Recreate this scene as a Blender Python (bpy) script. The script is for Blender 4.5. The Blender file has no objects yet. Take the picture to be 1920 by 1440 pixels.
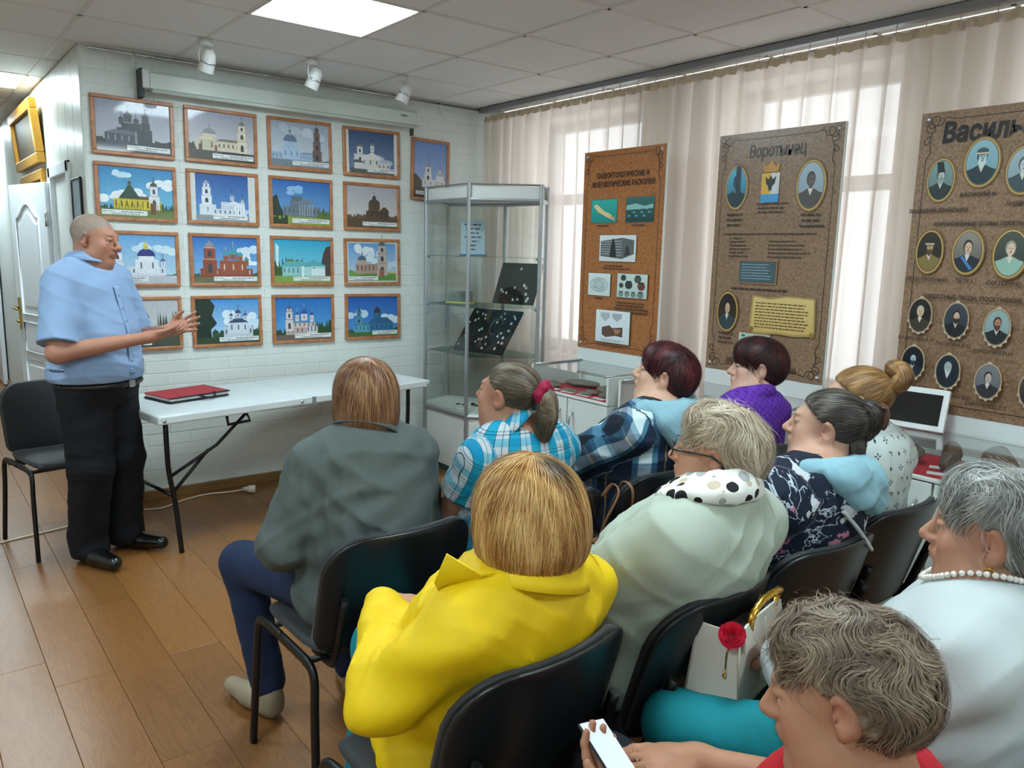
import bpy, bmesh, math, random
import numpy as np
from mathutils import Vector, Matrix
R = math.radians
random.seed(7)
rng = np.random.default_rng(7)
scn = bpy.context.scene
col = scn.collection

# ---------------------------------------------------------------- camera
CAM = Vector((0, 0, 1.58))
FOCAL_PX, YAW, PITCH, ROLL = 1460.0, R(38.35), R(9.5), R(1.41)
fwd = Vector((math.sin(YAW) * math.cos(PITCH), math.cos(YAW) * math.cos(PITCH), -math.sin(PITCH)))
rgt = Vector((math.cos(YAW), -math.sin(YAW), 0))
upv = rgt.cross(fwd)
rgt, upv = math.cos(ROLL) * rgt + math.sin(ROLL) * upv, -math.sin(ROLL) * rgt + math.cos(ROLL) * upv
cd = bpy.data.cameras.new('camera')
cam = bpy.data.objects.new('camera', cd)
col.objects.link(cam)
cam.matrix_world = Matrix(((rgt.x, upv.x, -fwd.x, CAM.x), (rgt.y, upv.y, -fwd.y, CAM.y), (rgt.z, upv.z, -fwd.z, CAM.z), (0, 0, 0, 1)))
cd.sensor_width = 36.0
cd.lens = FOCAL_PX / 1920 * 36
cd.clip_start = 0.02
scn.camera = cam

# ---------------------------------------------------------------- world (pale overcast daylight) and exposure
w = bpy.data.worlds.new('overcast')
scn.world = w
w.use_nodes = True
bgn = w.node_tree.nodes['Background']
bgn.inputs[0].default_value = (0.90, 0.93, 1.0, 1)
bgn.inputs[1].default_value = 1.7
scn.view_settings.view_transform = 'Standard'
scn.view_settings.look = 'None'
scn.view_settings.gamma = 1
scn.view_settings.use_curve_mapping = False
scn.view_settings.exposure = 0.62
LED = 30.0            # radiance of the ceiling luminaires
cy = scn.cycles       # keep light paths short, the room is simple
cy.max_bounces, cy.diffuse_bounces, cy.glossy_bounces, cy.transmission_bounces, cy.transparent_max_bounces = 5, 4, 2, 2, 8
cy.use_adaptive_sampling = True
cy.adaptive_threshold = 0.05
cy.caustics_reflective = cy.caustics_refractive = False


# ---------------------------------------------------------------- helpers
def lin(c):
    """'#rrggbb' or sRGB tuple -> linear rgba"""
    if isinstance(c, str):
        c = [int(c[i:i + 2], 16) / 255 for i in (1, 3, 5)]
    return tuple((v / 12.92 if v <= 0.04045 else ((v + 0.055) / 1.055) ** 2.4) for v in c[:3]) + (1.0,)


MATS = {}


class NT:
    def __init__(s, m):
        s.t = m.node_tree
        s.n = s.t.nodes
        s.b = s.n['Principled BSDF']
        s.out = s.n['Material Output']

    def node(s, kind, **kw):
        n = s.n.new(kind)
        for k, v in kw.items():
            if k.startswith('_'):
                n.inputs[int(k[1:])].default_value = v
            else:
                setattr(n, k, v)
        return n

    def link(s, a, ai, b, bi):
        s.t.links.new(a.outputs[ai], b.inputs[bi])

    def ramp(s, stops, interp='LINEAR'):
        n = s.n.new('ShaderNodeValToRGB')
        n.color_ramp.interpolation = interp
        e = n.color_ramp.elements
        while len(e) < len(stops):
            e.new(0.5)
        for el, (p, c) in zip(e, stops):
            el.position = p
            el.color = lin(c) if not (isinstance(c, tuple) and len(c) == 4) else c
        return n

    def math(s, op, a=None, b=None, c=None):
        n = s.n.new('ShaderNodeMath')
        n.operation = op
        for i, v in enumerate((a, b, c)):
            if v is None:
                continue
            if isinstance(v, tuple):
                s.t.links.new(v[0].outputs[v[1]], n.inputs[i])
            else:
                n.inputs[i].default_value = v
        return n

    def mix(s, fac, a, b):
        n = s.n.new('ShaderNodeMix')
        n.data_type = 'RGBA'
        for sock, v in ((0, fac), (6, a), (7, b)):
            if isinstance(v, tuple) and len(v) == 2:
                s.t.links.new(v[0].outputs[v[1]], n.inputs[sock])
            elif isinstance(v, (int, float)):
                n.inputs[sock].default_value = v
            else:
                n.inputs[sock].default_value = lin(v) if isinstance(v, str) else v
        return n

    def bump(s, src, strength=0.3, dist=0.005):
        n = s.node('ShaderNodeBump')
        n.inputs['Strength'].default_value = strength
        n.inputs['Distance'].default_value = dist
        s.t.links.new(src[0].outputs[src[1]], n.inputs['Height'])
        s.t.links.new(n.outputs[0], s.b.inputs['Normal'])
        return n

    def color(s, src):
        s.t.links.new(src[0].outputs[src[1]], s.b.inputs['Base Color'])


def mat(name, c='#808080', rough=0.6, metal=0.0, spec=0.5, emit=None, es=0.0, coat=0.0, bump=None, vary=None, attr=None, sheen=0.0, sss=0.0):
    if name in MATS:
        return MATS[name]
    m = bpy.data.materials.new(name)
    m.use_nodes = True
    MATS[name] = m
    t = NT(m)
    b = t.b
    b.inputs['Base Color'].default_value = lin(c)
    b.inputs['Roughness'].default_value = rough
    b.inputs['Metallic'].default_value = metal
    b.inputs['Specular IOR Level'].default_value = spec
    b.inputs['Coat Weight'].default_value = coat
    b.inputs['Coat Roughness'].default_value = 0.06
    if sheen:
        b.inputs['Sheen Weight'].default_value = sheen
        b.inputs['Sheen Roughness'].default_value = 0.5
    if sss:
        b.inputs['Subsurface Weight'].default_value = sss
        b.inputs['Subsurface Radius'].default_value = (0.012, 0.005, 0.003)
        b.inputs['Subsurface Scale'].default_value = 1.0
    if emit:
        b.inputs['Emission Color'].default_value = lin(emit)
        b.inputs['Emission Strength'].default_value = es
    tc = None
    if bump or vary:
        tc = t.node('ShaderNodeTexCoord')
    src = None
    if attr:
        a = t.node('ShaderNodeAttribute', attribute_name=attr)
        src = (a, 0)
    if vary:     # (scale, amount) soft mottling of the base colour
        nz = t.node('ShaderNodeTexNoise')
        nz.inputs['Scale'].default_value = vary[0]
        nz.inputs['Detail'].default_value = 3
        t.link(tc, 3, nz, 0)
        mp = t.node('ShaderNodeMapRange', _3=1 - vary[1], _4=1 + vary[1])
        t.link(nz, 0, mp, 0)
        mx = t.node('ShaderNodeVectorMath', operation='SCALE')
        if src:
            t.t.links.new(src[0].outputs[src[1]], mx.inputs[0])
        else:
            mx.inputs[0].default_value = lin(c)[:3]
        t.link(mp, 0, mx, 3)
        src = (mx, 0)
    if src:
        t.color(src)
    if bump:     # (scale, strength, distance)
        nz = t.node('ShaderNodeTexNoise')
        nz.inputs['Scale'].default_value = bump[0]
        nz.inputs['Detail'].default_value = 2
        t.link(tc, 3, nz, 0)
        t.bump((nz, 0), bump[1], bump[2])
    return m


def tag(o, label=None, cat=None, group=None, kind=None):
    if label: o['label'] = label
    if cat: o['category'] = cat
    if group: o['group'] = group
    if kind: o['kind'] = kind
    return o


def empty(name, loc=(0, 0, 0), rz=0.0, label=None, cat=None, group=None):
    o = bpy.data.objects.new(name, None)
    o.empty_display_size = 0.1
    col.objects.link(o)
    o.location = loc
    o.rotation_euler = (0, 0, rz)
    return tag(o, label, cat, group)


def link(name, me, m=None, parent=None, loc=None, rot=None):
    o = bpy.data.objects.new(name, me)
    col.objects.link(o)
    if m is not None and not me.materials:
        me.materials.append(m if not isinstance(m, str) else MATS[m])
    if parent: o.parent = parent
    if loc is not None: o.location = loc
    if rot is not None: o.rotation_euler = rot
    return o


def copy_tree(o, parent=None):
    c = o.copy()
    col.objects.link(c)
    c.parent = parent
    for ch in list(o.children):
        copy_tree(ch, c)
    return c


class MB:
    """collects simple solids into one mesh"""
    def __init__(s):
        s.v, s.f, s.sm = [], [], []

    def add(s, v, f, smooth=False):
        o = len(s.v)
        s.v += [tuple(p) for p in v]
        s.f += [tuple(i + o for i in q) for q in f]
        s.sm += [smooth] * len(f)
        return s

    def box(s, x0, x1, y0, y1, z0, z1):
        v = [(x, y, z) for z in (z0, z1) for y in (y0, y1) for x in (x0, x1)]
        return s.add(v, [(0, 2, 3, 1), (4, 5, 7, 6), (0, 1, 5, 4), (2, 6, 7, 3), (0, 4, 6, 2), (1, 3, 7, 5)])

    def bbox(s, x0, x1, y0, y1, z0, z1, b=0.004):
        """box with chamfered edges"""
        bm = bmesh.new()
        bmesh.ops.create_cube(bm, size=1)
        for q in bm.verts:
            q.co = Vector(((x0 + x1) / 2 + q.co.x * (x1 - x0), (y0 + y1) / 2 + q.co.y * (y1 - y0), (z0 + z1) / 2 + q.co.z * (z1 - z0)))
        bmesh.ops.bevel(bm, geom=list(bm.edges), offset=b, segments=2, affect='EDGES', profile=0.5)
        s.bm(bm)
        return s

    def bm(s, bm, smooth=False):
        bm.verts.index_update()
        s.add([v.co[:] for v in bm.verts], [[v.index for v in f.verts] for f in bm.faces], smooth)
        bm.free()
        return s

    def tube(s, pts, r, n=8, smooth=True, cap=True, ry=None):
        """round (or elliptical) tube along a polyline; r may be a list"""
        P = [Vector(p) for p in pts]
        rs = r if isinstance(r, (list, tuple)) else [r] * len(P)
        rys = ry if isinstance(ry, (list, tuple)) else [ry if ry else None] * len(P)
        up = None
        v, f = [], []
        for i, p in enumerate(P):
            d = (P[min(i + 1, len(P) - 1)] - P[max(i - 1, 0)]).normalized()
            if up is None:
                up = Vector((0, 0, 1)) if abs(d.z) < 0.9 else Vector((0, 1, 0))
            a = d.cross(up).normalized()
            up = a.cross(d).normalized()
            q = rys[i] if rys[i] else rs[i]
            for k in range(n):
                t = 2 * math.pi * k / n
                v.append(p + a * math.cos(t) * rs[i] + up * math.sin(t) * q)
        for i in range(len(P) - 1):
            for k in range(n):
                k2 = (k + 1) % n
                f.append((i * n + k, i * n + k2, (i + 1) * n + k2, (i + 1) * n + k))
        o = len(s.v)
        s.add(v, f, smooth)
        if cap:
            s.add([], [])
            s.f += [tuple(o + k for k in range(n))[::-1], tuple(o + (len(P) - 1) * n + k for k in range(n))]
            s.sm += [False, False]
        return s

    def lathe(s, prof, n=24, c=(0, 0, 0), smooth=True, axis='z'):
        v, f = [], []
        for r, z in prof:
            for k in range(n):
                t = 2 * math.pi * k / n
                p = (r * math.cos(t), r * math.sin(t), z)
                if axis == 'y': p = (p[0], p[2], p[1])
                if axis == 'x': p = (p[2], p[0], p[1])
                v.append((c[0] + p[0], c[1] + p[1], c[2] + p[2]))
        for i in range(len(prof) - 1):
            for k in range(n):
                k2 = (k + 1) % n
                f.append((i * n + k, i * n + k2, (i + 1) * n + k2, (i + 1) * n + k))
        return s.add(v, f, smooth)

    def prism(s, poly, z0, z1, smooth=False):
        n = len(poly)
        v = [(x, y, z0) for x, y in poly] + [(x, y, z1) for x, y in poly]
        f = [tuple(range(n))[::-1], tuple(range(n, 2 * n))] + [(i, (i + 1) % n, n + (i + 1) % n, n + i) for i in range(n)]
        return s.add(v, f, smooth)

    def sphere(s, c, r, n=12, m=8, sq=(1, 1, 1)):
        v, f = [(c[0], c[1], c[2] + r * sq[2])], []
        for i in range(1, m):
            a = math.pi * i / m
            for k in range(n):
                t = 2 * math.pi * k / n
                v.append((c[0] + r * sq[0] * math.sin(a) * math.cos(t), c[1] + r * sq[1] * math.sin(a) * math.sin(t), c[2] + r * sq[2] * math.cos(a)))
        v.append((c[0], c[1], c[2] - r * sq[2]))
        for k in range(n):
            f.append((0, 1 + k, 1 + (k + 1) % n))
            f.append((len(v) - 1, 1 + (m - 2) * n + (k + 1) % n, 1 + (m - 2) * n + k))
        for i in range(m - 2):
            for k in range(n):
                k2 = (k + 1) % n
                f.append((1 + i * n + k, 1 + (i + 1) * n + k, 1 + (i + 1) * n + k2, 1 + i * n + k2))
        return s.add(v, f, True)

    def mesh(s, name):
        me = bpy.data.meshes.new(name)
        me.from_pydata(s.v, [], s.f)
        me.polygons.foreach_set('use_smooth', s.sm)
        me.update()
        return me

    def build(s, name, m, parent=None, loc=None, rot=None):
        return link(name, s.mesh(name), m, parent, loc, rot)


def bez(p0, p1, p2, p3, n=10):
    out = []
    for i in range(n + 1):
        t = i / n
        out.append(tuple((1 - t) ** 3 * a + 3 * (1 - t) ** 2 * t * b + 3 * (1 - t) * t * t * c + t ** 3 * d for a, b, c, d in zip(p0, p1, p2, p3)))
    return out


def catmull(pts, n=6):
    P = [Vector(p) for p in pts]
    P = [2 * P[0] - P[1]] + P + [2 * P[-1] - P[-2]]
    out = []
    for i in range(1, len(P) - 2):
        a, b, c, d = P[i - 1:i + 3]
        for k in range(n):
            t = k / n
            out.append(0.5 * ((2 * b) + (c - a) * t + (2 * a - 5 * b + 4 * c - d) * t * t + (3 * b - a - 3 * c + d) * t ** 3))
    out.append(P[-2])
    return [tuple(p) for p in out]


# ---------------------------------------------------------------- flat print drawn as coloured polygons
def glyphs(txt, size, bold=0.0, shear=0.0, sx=1.0):
    """triangles of a line of text, left aligned at 0,0"""
    cu = bpy.data.curves.new('t', 'FONT')
    cu.body = txt
    cu.size = size
    cu.offset = bold
    cu.shear = shear
    cu.resolution_u = 1
    ob = bpy.data.objects.new('t', cu)
    me = ob.to_mesh()
    v = [(p.co.x * sx, p.co.y) for p in me.vertices]
    f = [tuple(q.vertices) for q in me.polygons]
    ob.to_mesh_clear()
    bpy.data.objects.remove(ob)
    bpy.data.curves.remove(cu)
    w = max((p[0] for p in v), default=0)
    return v, f, w


class Print:
    """flat artwork in metres, u right, v up, drawn in the local XZ plane facing -Y"""
    def __init__(s, step=0.00012):
        s.v, s.f, s.c, s.d, s.step = [], [], [], 0.0, step

    def poly(s, pts, c, c2=None):
        o = len(s.v)
        s.d += s.step
        s.v += [(p[0], -s.d, p[1]) for p in pts]
        s.f.append(tuple(range(o, o + len(pts))))
        a, b = lin(c), lin(c2 or c)
        ys = [p[1] for p in pts]
        lo, hi = min(ys), max(ys)
        for p in pts:
            t = (p[1] - lo) / max(hi - lo, 1e-9)
            s.c.append(tuple(a[i] * t + b[i] * (1 - t) for i in range(4)))
        return s

    def rect(s, x0, y0, x1, y1, c, c2=None):
        return s.poly([(x0, y0), (x1, y0), (x1, y1), (x0, y1)], c, c2)

    def ell(s, x, y, rx, ry, c, c2=None, n=24, a0=0, a1=360):
        return s.poly([(x + rx * math.cos(R(a0 + (a1 - a0) * k / n)), y + ry * math.sin(R(a0 + (a1 - a0) * k / n))) for k in range(n + (a1 - a0 < 360))], c, c2)

    def stroke(s, pts, wd, c):
        o = len(s.v)
        s.d += s.step
        cc = lin(c)
        P = [Vector(p) for p in pts]
        for i, p in enumerate(P):
            d = (P[min(i + 1, len(P) - 1)] - P[max(i - 1, 0)])
            d = d.normalized() if d.length > 0 else Vector((1, 0))
            n = Vector((-d.y, d.x)) * wd / 2
            s.v += [(p.x + n.x, -s.d, p.y + n.y), (p.x - n.x, -s.d, p.y - n.y)]
            s.c += [cc, cc]
        for i in range(len(P) - 1):
            s.f.append((o + 2 * i, o + 2 * i + 1, o + 2 * i + 3, o + 2 * i + 2))
        return s

    def text(s, x, y, txt, size, c, align='l', bold=0.0, shear=0.0, sx=1.0, maxw=None):
        v, f, wd = glyphs(txt, size, bold, shear, sx)
        k = 1.0
        if maxw and wd > maxw:
            k = maxw / wd
        dx = {'l': 0, 'c': -wd * k / 2, 'r': -wd * k}[align]
        o = len(s.v)
        s.d += s.step
        cc = lin(c)
        s.v += [(x + dx + p[0] * k, -s.d, y + p[1]) for p in v]
        s.c += [cc] * len(v)
        s.f += [tuple(i + o for i in q) for q in f]
        return s

    def lines(s, x0, x1, y, n, dy, h, c, seed=0, ragged=0.2, align='l'):
        """rows of print too small to read"""
        r = random.Random(seed)
        for k in range(n):
            e = x1 - (x1 - x0) * ragged * r.random()
            a = x0
            if align == 'c':
                a, e = x0 + (x1 - e) / 2, e + 0 - (x1 - e) / 2
            while a < e:
                b = min(e, a + h * r.uniform(1.5, 5))
                s.rect(a, y - k * dy, b, y - k * dy + h, c)
                s.d -= s.step
                a = b + h * 0.7
        s.d += s.step
        return s

    def build(s, name, m, parent=None, loc=None, rot=None):
        me = bpy.data.meshes.new(name)
        # faces must look towards -Y
        f = []
        for q in s.f:
            ar = sum(s.v[q[i]][0] * s.v[q[(i + 1) % len(q)]][2] - s.v[q[(i + 1) % len(q)]][0] * s.v[q[i]][2] for i in range(len(q)))
            f.append(q if ar > 0 else q[::-1])
        me.from_pydata(s.v, [], f)
        ca = me.color_attributes.new('Col', 'FLOAT_COLOR', 'POINT')
        ca.data.foreach_set('color', np.array(s.c, dtype=np.float32).ravel())
        me.update()
        return link(name, me, m, parent, loc, rot)

# ---------------------------------------------------------------- the setting
ZC, YB, XW, XL, YF, YE = 2.668, 5.08, 3.86, 0.90, -2.6, 11.6     # ceiling, picture wall, window wall, corridor wall, wall behind the camera, corridor end
XR = -2.4                                                        # unseen wall on the far left
GX, GY, GS = 0.81, 4.466, 0.6                                    # ceiling grid

M_paint = mat('wall_paint', '#dadfda', 0.6, bump=(60, 0.12, 0.002), vary=(3, 0.03))
M_white = mat('white_paint', '#d9dcd8', 0.45)
M_tile = mat('ceiling_tile_fibre', '#e9e9e8', 0.9, bump=(220, 0.25, 0.002), vary=(2.0, 0.03))
M_grid = mat('ceiling_grid_metal', '#dcd9d4', 0.5)
M_base = mat('baseboard_wood', '#7d5a33', 0.5, vary=(12, 0.15))
M_black = mat('black_metal', '#0b0b0c', 0.4, metal=0.2)
M_alu = mat('brushed_aluminium', '#b4b8ba', 0.38, metal=0.85)
M_chrome = mat('chrome', '#c8cacc', 0.18, metal=1.0)
M_plas = mat('white_plastic', '#d8d9d6', 0.4)


def wood_floor():
    m = bpy.data.materials.new('laminate')
    m.use_nodes = True
    MATS['laminate'] = m
    t = NT(m)
    tc = t.node('ShaderNodeTexCoord')
    oi = t.node('ShaderNodeObjectInfo')
    off = t.node('ShaderNodeCombineXYZ')
    k = t.math('MULTIPLY', (oi, 5), 37.0)
    t.link(k, 0, off, 0)
    k2 = t.math('MULTIPLY', (oi, 5), 91.0)
    t.link(k2, 0, off, 1)
    add = t.node('ShaderNodeVectorMath', operation='ADD')
    t.link(tc, 3, add, 0)
    t.link(off, 0, add, 1)
    mp = t.node('ShaderNodeMapping')
    mp.inputs['Scale'].default_value = (9, 1.1, 1)
    t.link(add, 0, mp, 0)
    wv = t.node('ShaderNodeTexNoise')
    wv.inputs['Scale'].default_value = 1.3
    wv.inputs['Detail'].default_value = 2
    wv.inputs['Distortion'].default_value = 0.6
    t.link(mp, 0, wv, 0)
    rings = t.math('MULTIPLY', (wv, 0), 16.0)
    fr = t.math('FRACT', (rings, 0))
    tri = t.math('PINGPONG', (rings, 0), 0.5)
    gr = t.node('ShaderNodeTexNoise')
    gr.inputs['Scale'].default_value = 1
    gr.inputs['Detail'].default_value = 6
    mp2 = t.node('ShaderNodeMapping')
    mp2.inputs['Scale'].default_value = (160, 6, 1)
    t.link(add, 0, mp2, 0)
    t.link(mp2, 0, gr, 0)
    rp = t.ramp([(0.0, '#6a4120'), (0.3, '#7f5229'), (0.75, '#8d5f33'), (1.0, '#97693c')])
    mixv = t.math('MULTIPLY_ADD', (gr, 0), 0.55, 0.0)
    s2 = t.math('MULTIPLY_ADD', (tri, 0), 0.75, (mixv, 0))
    t.link(s2, 0, rp, 0)
    # a slightly different tone for each board
    tone = t.node('ShaderNodeMapRange', _3=0.86, _4=1.1)
    t.link(oi, 5, tone, 0)
    sc = t.node('ShaderNodeVectorMath', operation='SCALE')
    t.link(rp, 0, sc, 0)
    t.link(tone, 0, sc, 3)
    t.color((sc, 0))
    rr = t.node('ShaderNodeMapRange', _3=0.26, _4=0.42)
    t.link(gr, 0, rr, 0)
    t.link(rr, 0, t.b, 'Roughness')
    t.bump((s2, 0), 0.05, 0.001)
    t.b.inputs['Specular IOR Level'].default_value = 0.5
    return m


M_floor = wood_floor()

# floor: a base slab with laminate boards laid along the window wall
fl = MB().box(XR - .1, XW + .2, YF - .1, YE + .1, -0.06, -0.012).build('floor', M_floor)
tag(fl, 'brown oak-look laminate floor running the length of the room', 'floor', kind='structure')
PW, PL = 0.195, 1.29
plank_me = None
rest = MB()
npl = 0
pr = random.Random(3)
ix = 0
x = XR
while x < XW - 0.01:
    x1 = min(x + PW, XW)
    y = YF - pr.uniform(0, PL)
    while y < YE:
        y0, y1 = max(y, YF), min(y + PL, YE)
        seen = x > -0.75 and x < 3.1 and y1 > 1.25 and y1 - y0 > .05
        if x > 1.1 and y0 > 5.1: seen = False
        if x > 2.1 and y1 < 1.9: seen = False
        if y0 > 5.2 and x < -.2: seen = False
        if seen and npl < 298:
            if x1 - x > PW - 1e-6 and y1 - y0 > PL - 1e-6:
                if plank_me is None:
                    plank_me = MB().bbox(-PW / 2 + .0006, PW / 2 - .0006, -PL / 2 + .0006, PL / 2 - .0006, -0.012, 0, 0.0012).mesh('plank')
                    plank_me.materials.append(M_floor)
                me = plank_me
            else:
                hw, hl = (x1 - x) / 2 - .0006, (y1 - y0) / 2 - .0006
                me = MB().bbox(-hw, hw, -hl, hl, -0.012, 0, 0.0012).mesh('plank')
            o = link('plank', me, M_floor, fl, ((x + x1) / 2, (y0 + y1) / 2, 0))
            npl += 1
        else:
            rest.box(x + .0006, x1 - .0006, y0 + .0006, y1 - .0006, -0.012, 0)
        y += PL
    x += PW
o = rest.build('plank_field', M_floor, fl)
tag(o, kind='stuff')

# ceiling: slab, white T-grid and fibre tiles
ce = MB().box(XR - .1, XW + .2, YF - .1, YE + .1, ZC + 0.06, ZC + 0.12).build('ceiling', M_grid)
tag(ce, 'suspended ceiling of square pale grey fibre tiles', 'ceiling', kind='structure')
gb = MB()
i0, i1 = math.floor((XR - GX) / GS), math.ceil((XW - GX) / GS)
j0, j1 = math.floor((YF - GY) / GS), math.ceil((YE - GY) / GS)
for i in range(i0, i1 + 1):
    xx = GX + GS * i
    if XR < xx < XW: gb.box(xx - .010, xx + .010, YF, YE, ZC - .001, ZC + .03)
for j in range(j0, j1 + 1):
    yy = GY + GS * j
    if YF < yy < YE: gb.box(XR, XW, yy - .010, yy + .010, ZC - .001, ZC + .03)
gb.build('grid_bars', M_grid, ce)
LAMPS = [(1, -2), (1, -6), (-3, -2), (-3, -6), (1, -10), (-1, 3), (-1, 8), (-4, -10)]  # grid cells of the lights; those out of view are added for light
tile_me = MB().bbox(-GS / 2 + .008, GS / 2 - .008, -GS / 2 + .008, GS / 2 - .008, 0, .015, .003).mesh('ceiling_tile')
tile_me.materials.append(M_tile)
tr = random.Random(5)
trest = MB()
nt = 0
for i in range(i0, i1):
    for j in range(j0, j1):
        x0, x1 = max(GX + GS * i, XR), min(GX + GS * (i + 1), XW)
        y0, y1 = max(GY + GS * j, YF), min(GY + GS * (j + 1), YE)
        if x1 - x0 < .03 or y1 - y0 < .03 or (i, j) in LAMPS: continue
        z = ZC + tr.uniform(0.000, 0.005)
        full = x1 - x0 > GS - 1e-4 and y1 - y0 > GS - 1e-4
        if x0 > -0.7 and y0 > 0.6 and not (x0 > XL + .05 and y0 > YB):
            me = tile_me
            if not full:
                hw, hl = (x1 - x0) / 2 - .008, (y1 - y0) / 2 - .008
                me = MB().bbox(-hw, hw, -hl, hl, 0, .015, .003).mesh('ceiling_tile')
            o = link('ceiling_tile', me, M_tile, ce, ((x0 + x1) / 2, (y0 + y1) / 2, z))
            o.rotation_euler = (tr.uniform(-.002, .002), tr.uniform(-.002, .002), 0)
        else:
            trest.box(x0 + .008, x1 - .008, y0 + .008, y1 - .008, z, z + .015)
tag(trest.build('ceiling_tile_field', M_tile, ce), kind='stuff')

# picture wall: painted brick, joints recessed
wb = MB().box(XL, XW + .2, YB, YB + .15, 0, ZC).build('wall_back', M_paint)
tag(wb, 'white painted brick wall hung with church pictures', 'wall', kind='structure')
BW, BH, BJ = 0.252, 0.076, 0.005
brick_me = MB().bbox(-BW / 2 + BJ / 2, BW / 2 - BJ / 2, -0.0025, 0.012, -BH / 2 + BJ / 2, BH / 2 - BJ / 2, 0.002).mesh('brick')
brick_me.materials.append(M_paint)
brest = MB()
br = random.Random(11)
nb = 0
hung = [(0.94 + .515 * c, 1.38 + .515 * c, zt - .32, zt) for c in range(4) for zt in (2.41, 2.04, 1.65, 1.27)]
for k in range(int((ZC - .02) / BH)):
    zc_ = .035 + (k + .5) * BH
    xs = XL + .005 - (BW / 2 if k % 2 else 0)
    while xs < XW:
        a, b_ = max(xs, XL + .005), min(xs + BW, XW)
        if b_ - a > .03:
            cov = any(a > h[0] - .01 and b_ < h[1] + .01 and zc_ - BH / 2 > h[2] - .01 and zc_ + BH / 2 < h[3] + .01 for h in hung)
            low = zc_ < .35 or (a > 3.2 and zc_ < 2.2)
            if not cov and not low and nb < 299:
                if b_ - a > BW - 1e-6:
                    me = brick_me
                else:
                    hw = (b_ - a) / 2 - BJ / 2
                    me = MB().bbox(-hw, hw, -0.0025, 0.012, -BH / 2 + BJ / 2, BH / 2 - BJ / 2, 0.002).mesh('brick')
                link('brick', me, M_paint, wb, ((a + b_) / 2, YB + br.uniform(-.0012, .0008), zc_))
                nb += 1
            else:
                brest.box(a + BJ / 2, b_ - BJ / 2, YB - .0025, YB + .01, zc_ - BH / 2 + BJ / 2, zc_ + BH / 2 - BJ / 2)
        xs += BW
tag(brest.build('brick_field', M_paint, wb), kind='stuff')
b = MB().bbox(XL - .002, XW, YB - .022, YB + .01, 0, .062, .004).build('baseboard_back', M_base)
tag(b, 'brown wooden baseboard under the picture wall', 'baseboard', kind='structure')

# corridor wall of upright plastic panels
cw = MB().box(XL + .012, XL + .15, YB + .1, YE + .1, 0, ZC).build('wall_corridor', M_white)
tag(cw, 'white panelled corridor wall running back behind the man', 'wall', kind='structure')
pan_me = MB().bbox(-.004, .014, -.122, .122, 0, ZC - .004, .003).mesh('wall_panel')
M_pvc = mat('plastic_panel', '#d6dad2', 0.28)
pan_me.materials.append(M_pvc)
y = YB + .125
while y < 8.7:
    if not (5.5 < y < 6.3):
        link('wall_panel', pan_me, M_pvc, cw, (XL, y, 0))
    else:
        me = MB().bbox(-.004, .014, -.122, .122, 2.07, ZC - .004, .003).mesh('wall_panel')
        link('wall_panel', me, M_pvc, cw, (XL, y, 0))
    y += .248
b = MB().bbox(XL - .014, XL + .004, YB, YE, 0, .06, .004).build('baseboard_corridor', M_base)
tag(b, 'brown baseboard along the corridor wall', 'baseboard', kind='structure')
# corridor end, unseen left wall, wall behind the camera
tag(MB().box(XR - .1, XL + .2, YE, YE + .1, 0, ZC).build('wall_end', M_white), 'white far end wall of the corridor', 'wall', kind='structure')
tag(MB().box(XR - .1, XR, YF, YE, 0, ZC).build('wall_left', M_paint), 'pale painted wall on the left of the hall', 'wall', kind='structure')
tag(MB().box(XR - .1, XW + .2, YF - .1, YF, 0, ZC).build('wall_front', M_paint), 'pale painted wall behind the audience', 'wall', kind='structure')
b = MB().bbox(XR, XL, YE - .02, YE, 0, .07, .004).build('baseboard_end', M_white)
tag(b, 'white baseboard of the corridor end wall', 'baseboard', kind='structure')

# window wall with four openings
WINS = [(3.60, 4.80), (1.94, 2.98), (0.30, 1.36), (-1.55, -0.45)]
WZ0, WZ1 = 0.86, 2.56
ww = MB()
edges = [YF] + [e for a, b_ in sorted(WINS) for e in (a, b_)] + [YB + .15]
for k in range(0, len(edges), 2):
    ww.box(XW, XW + .42, edges[k], edges[k + 1], 0, ZC)
for a, b_ in WINS:
    ww.box(XW, XW + .42, a, b_, 0, WZ0)
    ww.box(XW, XW + .42, a, b_, WZ1, ZC)
M_wwall = mat('window_wall_paint', '#e8dfd0', 0.7)
ww = ww.build('wall_window', M_wwall)
tag(ww, 'cream wall with tall windows behind sheer curtains', 'wall', kind='structure')
M_glass = bpy.data.materials.new('window_glass')
M_glass.use_nodes = True
MATS['window_glass'] = M_glass
t = NT(M_glass)
gt = t.node('ShaderNodeBsdfTransparent')
gt.inputs[0].default_value = (.96, .98, .97, 1)
gg = t.node('ShaderNodeBsdfGlossy')
gg.inputs['Roughness'].default_value = 0.02
fc_ = t.node('ShaderNodeLayerWeight')
fc_.inputs[0].default_value = .5
lw = t.math('MULTIPLY_ADD', (t.math('POWER', (fc_, 1), 5.0), 0), .9, .035)
ms = t.node('ShaderNodeMixShader')
t.link(lw, 0, ms, 0)
t.link(gt, 0, ms, 1)
t.link(gg, 0, ms, 2)
t.link(ms, 0, t.out, 0)
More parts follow.
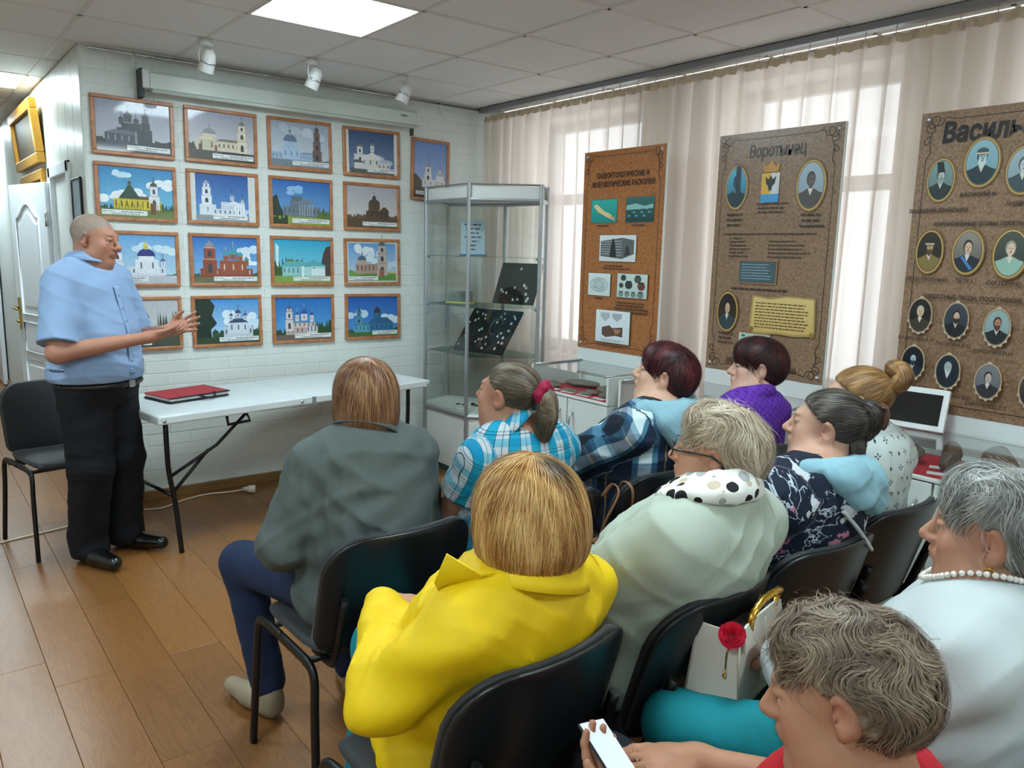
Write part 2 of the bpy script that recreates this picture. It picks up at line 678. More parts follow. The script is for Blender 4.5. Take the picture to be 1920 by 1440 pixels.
for k, (a, b_) in enumerate(WINS):
    wo = empty('window_%d' % (k + 1), (XW + .3, (a + b_) / 2, WZ0))
    tag(wo, ['white framed window nearest the glass showcase', 'white framed window between two poster stands', 'white framed window behind the rightmost poster stand', 'white framed window behind the seated audience'][k], 'window', kind='structure')
    hw, hh = (b_ - a) / 2, WZ1 - WZ0
    f = MB()
    f.box(-.03, .03, -hw, -hw + .06, 0, hh).box(-.03, .03, hw - .06, hw, 0, hh)
    f.box(-.03, .03, -hw, hw, 0, .06).box(-.03, .03, -hw, hw, hh - .06, hh).box(-.03, .03, -hw, hw, 1.10, 1.18)
    f.build('window_frame', M_plas, wo)
    MB().box(-.004, .004, -hw + .05, hw - .05, .05, 1.11).build('window_pane', M_glass, wo)
    MB().box(-.004, .004, -hw + .05, hw - .05, 1.17, hh - .05).build('window_pane', M_glass, wo)
    MB().bbox(-.32, -.03, -hw - .03, hw + .03, -.03, .0, .006).build('window_sill', M_plas, wo)

# doors in the corridor
M_door = mat('door_enamel', '#dfe4e8', 0.35)


def panel_door(name, loc, rz, wd, ht, label, handle_side=-1, hinges=True, fc=-1):
    """leaf lies along local +X from the hinge, face towards -Y"""
    d = empty(name, loc, rz)
    tag(d, label, 'door', kind='structure')
    b = MB().bbox(0, wd, -.02, .02, 0.012, ht, .003)
    b.build('door_leaf', M_door, d)
    for z0, z1, arch in ((ht * .53, ht - .14, True), (ht * .39, ht * .5, False), (.14, ht * .36, False)):
        x0, x1 = .13, wd - .13
        n = 16
        prof = [(x0, z0), (x1, z0)]
        if arch:
            for q in range(n + 1):
                u = q / n
                prof.append((x1 + (x0 - x1) * u, z1 - .10 + .10 * (0.5 - 0.5 * math.cos(2 * math.pi * u))))
        else:
            prof += [(x1, z1), (x0, z1)]
        pts = [(px, fc * .021, pz) for px, pz in prof]
        MB().tube(pts + [pts[0]], .012, n=6, ry=.007, cap=False).build('panel_moulding', M_door, d)
        cx, cz = (x0 + x1) / 2, (z0 + z1) / 2
        inner = [(cx + (px - cx) * .84, cz + (pz - cz) * .88) for px, pz in prof]
        v = [(px, fc * .0205, pz) for px, pz in inner] + [(cx + (px - cx) * .93, fc * .027, cz + (pz - cz) * .95) for px, pz in inner]
        m_ = len(inner)
        MB().add(v, [(q, (q + 1) % m_, m_ + (q + 1) % m_, m_ + q) for q in range(m_)] + [tuple(range(m_, 2 * m_))]).build('door_panel', M_door, d)
    hx = wd - .06 if handle_side > 0 else .06
    h = MB().bbox(hx - .018, hx + .018, min(fc * .03, fc * .02), max(fc * .03, fc * .02), .93, 1.17, .003).build('handle_plate', mat('brass', '#b79a55', 0.3, metal=0.9), d)
    MB().tube([(hx, fc * .025, 1.09), (hx, fc * .07, 1.09), (hx - .11 * handle_side, fc * .075, 1.085)], .009, n=8).build('door_handle', mat('brass'), d)
    MB().tube([(hx, fc * .025, .99), (hx, fc * .05, .99)], .011, n=8).build('lock_cylinder', mat('brass'), d)
    if hinges:
        for z in (.25, 1.0, ht - .25):
            MB().tube([(-.004, fc * .024, z - .05), (-.004, fc * .024, z + .05)], .009, n=8).build('hinge', M_chrome, d)
    return d


ang = math.atan2(.67, -.142)
panel_door('door_1', (0.872, 6.27, 0), ang, .685, 1.985, 'white panelled door standing open behind the man', 1, True, 1)
panel_door('door_2', (0.875, 10.95, 0), R(-90), .80, 2.03, 'white panelled door closed further along the corridor', 1, False)
panel_door('door_3', (-0.1, YE - .03, 0), 0, .80, 2.03, 'white panelled door at the far end of the corridor', 1, False)
# door frame of the nearest doorway
b = MB()
b.bbox(XL - .02, XL + .02, 6.22, 6.30, 0, 2.08, .004).bbox(XL - .02, XL + .02, 5.54, 5.61, 0, 2.08, .004).bbox(XL - .02, XL + .02, 5.54, 6.30, 2.01, 2.08, .004)
tag(b.build('trim_1', M_door), 'white door frame in the corridor wall', 'door frame', kind='structure')

# ceiling luminaires (four tube troffers); six are unseen, added to light the room
M_tubes = mat('lamp_tube', '#ffffff', 0.5, emit='#e0f5fc', es=LED * 1.5)
M_diff = mat('lamp_diffuser', '#ffffff', 0.5, emit='#d6f1fb', es=LED * 0.62)
lab = {(1, -2): 'bright square ceiling light above the picture wall', (-1, 3): 'small far ceiling light over the corridor at left', (1, -6): 'unseen ceiling light added above the seated audience', (-3, -2): 'unseen ceiling light added left of the standing man', (-3, -6): 'unseen ceiling light added left of the audience', (1, -10): 'unseen ceiling light added behind the last row of chairs', (-1, 8): 'unseen ceiling light added deep in the corridor', (-4, -10): 'unseen ceiling light added in the rear left corner'}
lamp0 = None
for (i, j) in LAMPS:
    if lamp0 is None:
        lo = empty('ceiling_light', (0, 0, 0))
        MB().box(-.285, .285, -.285, .285, .004, .02).build('diffuser', M_diff, lo)
        fr = MB()
        for s in (-1, 1):
            fr.bbox(s * .2925 - .008, s * .2925 + .008, -.3, .3, -.004, .02, .002)
            fr.bbox(-.3, .3, s * .2925 - .008, s * .2925 + .008, -.004, .02, .002)
        fr.build('lamp_frame', M_grid, lo)
        for k in range(4):
            yy = -.21 + .14 * k
            MB().tube([(-.27, yy, .008), (.27, yy, .008)], .03, n=5, ry=.009, cap=False).build('lamp_tube', M_tubes, lo)
        lamp0 = lo
    else:
        lo = copy_tree(lamp0)
    lo.location = (GX + GS * (i + .5), GY + GS * (j + .5), ZC)
    tag(lo, lab[(i, j)], 'ceiling light', 'square ceiling lights')

# ---------------------------------------------------------------- curtains along the window wall
def sheer(name, c, alpha, transl):
    m = bpy.data.materials.new(name)
    m.use_nodes = True
    MATS[name] = m
    t = NT(m)
    tb = t.node('ShaderNodeBsdfTranslucent')
    tb.inputs[0].default_value = lin(c)
    df = t.node('ShaderNodeBsdfDiffuse')
    df.inputs[0].default_value = lin(c)
    m1 = t.node('ShaderNodeMixShader', _0=transl)
    t.link(df, 0, m1, 1)
    t.link(tb, 0, m1, 2)
    tp = t.node('ShaderNodeBsdfTransparent')
    tp.inputs[0].default_value = (1, .985, .965, 1)
    m2 = t.node('ShaderNodeMixShader', _0=alpha)
    lw_ = t.node('ShaderNodeLayerWeight')
    lw_.inputs[0].default_value = .5
    al = t.math('MULTIPLY_ADD', (lw_, 1), .30, alpha - .08)
    t.link(al, 0, m2, 0)
    t.link(tp, 0, m2, 1)
    t.link(m1, 0, m2, 2)
    t.link(m2, 0, t.out, 0)
    return m


M_sheer = sheer('sheer_voile', '#f8ece4', 0.84, 0.58)
XC = 3.645
cr = np.random.default_rng(21)


def curtain(y0, y1, z0, z1, label, seed):
    r = np.random.default_rng(seed)
    n = max(60, int(abs(y1 - y0) * 150))
    s = np.linspace(0, 1, n)
    ph = np.cumsum(r.uniform(.5, 1.5, n)) * 0.30
    ph2 = np.cumsum(r.uniform(.3, 1.7, n)) * 0.11 + r.uniform(0, 6)
    zs = np.linspace(1, 0, 14)
    v, f = [], []
    for k, q in enumerate(zs):
        amp = 0.016 + 0.034 * (1 - q) ** .6
        sway = 0.05 * (1 - q) * np.sin(s * 7 + seed)
        X = XC + amp * (np.sin(ph) + .6 * np.sin(ph2 + (1 - q) * .8)) * (0.5 + 0.5 * np.sin(s * 23 + seed) ** 2 + .2)
        Y = y0 + (y1 - y0) * s + sway * 0.35 * np.sin(s * math.pi) + .012 * np.cos(ph)
        Z = z0 + (z1 - z0) * q
        v += [(a, b, Z) for a, b in zip(X, Y)]
    for k in range(len(zs) - 1):
        for i in range(n - 1):
            f.append((k * n + i, k * n + i + 1, (k + 1) * n + i + 1, (k + 1) * n + i))
    e = empty('sheer_curtain', (0, 0, 0))
    MB().add(v, f, True).build('curtain_fabric', M_sheer, e)
    # gathered heading tape
    hv, hf = [], []
    amp = 0.008
    for zz, dx in ((z1 + .012, 0), (z1 - .028, -.004)):
        hv += [(XC + dx - .004 + amp * math.sin(a * 2.1), y0 + (y1 - y0) * b + .003 * math.cos(a * 3), zz + .004 * math.sin(a * 1.7)) for a, b in zip(ph, s)]
    hf = [(i, i + 1, n + i + 1, n + i) for i in range(n - 1)]
    MB().add(hv, hf, True).build('heading_tape', mat('curtain_tape', '#cdb89c', 0.9), e)
    hk = MB()
    m_ = int(abs(y1 - y0) / .14)
    for i in range(m_):
        yy = y0 + (y1 - y0) * (i + .5) / m_
        hk.tube([(XC - .004, yy, z1 - .01), (XC - .012, yy, z1 + .02), (XC - .006, yy, z1 + .05)], .0025, n=5)
    tag(hk.build('hook_row', M_plas, e), kind='stuff')
    return tag(e, label, 'curtain', 'sheer cream curtains along the window wall')


curtain(5.02, 3.36, .70, 2.588, 'sheer cream curtain hanging behind the glass showcase and orange-brown stand', 1)
curtain(3.37, 1.80, .70, 2.588, 'sheer cream curtain hanging behind the middle poster stand', 2)
curtain(1.81, 0.10, .70, 2.588, 'sheer cream curtain hanging behind the rightmost poster stand', 3)
curtain(0.11, -1.7, .70, 2.588, 'sheer cream curtain beyond the right edge of the picture', 4)
o = MB().bbox(XC - .035, XC + .02, -2.4, 5.06, 2.632, 2.665, .004).build('curtain_rail', mat('grey_rail', '#8f9092', 0.45, metal=0.3))
tag(o, 'long grey curtain rail fixed under the ceiling by the windows', 'curtain rail')

# ---------------------------------------------------------------- poster stands
M_cork = bpy.data.materials.new('cork_print')
M_cork.use_nodes = True
MATS['cork_print'] = M_cork
t = NT(M_cork)
tc = t.node('ShaderNodeTexCoord')
n1 = t.node('ShaderNodeTexNoise')
n1.inputs['Scale'].default_value = 85
n1.inputs['Detail'].default_value = 6
n1.inputs['Roughness'].default_value = 0.75
t.link(tc, 3, n1, 0)
vo = t.node('ShaderNodeTexVoronoi')
vo.inputs['Scale'].default_value = 120
t.link(tc, 3, vo, 0)
ad = t.math('MULTIPLY_ADD', (vo, 0), 0.25, (n1, 0))
rp = t.ramp([(0.36, '#6a5746'), (0.52, '#9a846e'), (0.66, '#b09b86'), (0.80, '#c0ae9b')])
t.link(ad, 0, rp, 0)
oi = t.node('ShaderNodeObjectInfo')
mx = t.node('ShaderNodeMix', data_type='RGBA', blend_type='MULTIPLY')
mx.inputs[0].default_value = 1.0
t.link(rp, 0, mx, 6)
t.link(oi, 1, mx, 7)
t.color((mx, 2))
t.b.inputs['Roughness'].default_value = 0.32
M_print = mat('print', rough=0.4, attr='Col')
M_pic = mat('glazed_print', rough=0.42, attr='Col', coat=0.35, vary=(55, .22))
M_board = mat('stand_board', '#d5dcd8', 0.45)
XB = 3.42
INK = '#2c1f17'


def frame_scrolls(p, w, h):
    """thin printed border with curled corners"""
    m = .035
    wd = .0036
    a = .13
    p.stroke([(a, h - m), (w - a, h - m)], wd, INK)
    p.stroke([(a, m), (w - a, m)], wd, INK)
    p.stroke([(m, a + .06), (m, h - a - .06)], wd, INK)
    p.stroke([(w - m, a + .06), (w - m, h - a - .06)], wd, INK)
    for fx in (0, 1):
        for fy in (0, 1):
            def T(q):
                return (w - q[0] if fx else q[0], h - q[1] if fy else q[1])
            for cv in ([(.13, .035), (.10, .028), (.085, .055), (.06, .055), (.045, .04), (.055, .02), (.075, .025), (.072, .05), (.045, .065), (.03, .05)],
                       [(.035, .19), (.05, .16), (.045, .12), (.05, .09), (.06, .07), (.05, .045), (.03, .05), (.028, .075), (.05, .085)],
                       [(.05, .095), (.03, .105), (.022, .12), (.034, .13), (.045, .115), (.045, .10)]):
                p.stroke([T(q) for q in catmull([(c[0], c[1], 0) for c in cv], 6) for q in [(q[0], q[1])]], wd, INK)


def bust(p, x, y, rx, ry, bg, coat, skin, hair, beard=None, hat=None, sash=None, frame='#8d6b35', inner='#d8b878', rococo=False, seed=0, lean=0.0):
    """oval framed portrait with a generic head and shoulders figure"""
    if rococo:
        rr = random.Random(seed)
        for k in range(7):
            a = R(200 + 140 * k / 6)
            p.ell(x + rx * 1.1 * math.cos(a), y + ry * 1.1 * math.sin(a), rx * .16, rx * .14, '#b9a68a')
        p.ell(x, y + ry * 1.12, rx * .2, rx * .12, '#b9a68a')
        p.ell(x, y, rx * 1.13, ry * 1.1, '#c3b194')
        p.ell(x, y, rx * 1.07, ry * 1.05, '#7b684f')
    else:
        p.ell(x, y, rx * 1.24, ry * 1.18, '#5f4523')
        p.ell(x, y, rx * 1.21, ry * 1.15, frame)
        p.ell(x, y, rx * 1.11, ry * 1.08, inner)
        p.ell(x, y, rx * 1.07, ry * 1.05, '#9c7a40')
        p.ell(x, y, rx * 1.03, ry * 1.02, '#4b371e')
    p.ell(x, y, rx, ry, bg[0], bg[1])
    # shoulders clipped to the oval
    top = y - ry * .25
    pts = []
    for k in range(21):
        a = R(200 + 140 * k / 20)
        pts.append((x + rx * .985 * math.cos(a), y + ry * .985 * math.sin(a)))
    pts += [(x + rx * .62, top - ry * .02), (x + rx * .25 + lean * rx, top + ry * .12), (x - rx * .25 + lean * rx, top + ry * .12), (x - rx * .62, top - ry * .02)]
    p.poly(pts, coat)
    hx, hy = x + lean * rx, y + ry * .22
    p.rect(hx - rx * .13, hy - ry * .42, hx + rx * .13, hy - ry * .1, skin)
    p.poly([(hx - rx * .2, top + ry * .12), (hx, top - ry * .2), (hx + rx * .2, top + ry * .12)], '#cfc8bb')
    if sash:
        p.poly([(x - rx * .5, top), (x - rx * .3, top + ry * .05), (x + rx * .45, y - ry * .8), (x + rx * .25, y - ry * .88)], sash)
    p.ell(hx, hy + ry * .06, rx * .34, ry * .34, hair)
    p.ell(hx + rx * .03, hy - ry * .01, rx * .26, ry * .29, skin)
    p.ell(hx - rx * .07, hy + ry * .04, rx * .05, ry * .018, '#2b2018')
    p.ell(hx + rx * .13, hy + ry * .04, rx * .05, ry * .018, '#2b2018')
    p.ell(hx + rx * .04, hy - ry * .06, rx * .035, ry * .05, hair if beard else '#8a6a55')
    if beard:
        p.poly([(hx - rx * .22, hy - ry * .06), (hx - rx * .24, hy - ry * .25), (hx + rx * .02, hy - ry * .48), (hx + rx * .27, hy - ry * .25), (hx + rx * .26, hy - ry * .06), (hx + rx * .03, hy - ry * .13)], beard)
    p.ell(hx + rx * .03, hy - ry * .15, rx * .1, ry * .02, '#5a2f28')
    if hat:
        kind, hc = hat
        if kind == 'tall':
            p.poly([(hx - rx * .3, hy + ry * .15), (hx - rx * .42, hy + ry * .7), (hx + rx * .1, hy + ry * .72), (hx + rx * .3, hy + ry * .18)], hc)
        elif kind == 'cap':
            p.ell(hx, hy + ry * .26, rx * .37, ry * .17, hc)
            p.rect(hx - rx * .38, hy + ry * .14, hx + rx * .38, hy + ry * .22, '#c9b79a')
        else:
            p.ell(hx, hy + ry * .2, rx * .36, ry * .24, hc, a0=0, a1=180)


def stand(y_left, y_right, ztop, zpr, tint, label, draw):
    """white board on the floor, print on its upper part"""
    wd = y_left - y_right
    e = empty('poster_stand', (XB, y_left, 0), R(-90))
    tag(e, label, 'poster stand', 'printed poster stands by the windows')
    MB().bbox(0, wd, -.005, .014, 0.0, ztop, .002).build('board', M_board, e)
    h = ztop - zpr
    sh = MB().bbox(.002, wd - .002, -.0085, -.004, zpr, ztop - .002, .0012)
    o = sh.build('cork_poster', M_cork, e)
    o.color = lin(tint)
    p = Print()
    frame_scrolls(p, wd, h)
    draw(p, wd, h)
    p.build('poster_print', M_print, e, (0, -.0087, zpr))
    for sx in (.03, wd - .03):
        for sz in (zpr + .03, ztop - .03):
            MB().lathe([(0, -.005), (.009, -.004), (.011, 0), (.011, .003)], 10, (sx, -.0105, sz), axis='y').build('screw_cap', M_alu, e)
    for sz in (zpr - .085,):
        MB().box(0, wd, -.007, -.004, sz, sz + .004).build('groove', mat('grey_line', '#9aa39f', 0.5), e)
    return e


def d1(p, w, h):
    p.text(w / 2, h - .165, 'ПАЛЕОНТОЛОГИЧЕСКИЕ И', .043, INK, 'c', .0012, sx=.8, maxw=w * .64)
    p.text(w / 2, h - .215, 'АРХЕОЛОГИЧЕСКИЕ РАСКОПКИ', .043, INK, 'c', .0012, sx=.8, maxw=w * .78)

    def im(x0, y0, x1, y1, c, c2=None):
        p.rect(x0 - .003, y0 - .003, x1 + .003, y1 + .003, '#6b5a45')
        p.rect(x0, y0, x1, y1, c, c2)
    # two sea pictures
    im(.085, h - .425, .30, h - .29, '#2aa79a', '#15807c')
    p.poly([(.10, h - .325), (.13, h - .315), (.20, h - .36), (.25, h - .375), (.27, h - .40), (.25, h - .405), (.21, h - .39), (.14, h - .36)], '#d9c08a')
    for k in range(4):
        p.stroke([(.24, h - .385 - .004 * k), (.265 + .006 * k, h - .40 - .004 * k), (.285, h - .392 - .008 * k)], .004, '#cda76e')
    im(.375, h - .425, .59, h - .285, '#2f6663', '#123a3c')
    for k in range(9):
        p.ell(.40 + .02 * k, h - .39 + .02 * ((k * 5) % 3), .012, .006, '#5f9290')
    p.poly([(.38, h - .33), (.45, h - .32), (.52, h - .335), (.585, h - .325), (.585, h - .35), (.38, h - .355)], '#86b4ad')
    p.lines(.14, .24, h - .447, 1, .01, .007, '#3a2a1e', 3)
    p.lines(.43, .53, h - .447, 1, .01, .007, '#3a2a1e', 4)
    # log hut
    im(.17, h - .655, .47, h - .50, '#d5d9d6', '#c9ccc8')
    p.poly([(.18, h - .625), (.18, h - .535), (.36, h - .515), (.455, h - .53), (.455, h - .61), (.36, h - .64)], '#5b5f60')
    for k in range(6):
        p.stroke([(.19, h - .61 + .014 * k), (.355, h - .62 + .017 * k)], .003, '#b7bbb8')
    p.poly([(.255, h - .63), (.27, h - .55), (.285, h - .515), (.30, h - .55), (.315, h - .63)], '#27292b')
    p.poly([(.38, h - .625), (.39, h - .57), (.41, h - .56), (.425, h - .61)], '#303334')
    p.lines(.20, .44, h - .685, 2, .016, .006, '#3a2a1e', 5, .3, 'c')
    # sketch of an earthwork and pots
    im(.085, h - .865, .275, h - .73, '#cfdad6', '#c3cfcb')
    for k in range(3):
        p.stroke([(.18 + (.075 - .018 * k) * math.cos(R(a)), h - .80 + (.042 - .01 * k) * math.sin(R(a))) for a in range(0, 361, 20)], .004, '#6f7f82')
    for k in range(5):
        p.stroke([(.14 + .018 * k, h - .82), (.145 + .018 * k, h - .785)], .004, '#56666a')
    p.lines(.15, .22, h - .885, 1, .01, .007, '#3a2a1e', 6)
    im(.335, h - .865, .575, h - .725, '#bfd0c8', '#b2c4bc')
    for (px, py, pr_, pc) in ((.385, h - .75, .022, '#3c403c'), (.50, h - .755, .028, '#4a504b'), (.37, h - .795, .018, '#3c403c'), (.43, h - .79, .03, '#2f3432'), (.53, h - .795, .03, '#6b3a30'), (.37, h - .845, .02, '#7b8783'), (.42, h - .845, .02, '#7b8783'), (.47, h - .845, .02, '#6f7b77'), (.525, h - .845, .024, '#6f7b77')):
        p.ell(px, py, pr_, pr_ * .8, pc)
        p.rect(px - pr_ * .7, py + pr_ * .5, px + pr_ * .7, py + pr_ * .8, '#222725')
    p.lines(.32, .60, h - .90, 4, .018, .007, '#3a2a1e', 7, .25, 'c')
    # dig section
    im(.17, h - 1.145, .455, h - .95, '#d7e0e2', '#ccd6d8')
    p.poly([(.21, h - .99), (.21, h - .965), (.29, h - .965), (.29, h - .99), (.25, h - 1.02)], '#aeb4b4')
    p.poly([(.31, h - .99), (.31, h - .965), (.39, h - .965), (.39, h - .99), (.35, h - 1.015)], '#a3a9a9')
    p.poly([(.225, h - 1.055), (.225, h - 1.10), (.26, h - 1.115), (.34, h - 1.10), (.40, h - 1.105), (.40, h - 1.045), (.31, h - 1.055), (.29, h - 1.04)], '#5b4338')
    p.poly([(.32, h - 1.06), (.34, h - 1.09), (.37, h - 1.085), (.385, h - 1.06)], '#a67a55')
    p.lines(.22, .42, h - 1.13, 2, .008, .003, '#6d7679', 8, .2)
    p.lines(.20, .42, h - 1.168, 1, .01, .007, '#3a2a1e', 9)


def d2(p, w, h):
    p.text(w / 2, h - .125, 'Воротынец', .085, '#3c3531', 'c', .0016, .12, .85, maxw=w * .46)
    bust(p, .125, h - .265, .058, .098, ('#4fa7c4', '#1d4f66'), '#17303a', '#22454f', '#17303a')
    p.rect(.12, h - .335, .15, h - .16, '#17303a')
    # coat of arms: crown, shield, black bird
    cx, cy = w / 2 - .02, h - .255
    p.poly([(cx - .04, cy + .055), (cx - .05, cy + .10), (cx - .025, cy + .08), (cx, cy + .11), (cx + .025, cy + .08), (cx + .05, cy + .10), (cx + .04, cy + .055)], '#b8822f')
    p.rect(cx - .05, cy - .07, cx, cy + .05, '#d3a637')
    p.rect(cx, cy - .07, cx + .05, cy + .05, '#c6c8c4')
    p.rect(cx - .05, cy - .09, cx + .05, cy - .05, '#4293c4')
    p.poly([(cx - .03, cy + .035), (cx - .012, cy + .02), (cx, cy + .04), (cx + .012, cy + .02), (cx + .03, cy + .035), (cx + .025, cy), (cx + .012, cy - .012), (cx + .006, cy - .04), (cx, cy - .03), (cx - .006, cy - .04), (cx - .012, cy - .012), (cx - .025, cy)], '#20201f')
    bust(p, w - .145, h - .275, .066, .105, ('#9fb0ba', '#7f929d'), '#4d4641', '#5b514a', '#3d3732')
    for (x0, x1, y, n) in ((.08, .18, h - .405, 3), (.25, .45, h - .355, 3), (.50, .63, h - .415, 3)):
        p.lines(x0, x1, y, n, .026 if n == 3 and x0 != .25 else .02, .010 if x0 != .25 else .007, '#3b2b20', int(x0 * 100), .15, 'c')
    p.lines(.07, w - .09, h - .50, 1, .02, .006, '#3b2b20', 21, .05)
    p.lines(.11, .24, h - .52, 6, .018, .005, '#3b2b20', 22, .4)
    p.lines(.34, .58, h - .535, 5, .019, .005, '#3b2b20', 23, .4)
    p.rect(.175, h - .745, .40, h - .625, '#9b6a3f')
    p.rect(.181, h - .739, .394, h - .631, '#3f565c')
    p.lines(.195, .38, h - .65, 6, .014, .003, '#9fb5b8', 24, .2)
    p.lines(.14, .47, h - .775, 1, .02, .008, '#3b2b20', 25, .05)
    bust(p, .125, h - .895, .056, .092, ('#20160f', '#3a2a1c'), '#2d3f45', '#c9a58a', '#120e0c')
    # unrolled scroll
    s0, s1 = .275, .62
    p.poly([(s0, h - .80), (s0 + .1, h - .81), (s0 + .2, h - .795), (s1, h - .80), (s1 + .01, h - .98), (s1 - .1, h - .99), (s0 + .15, h - .985), (s0 + .02, h - .995), (s0 - .012, h - .97)], '#a98f52')
    p.poly([(s0 + .008, h - .808), (s0 + .1, h - .818), (s0 + .2, h - .803), (s1 - .008, h - .808), (s1, h - .97), (s1 - .1, h - .98), (s0 + .15, h - .975), (s0 + .02, h - .983), (s0, h - .965)], '#d3b877', '#c3a45f')
    p.lines(s0 + .02, s1 - .02, h - .84, 9, .015, .0055, '#4a3818', 26, .12)
    p.ell(s1 - .005, h - .975, .014, .014, '#8b6b35')
    p.ell(s0 + .005, h - .97, .014, .012, '#8b6b35')
    p.rect(.205, h - 1.08, .395, h - .99, '#9b6a3f')
    p.rect(.21, h - 1.075, .39, h - .995, '#a9c5b6')
    p.ell(.235, h - 1.008, .012, .006, '#3d5a50')
    p.ell(.365, h - 1.008, .012, .006, '#3d5a50')
    p.lines(.22, .38, h - 1.03, 4, .012, .004, '#4d6a5e', 27, .2, 'c')
    p.lines(.08, .18, h - 1.01, 3, .024, .008, '#3b2b20', 28, .2, 'c')
    p.text(.14, h - 1.155, 'ВО', .035, INK, 'l', .001)
    p.text(w - .14, h - 1.165, 'ПАЕШ', .035, INK, 'r', .001)


def d3(p, w, h):
    p.text(.09, h - .125, 'Васильсурск', .105, '#1f1a19', 'l', .0045, .08, .80)
    cx = .30
    bust(p, .105, h - .275, .048, .078, ('#7f9a96', '#56716f'), '#24302f', '#b9c2b8', '#2c3533', '#8fa09b', ('tall', '#1c2626'))
    bust(p, .255, h - .215, .058, .086, ('#8fb6c0', '#6d98a6'), '#22343a', '#a9c2c6', '#263a40', '#c9d6d4', ('cap', '#38525a'))
    bust(p, .405, h - .255, .052, .082, ('#9fb3b8', '#7c949b'), '#3a4a4f', '#c2c9c6', '#49575a')
    bust(p, .555, h - .285, .048, .078, ('#8c9a96', '#64716e'), '#3a3f40', '#b7b3a6', '#3d3c38')
    p.text(.11, h - .405, 'ВАСИЛИЙ ШУЙСКИЙ', .022, INK, 'c', .0004)
    p.text(.255, h - .345, 'ВАСИЛИЙ III', .022, INK, 'c', .0004)
    p.text(.405, h - .385, 'АНДРЕЙ', .022, INK, 'c', .0004)
    p.text(.10, h - .46, 'КОРОНОВАННЫЕ ОСОБЫ, ПОСЕТИВШИЕ ВАСИЛЬСУРСК', .022, INK, 'l', .0005, maxw=w - .15)
    bust(p, .095, h - .565, .048, .08, ('#2f2614', '#18130c'), '#7d6a36', '#b99a72', '#2a1f14', '#5a4128', ('cap', '#2a2015'))
    bust(p, .245, h - .565, .052, .08, ('#8d877a', '#4a463f'), '#1e2431', '#d0ab93', '#2a2320', sash='#4478ad')
    bust(p, .40, h - .57, .054, .084, ('#4a5148', '#1f2420'), '#8fb0a0', '#d6bba4', '#9b9482')
    bust(p, .555, h - .575, .05, .08, ('#4d4337', '#211c17'), '#30353d', '#cbaa92', '#3d322a')
    p.text(.095, h - .685, 'ИВАН ГРОЗНЫЙ', .021, INK, 'c', .0004)
    p.text(.245, h - .685, 'ПЕТР I', .021, INK, 'c', .0004)
    p.text(.40, h - .69, 'ЕКАТЕРИНА II', .021, INK, 'c', .0004)
    p.text(.09, h - .755, 'ИЗВЕСТНЫЕ ЛЮДИ, ПОСЕТИВШИЕ ВАСИЛЬСУРСК', .023, INK, 'l', .0006, maxw=w - .14)
    rows = [(.09, .83, ('#1a1712', '#0e0c0a'), '#3a3324', '#c5a98a', '#b5ac9a', None), (.235, .84, ('#39404a', '#23272d'), '#15171b', '#c9aa92', '#1d1815', '#2a211b'), (.39, .855, ('#8fa5a3', '#7c9290'), '#1e2022', '#a97a5e', '#3a241a', '#5a3420'), (.55, .865, ('#5b5148', '#2d2823'), '#22242a', '#caa98f', '#3a2f28', None)]
    for k, (x, y, bg, ct, sk, hr, bd) in enumerate(rows):
        bust(p, x, h - y, .044, .068, bg, ct, sk, hr, bd, rococo=True, seed=k)
    rows = [(.085, 1.03, ('#14181d', '#0c0f13'), '#1c2733', '#9fb6bf', '#10161c', '#26333c'), (.23, 1.05, ('#1a2630', '#10181f'), '#1a2129', '#a9a79a', '#8fa3ab', '#b7c9ce'), (.385, 1.07, ('#77787c', '#54555a'), '#2c2c2f', '#b9a999', '#2f2a27', None), (.545, 1.08, ('#4a4038', '#2b2520'), '#2a2a2e', '#c3a58c', '#4a4038', None)]
    for k, (x, y, bg, ct, sk, hr, bd) in enumerate(rows):
        bust(p, x, h - y, .044, .066, bg, ct, sk, hr, bd, rococo=True, seed=k + 4)
    for x, y, s in ((.09, .935, 'РАДИЩЕВ А.Н'), (.24, .945, 'ПУШКИН А.С'), (.39, .96, 'ШИШКИН И.И'), (.085, 1.135, 'ГОРЬКИЙ А.М'), (.235, 1.155, 'КЛЮЧЕВСКИЙ В.О'), (.39, 1.175, 'СКИТАЛЕЦ С.Г')):
        p.text(x, h - y, s, .021, INK, 'c', .0004)


stand(3.645, 2.985, 2.204, 1.003, '#e8a96e', 'orange-brown cork poster stand about digs with six small pictures, nearest the showcase', d1)
stand(2.632, 1.945, 2.204, 1.000, '#c9b6a5', 'brown cork poster stand with coat of arms and scroll, behind the woman in purple', d2)
stand(1.612, 0.925, 2.195, 0.965, '#cbb5a2', 'brown cork poster stand with rows of oval portraits, at the right edge', d3)

# ---------------------------------------------------------------- church pictures
M_fr = bpy.data.materials.new('frame_wood')
M_fr.use_nodes = True
MATS['frame_wood'] = M_fr
t = NT(M_fr)
tc = t.node('ShaderNodeTexCoord')
nz = t.node('ShaderNodeTexNoise')
nz.inputs['Scale'].default_value = 25
t.link(tc, 3, nz, 0)
rp = t.ramp([(0.3, '#a0643e'), (0.7, '#bd8258')])
t.link(nz, 0, rp, 0)
t.color((rp, 0))
t.b.inputs['Roughness'].default_value = 0.35
IW, IH = 0.400, 0.285


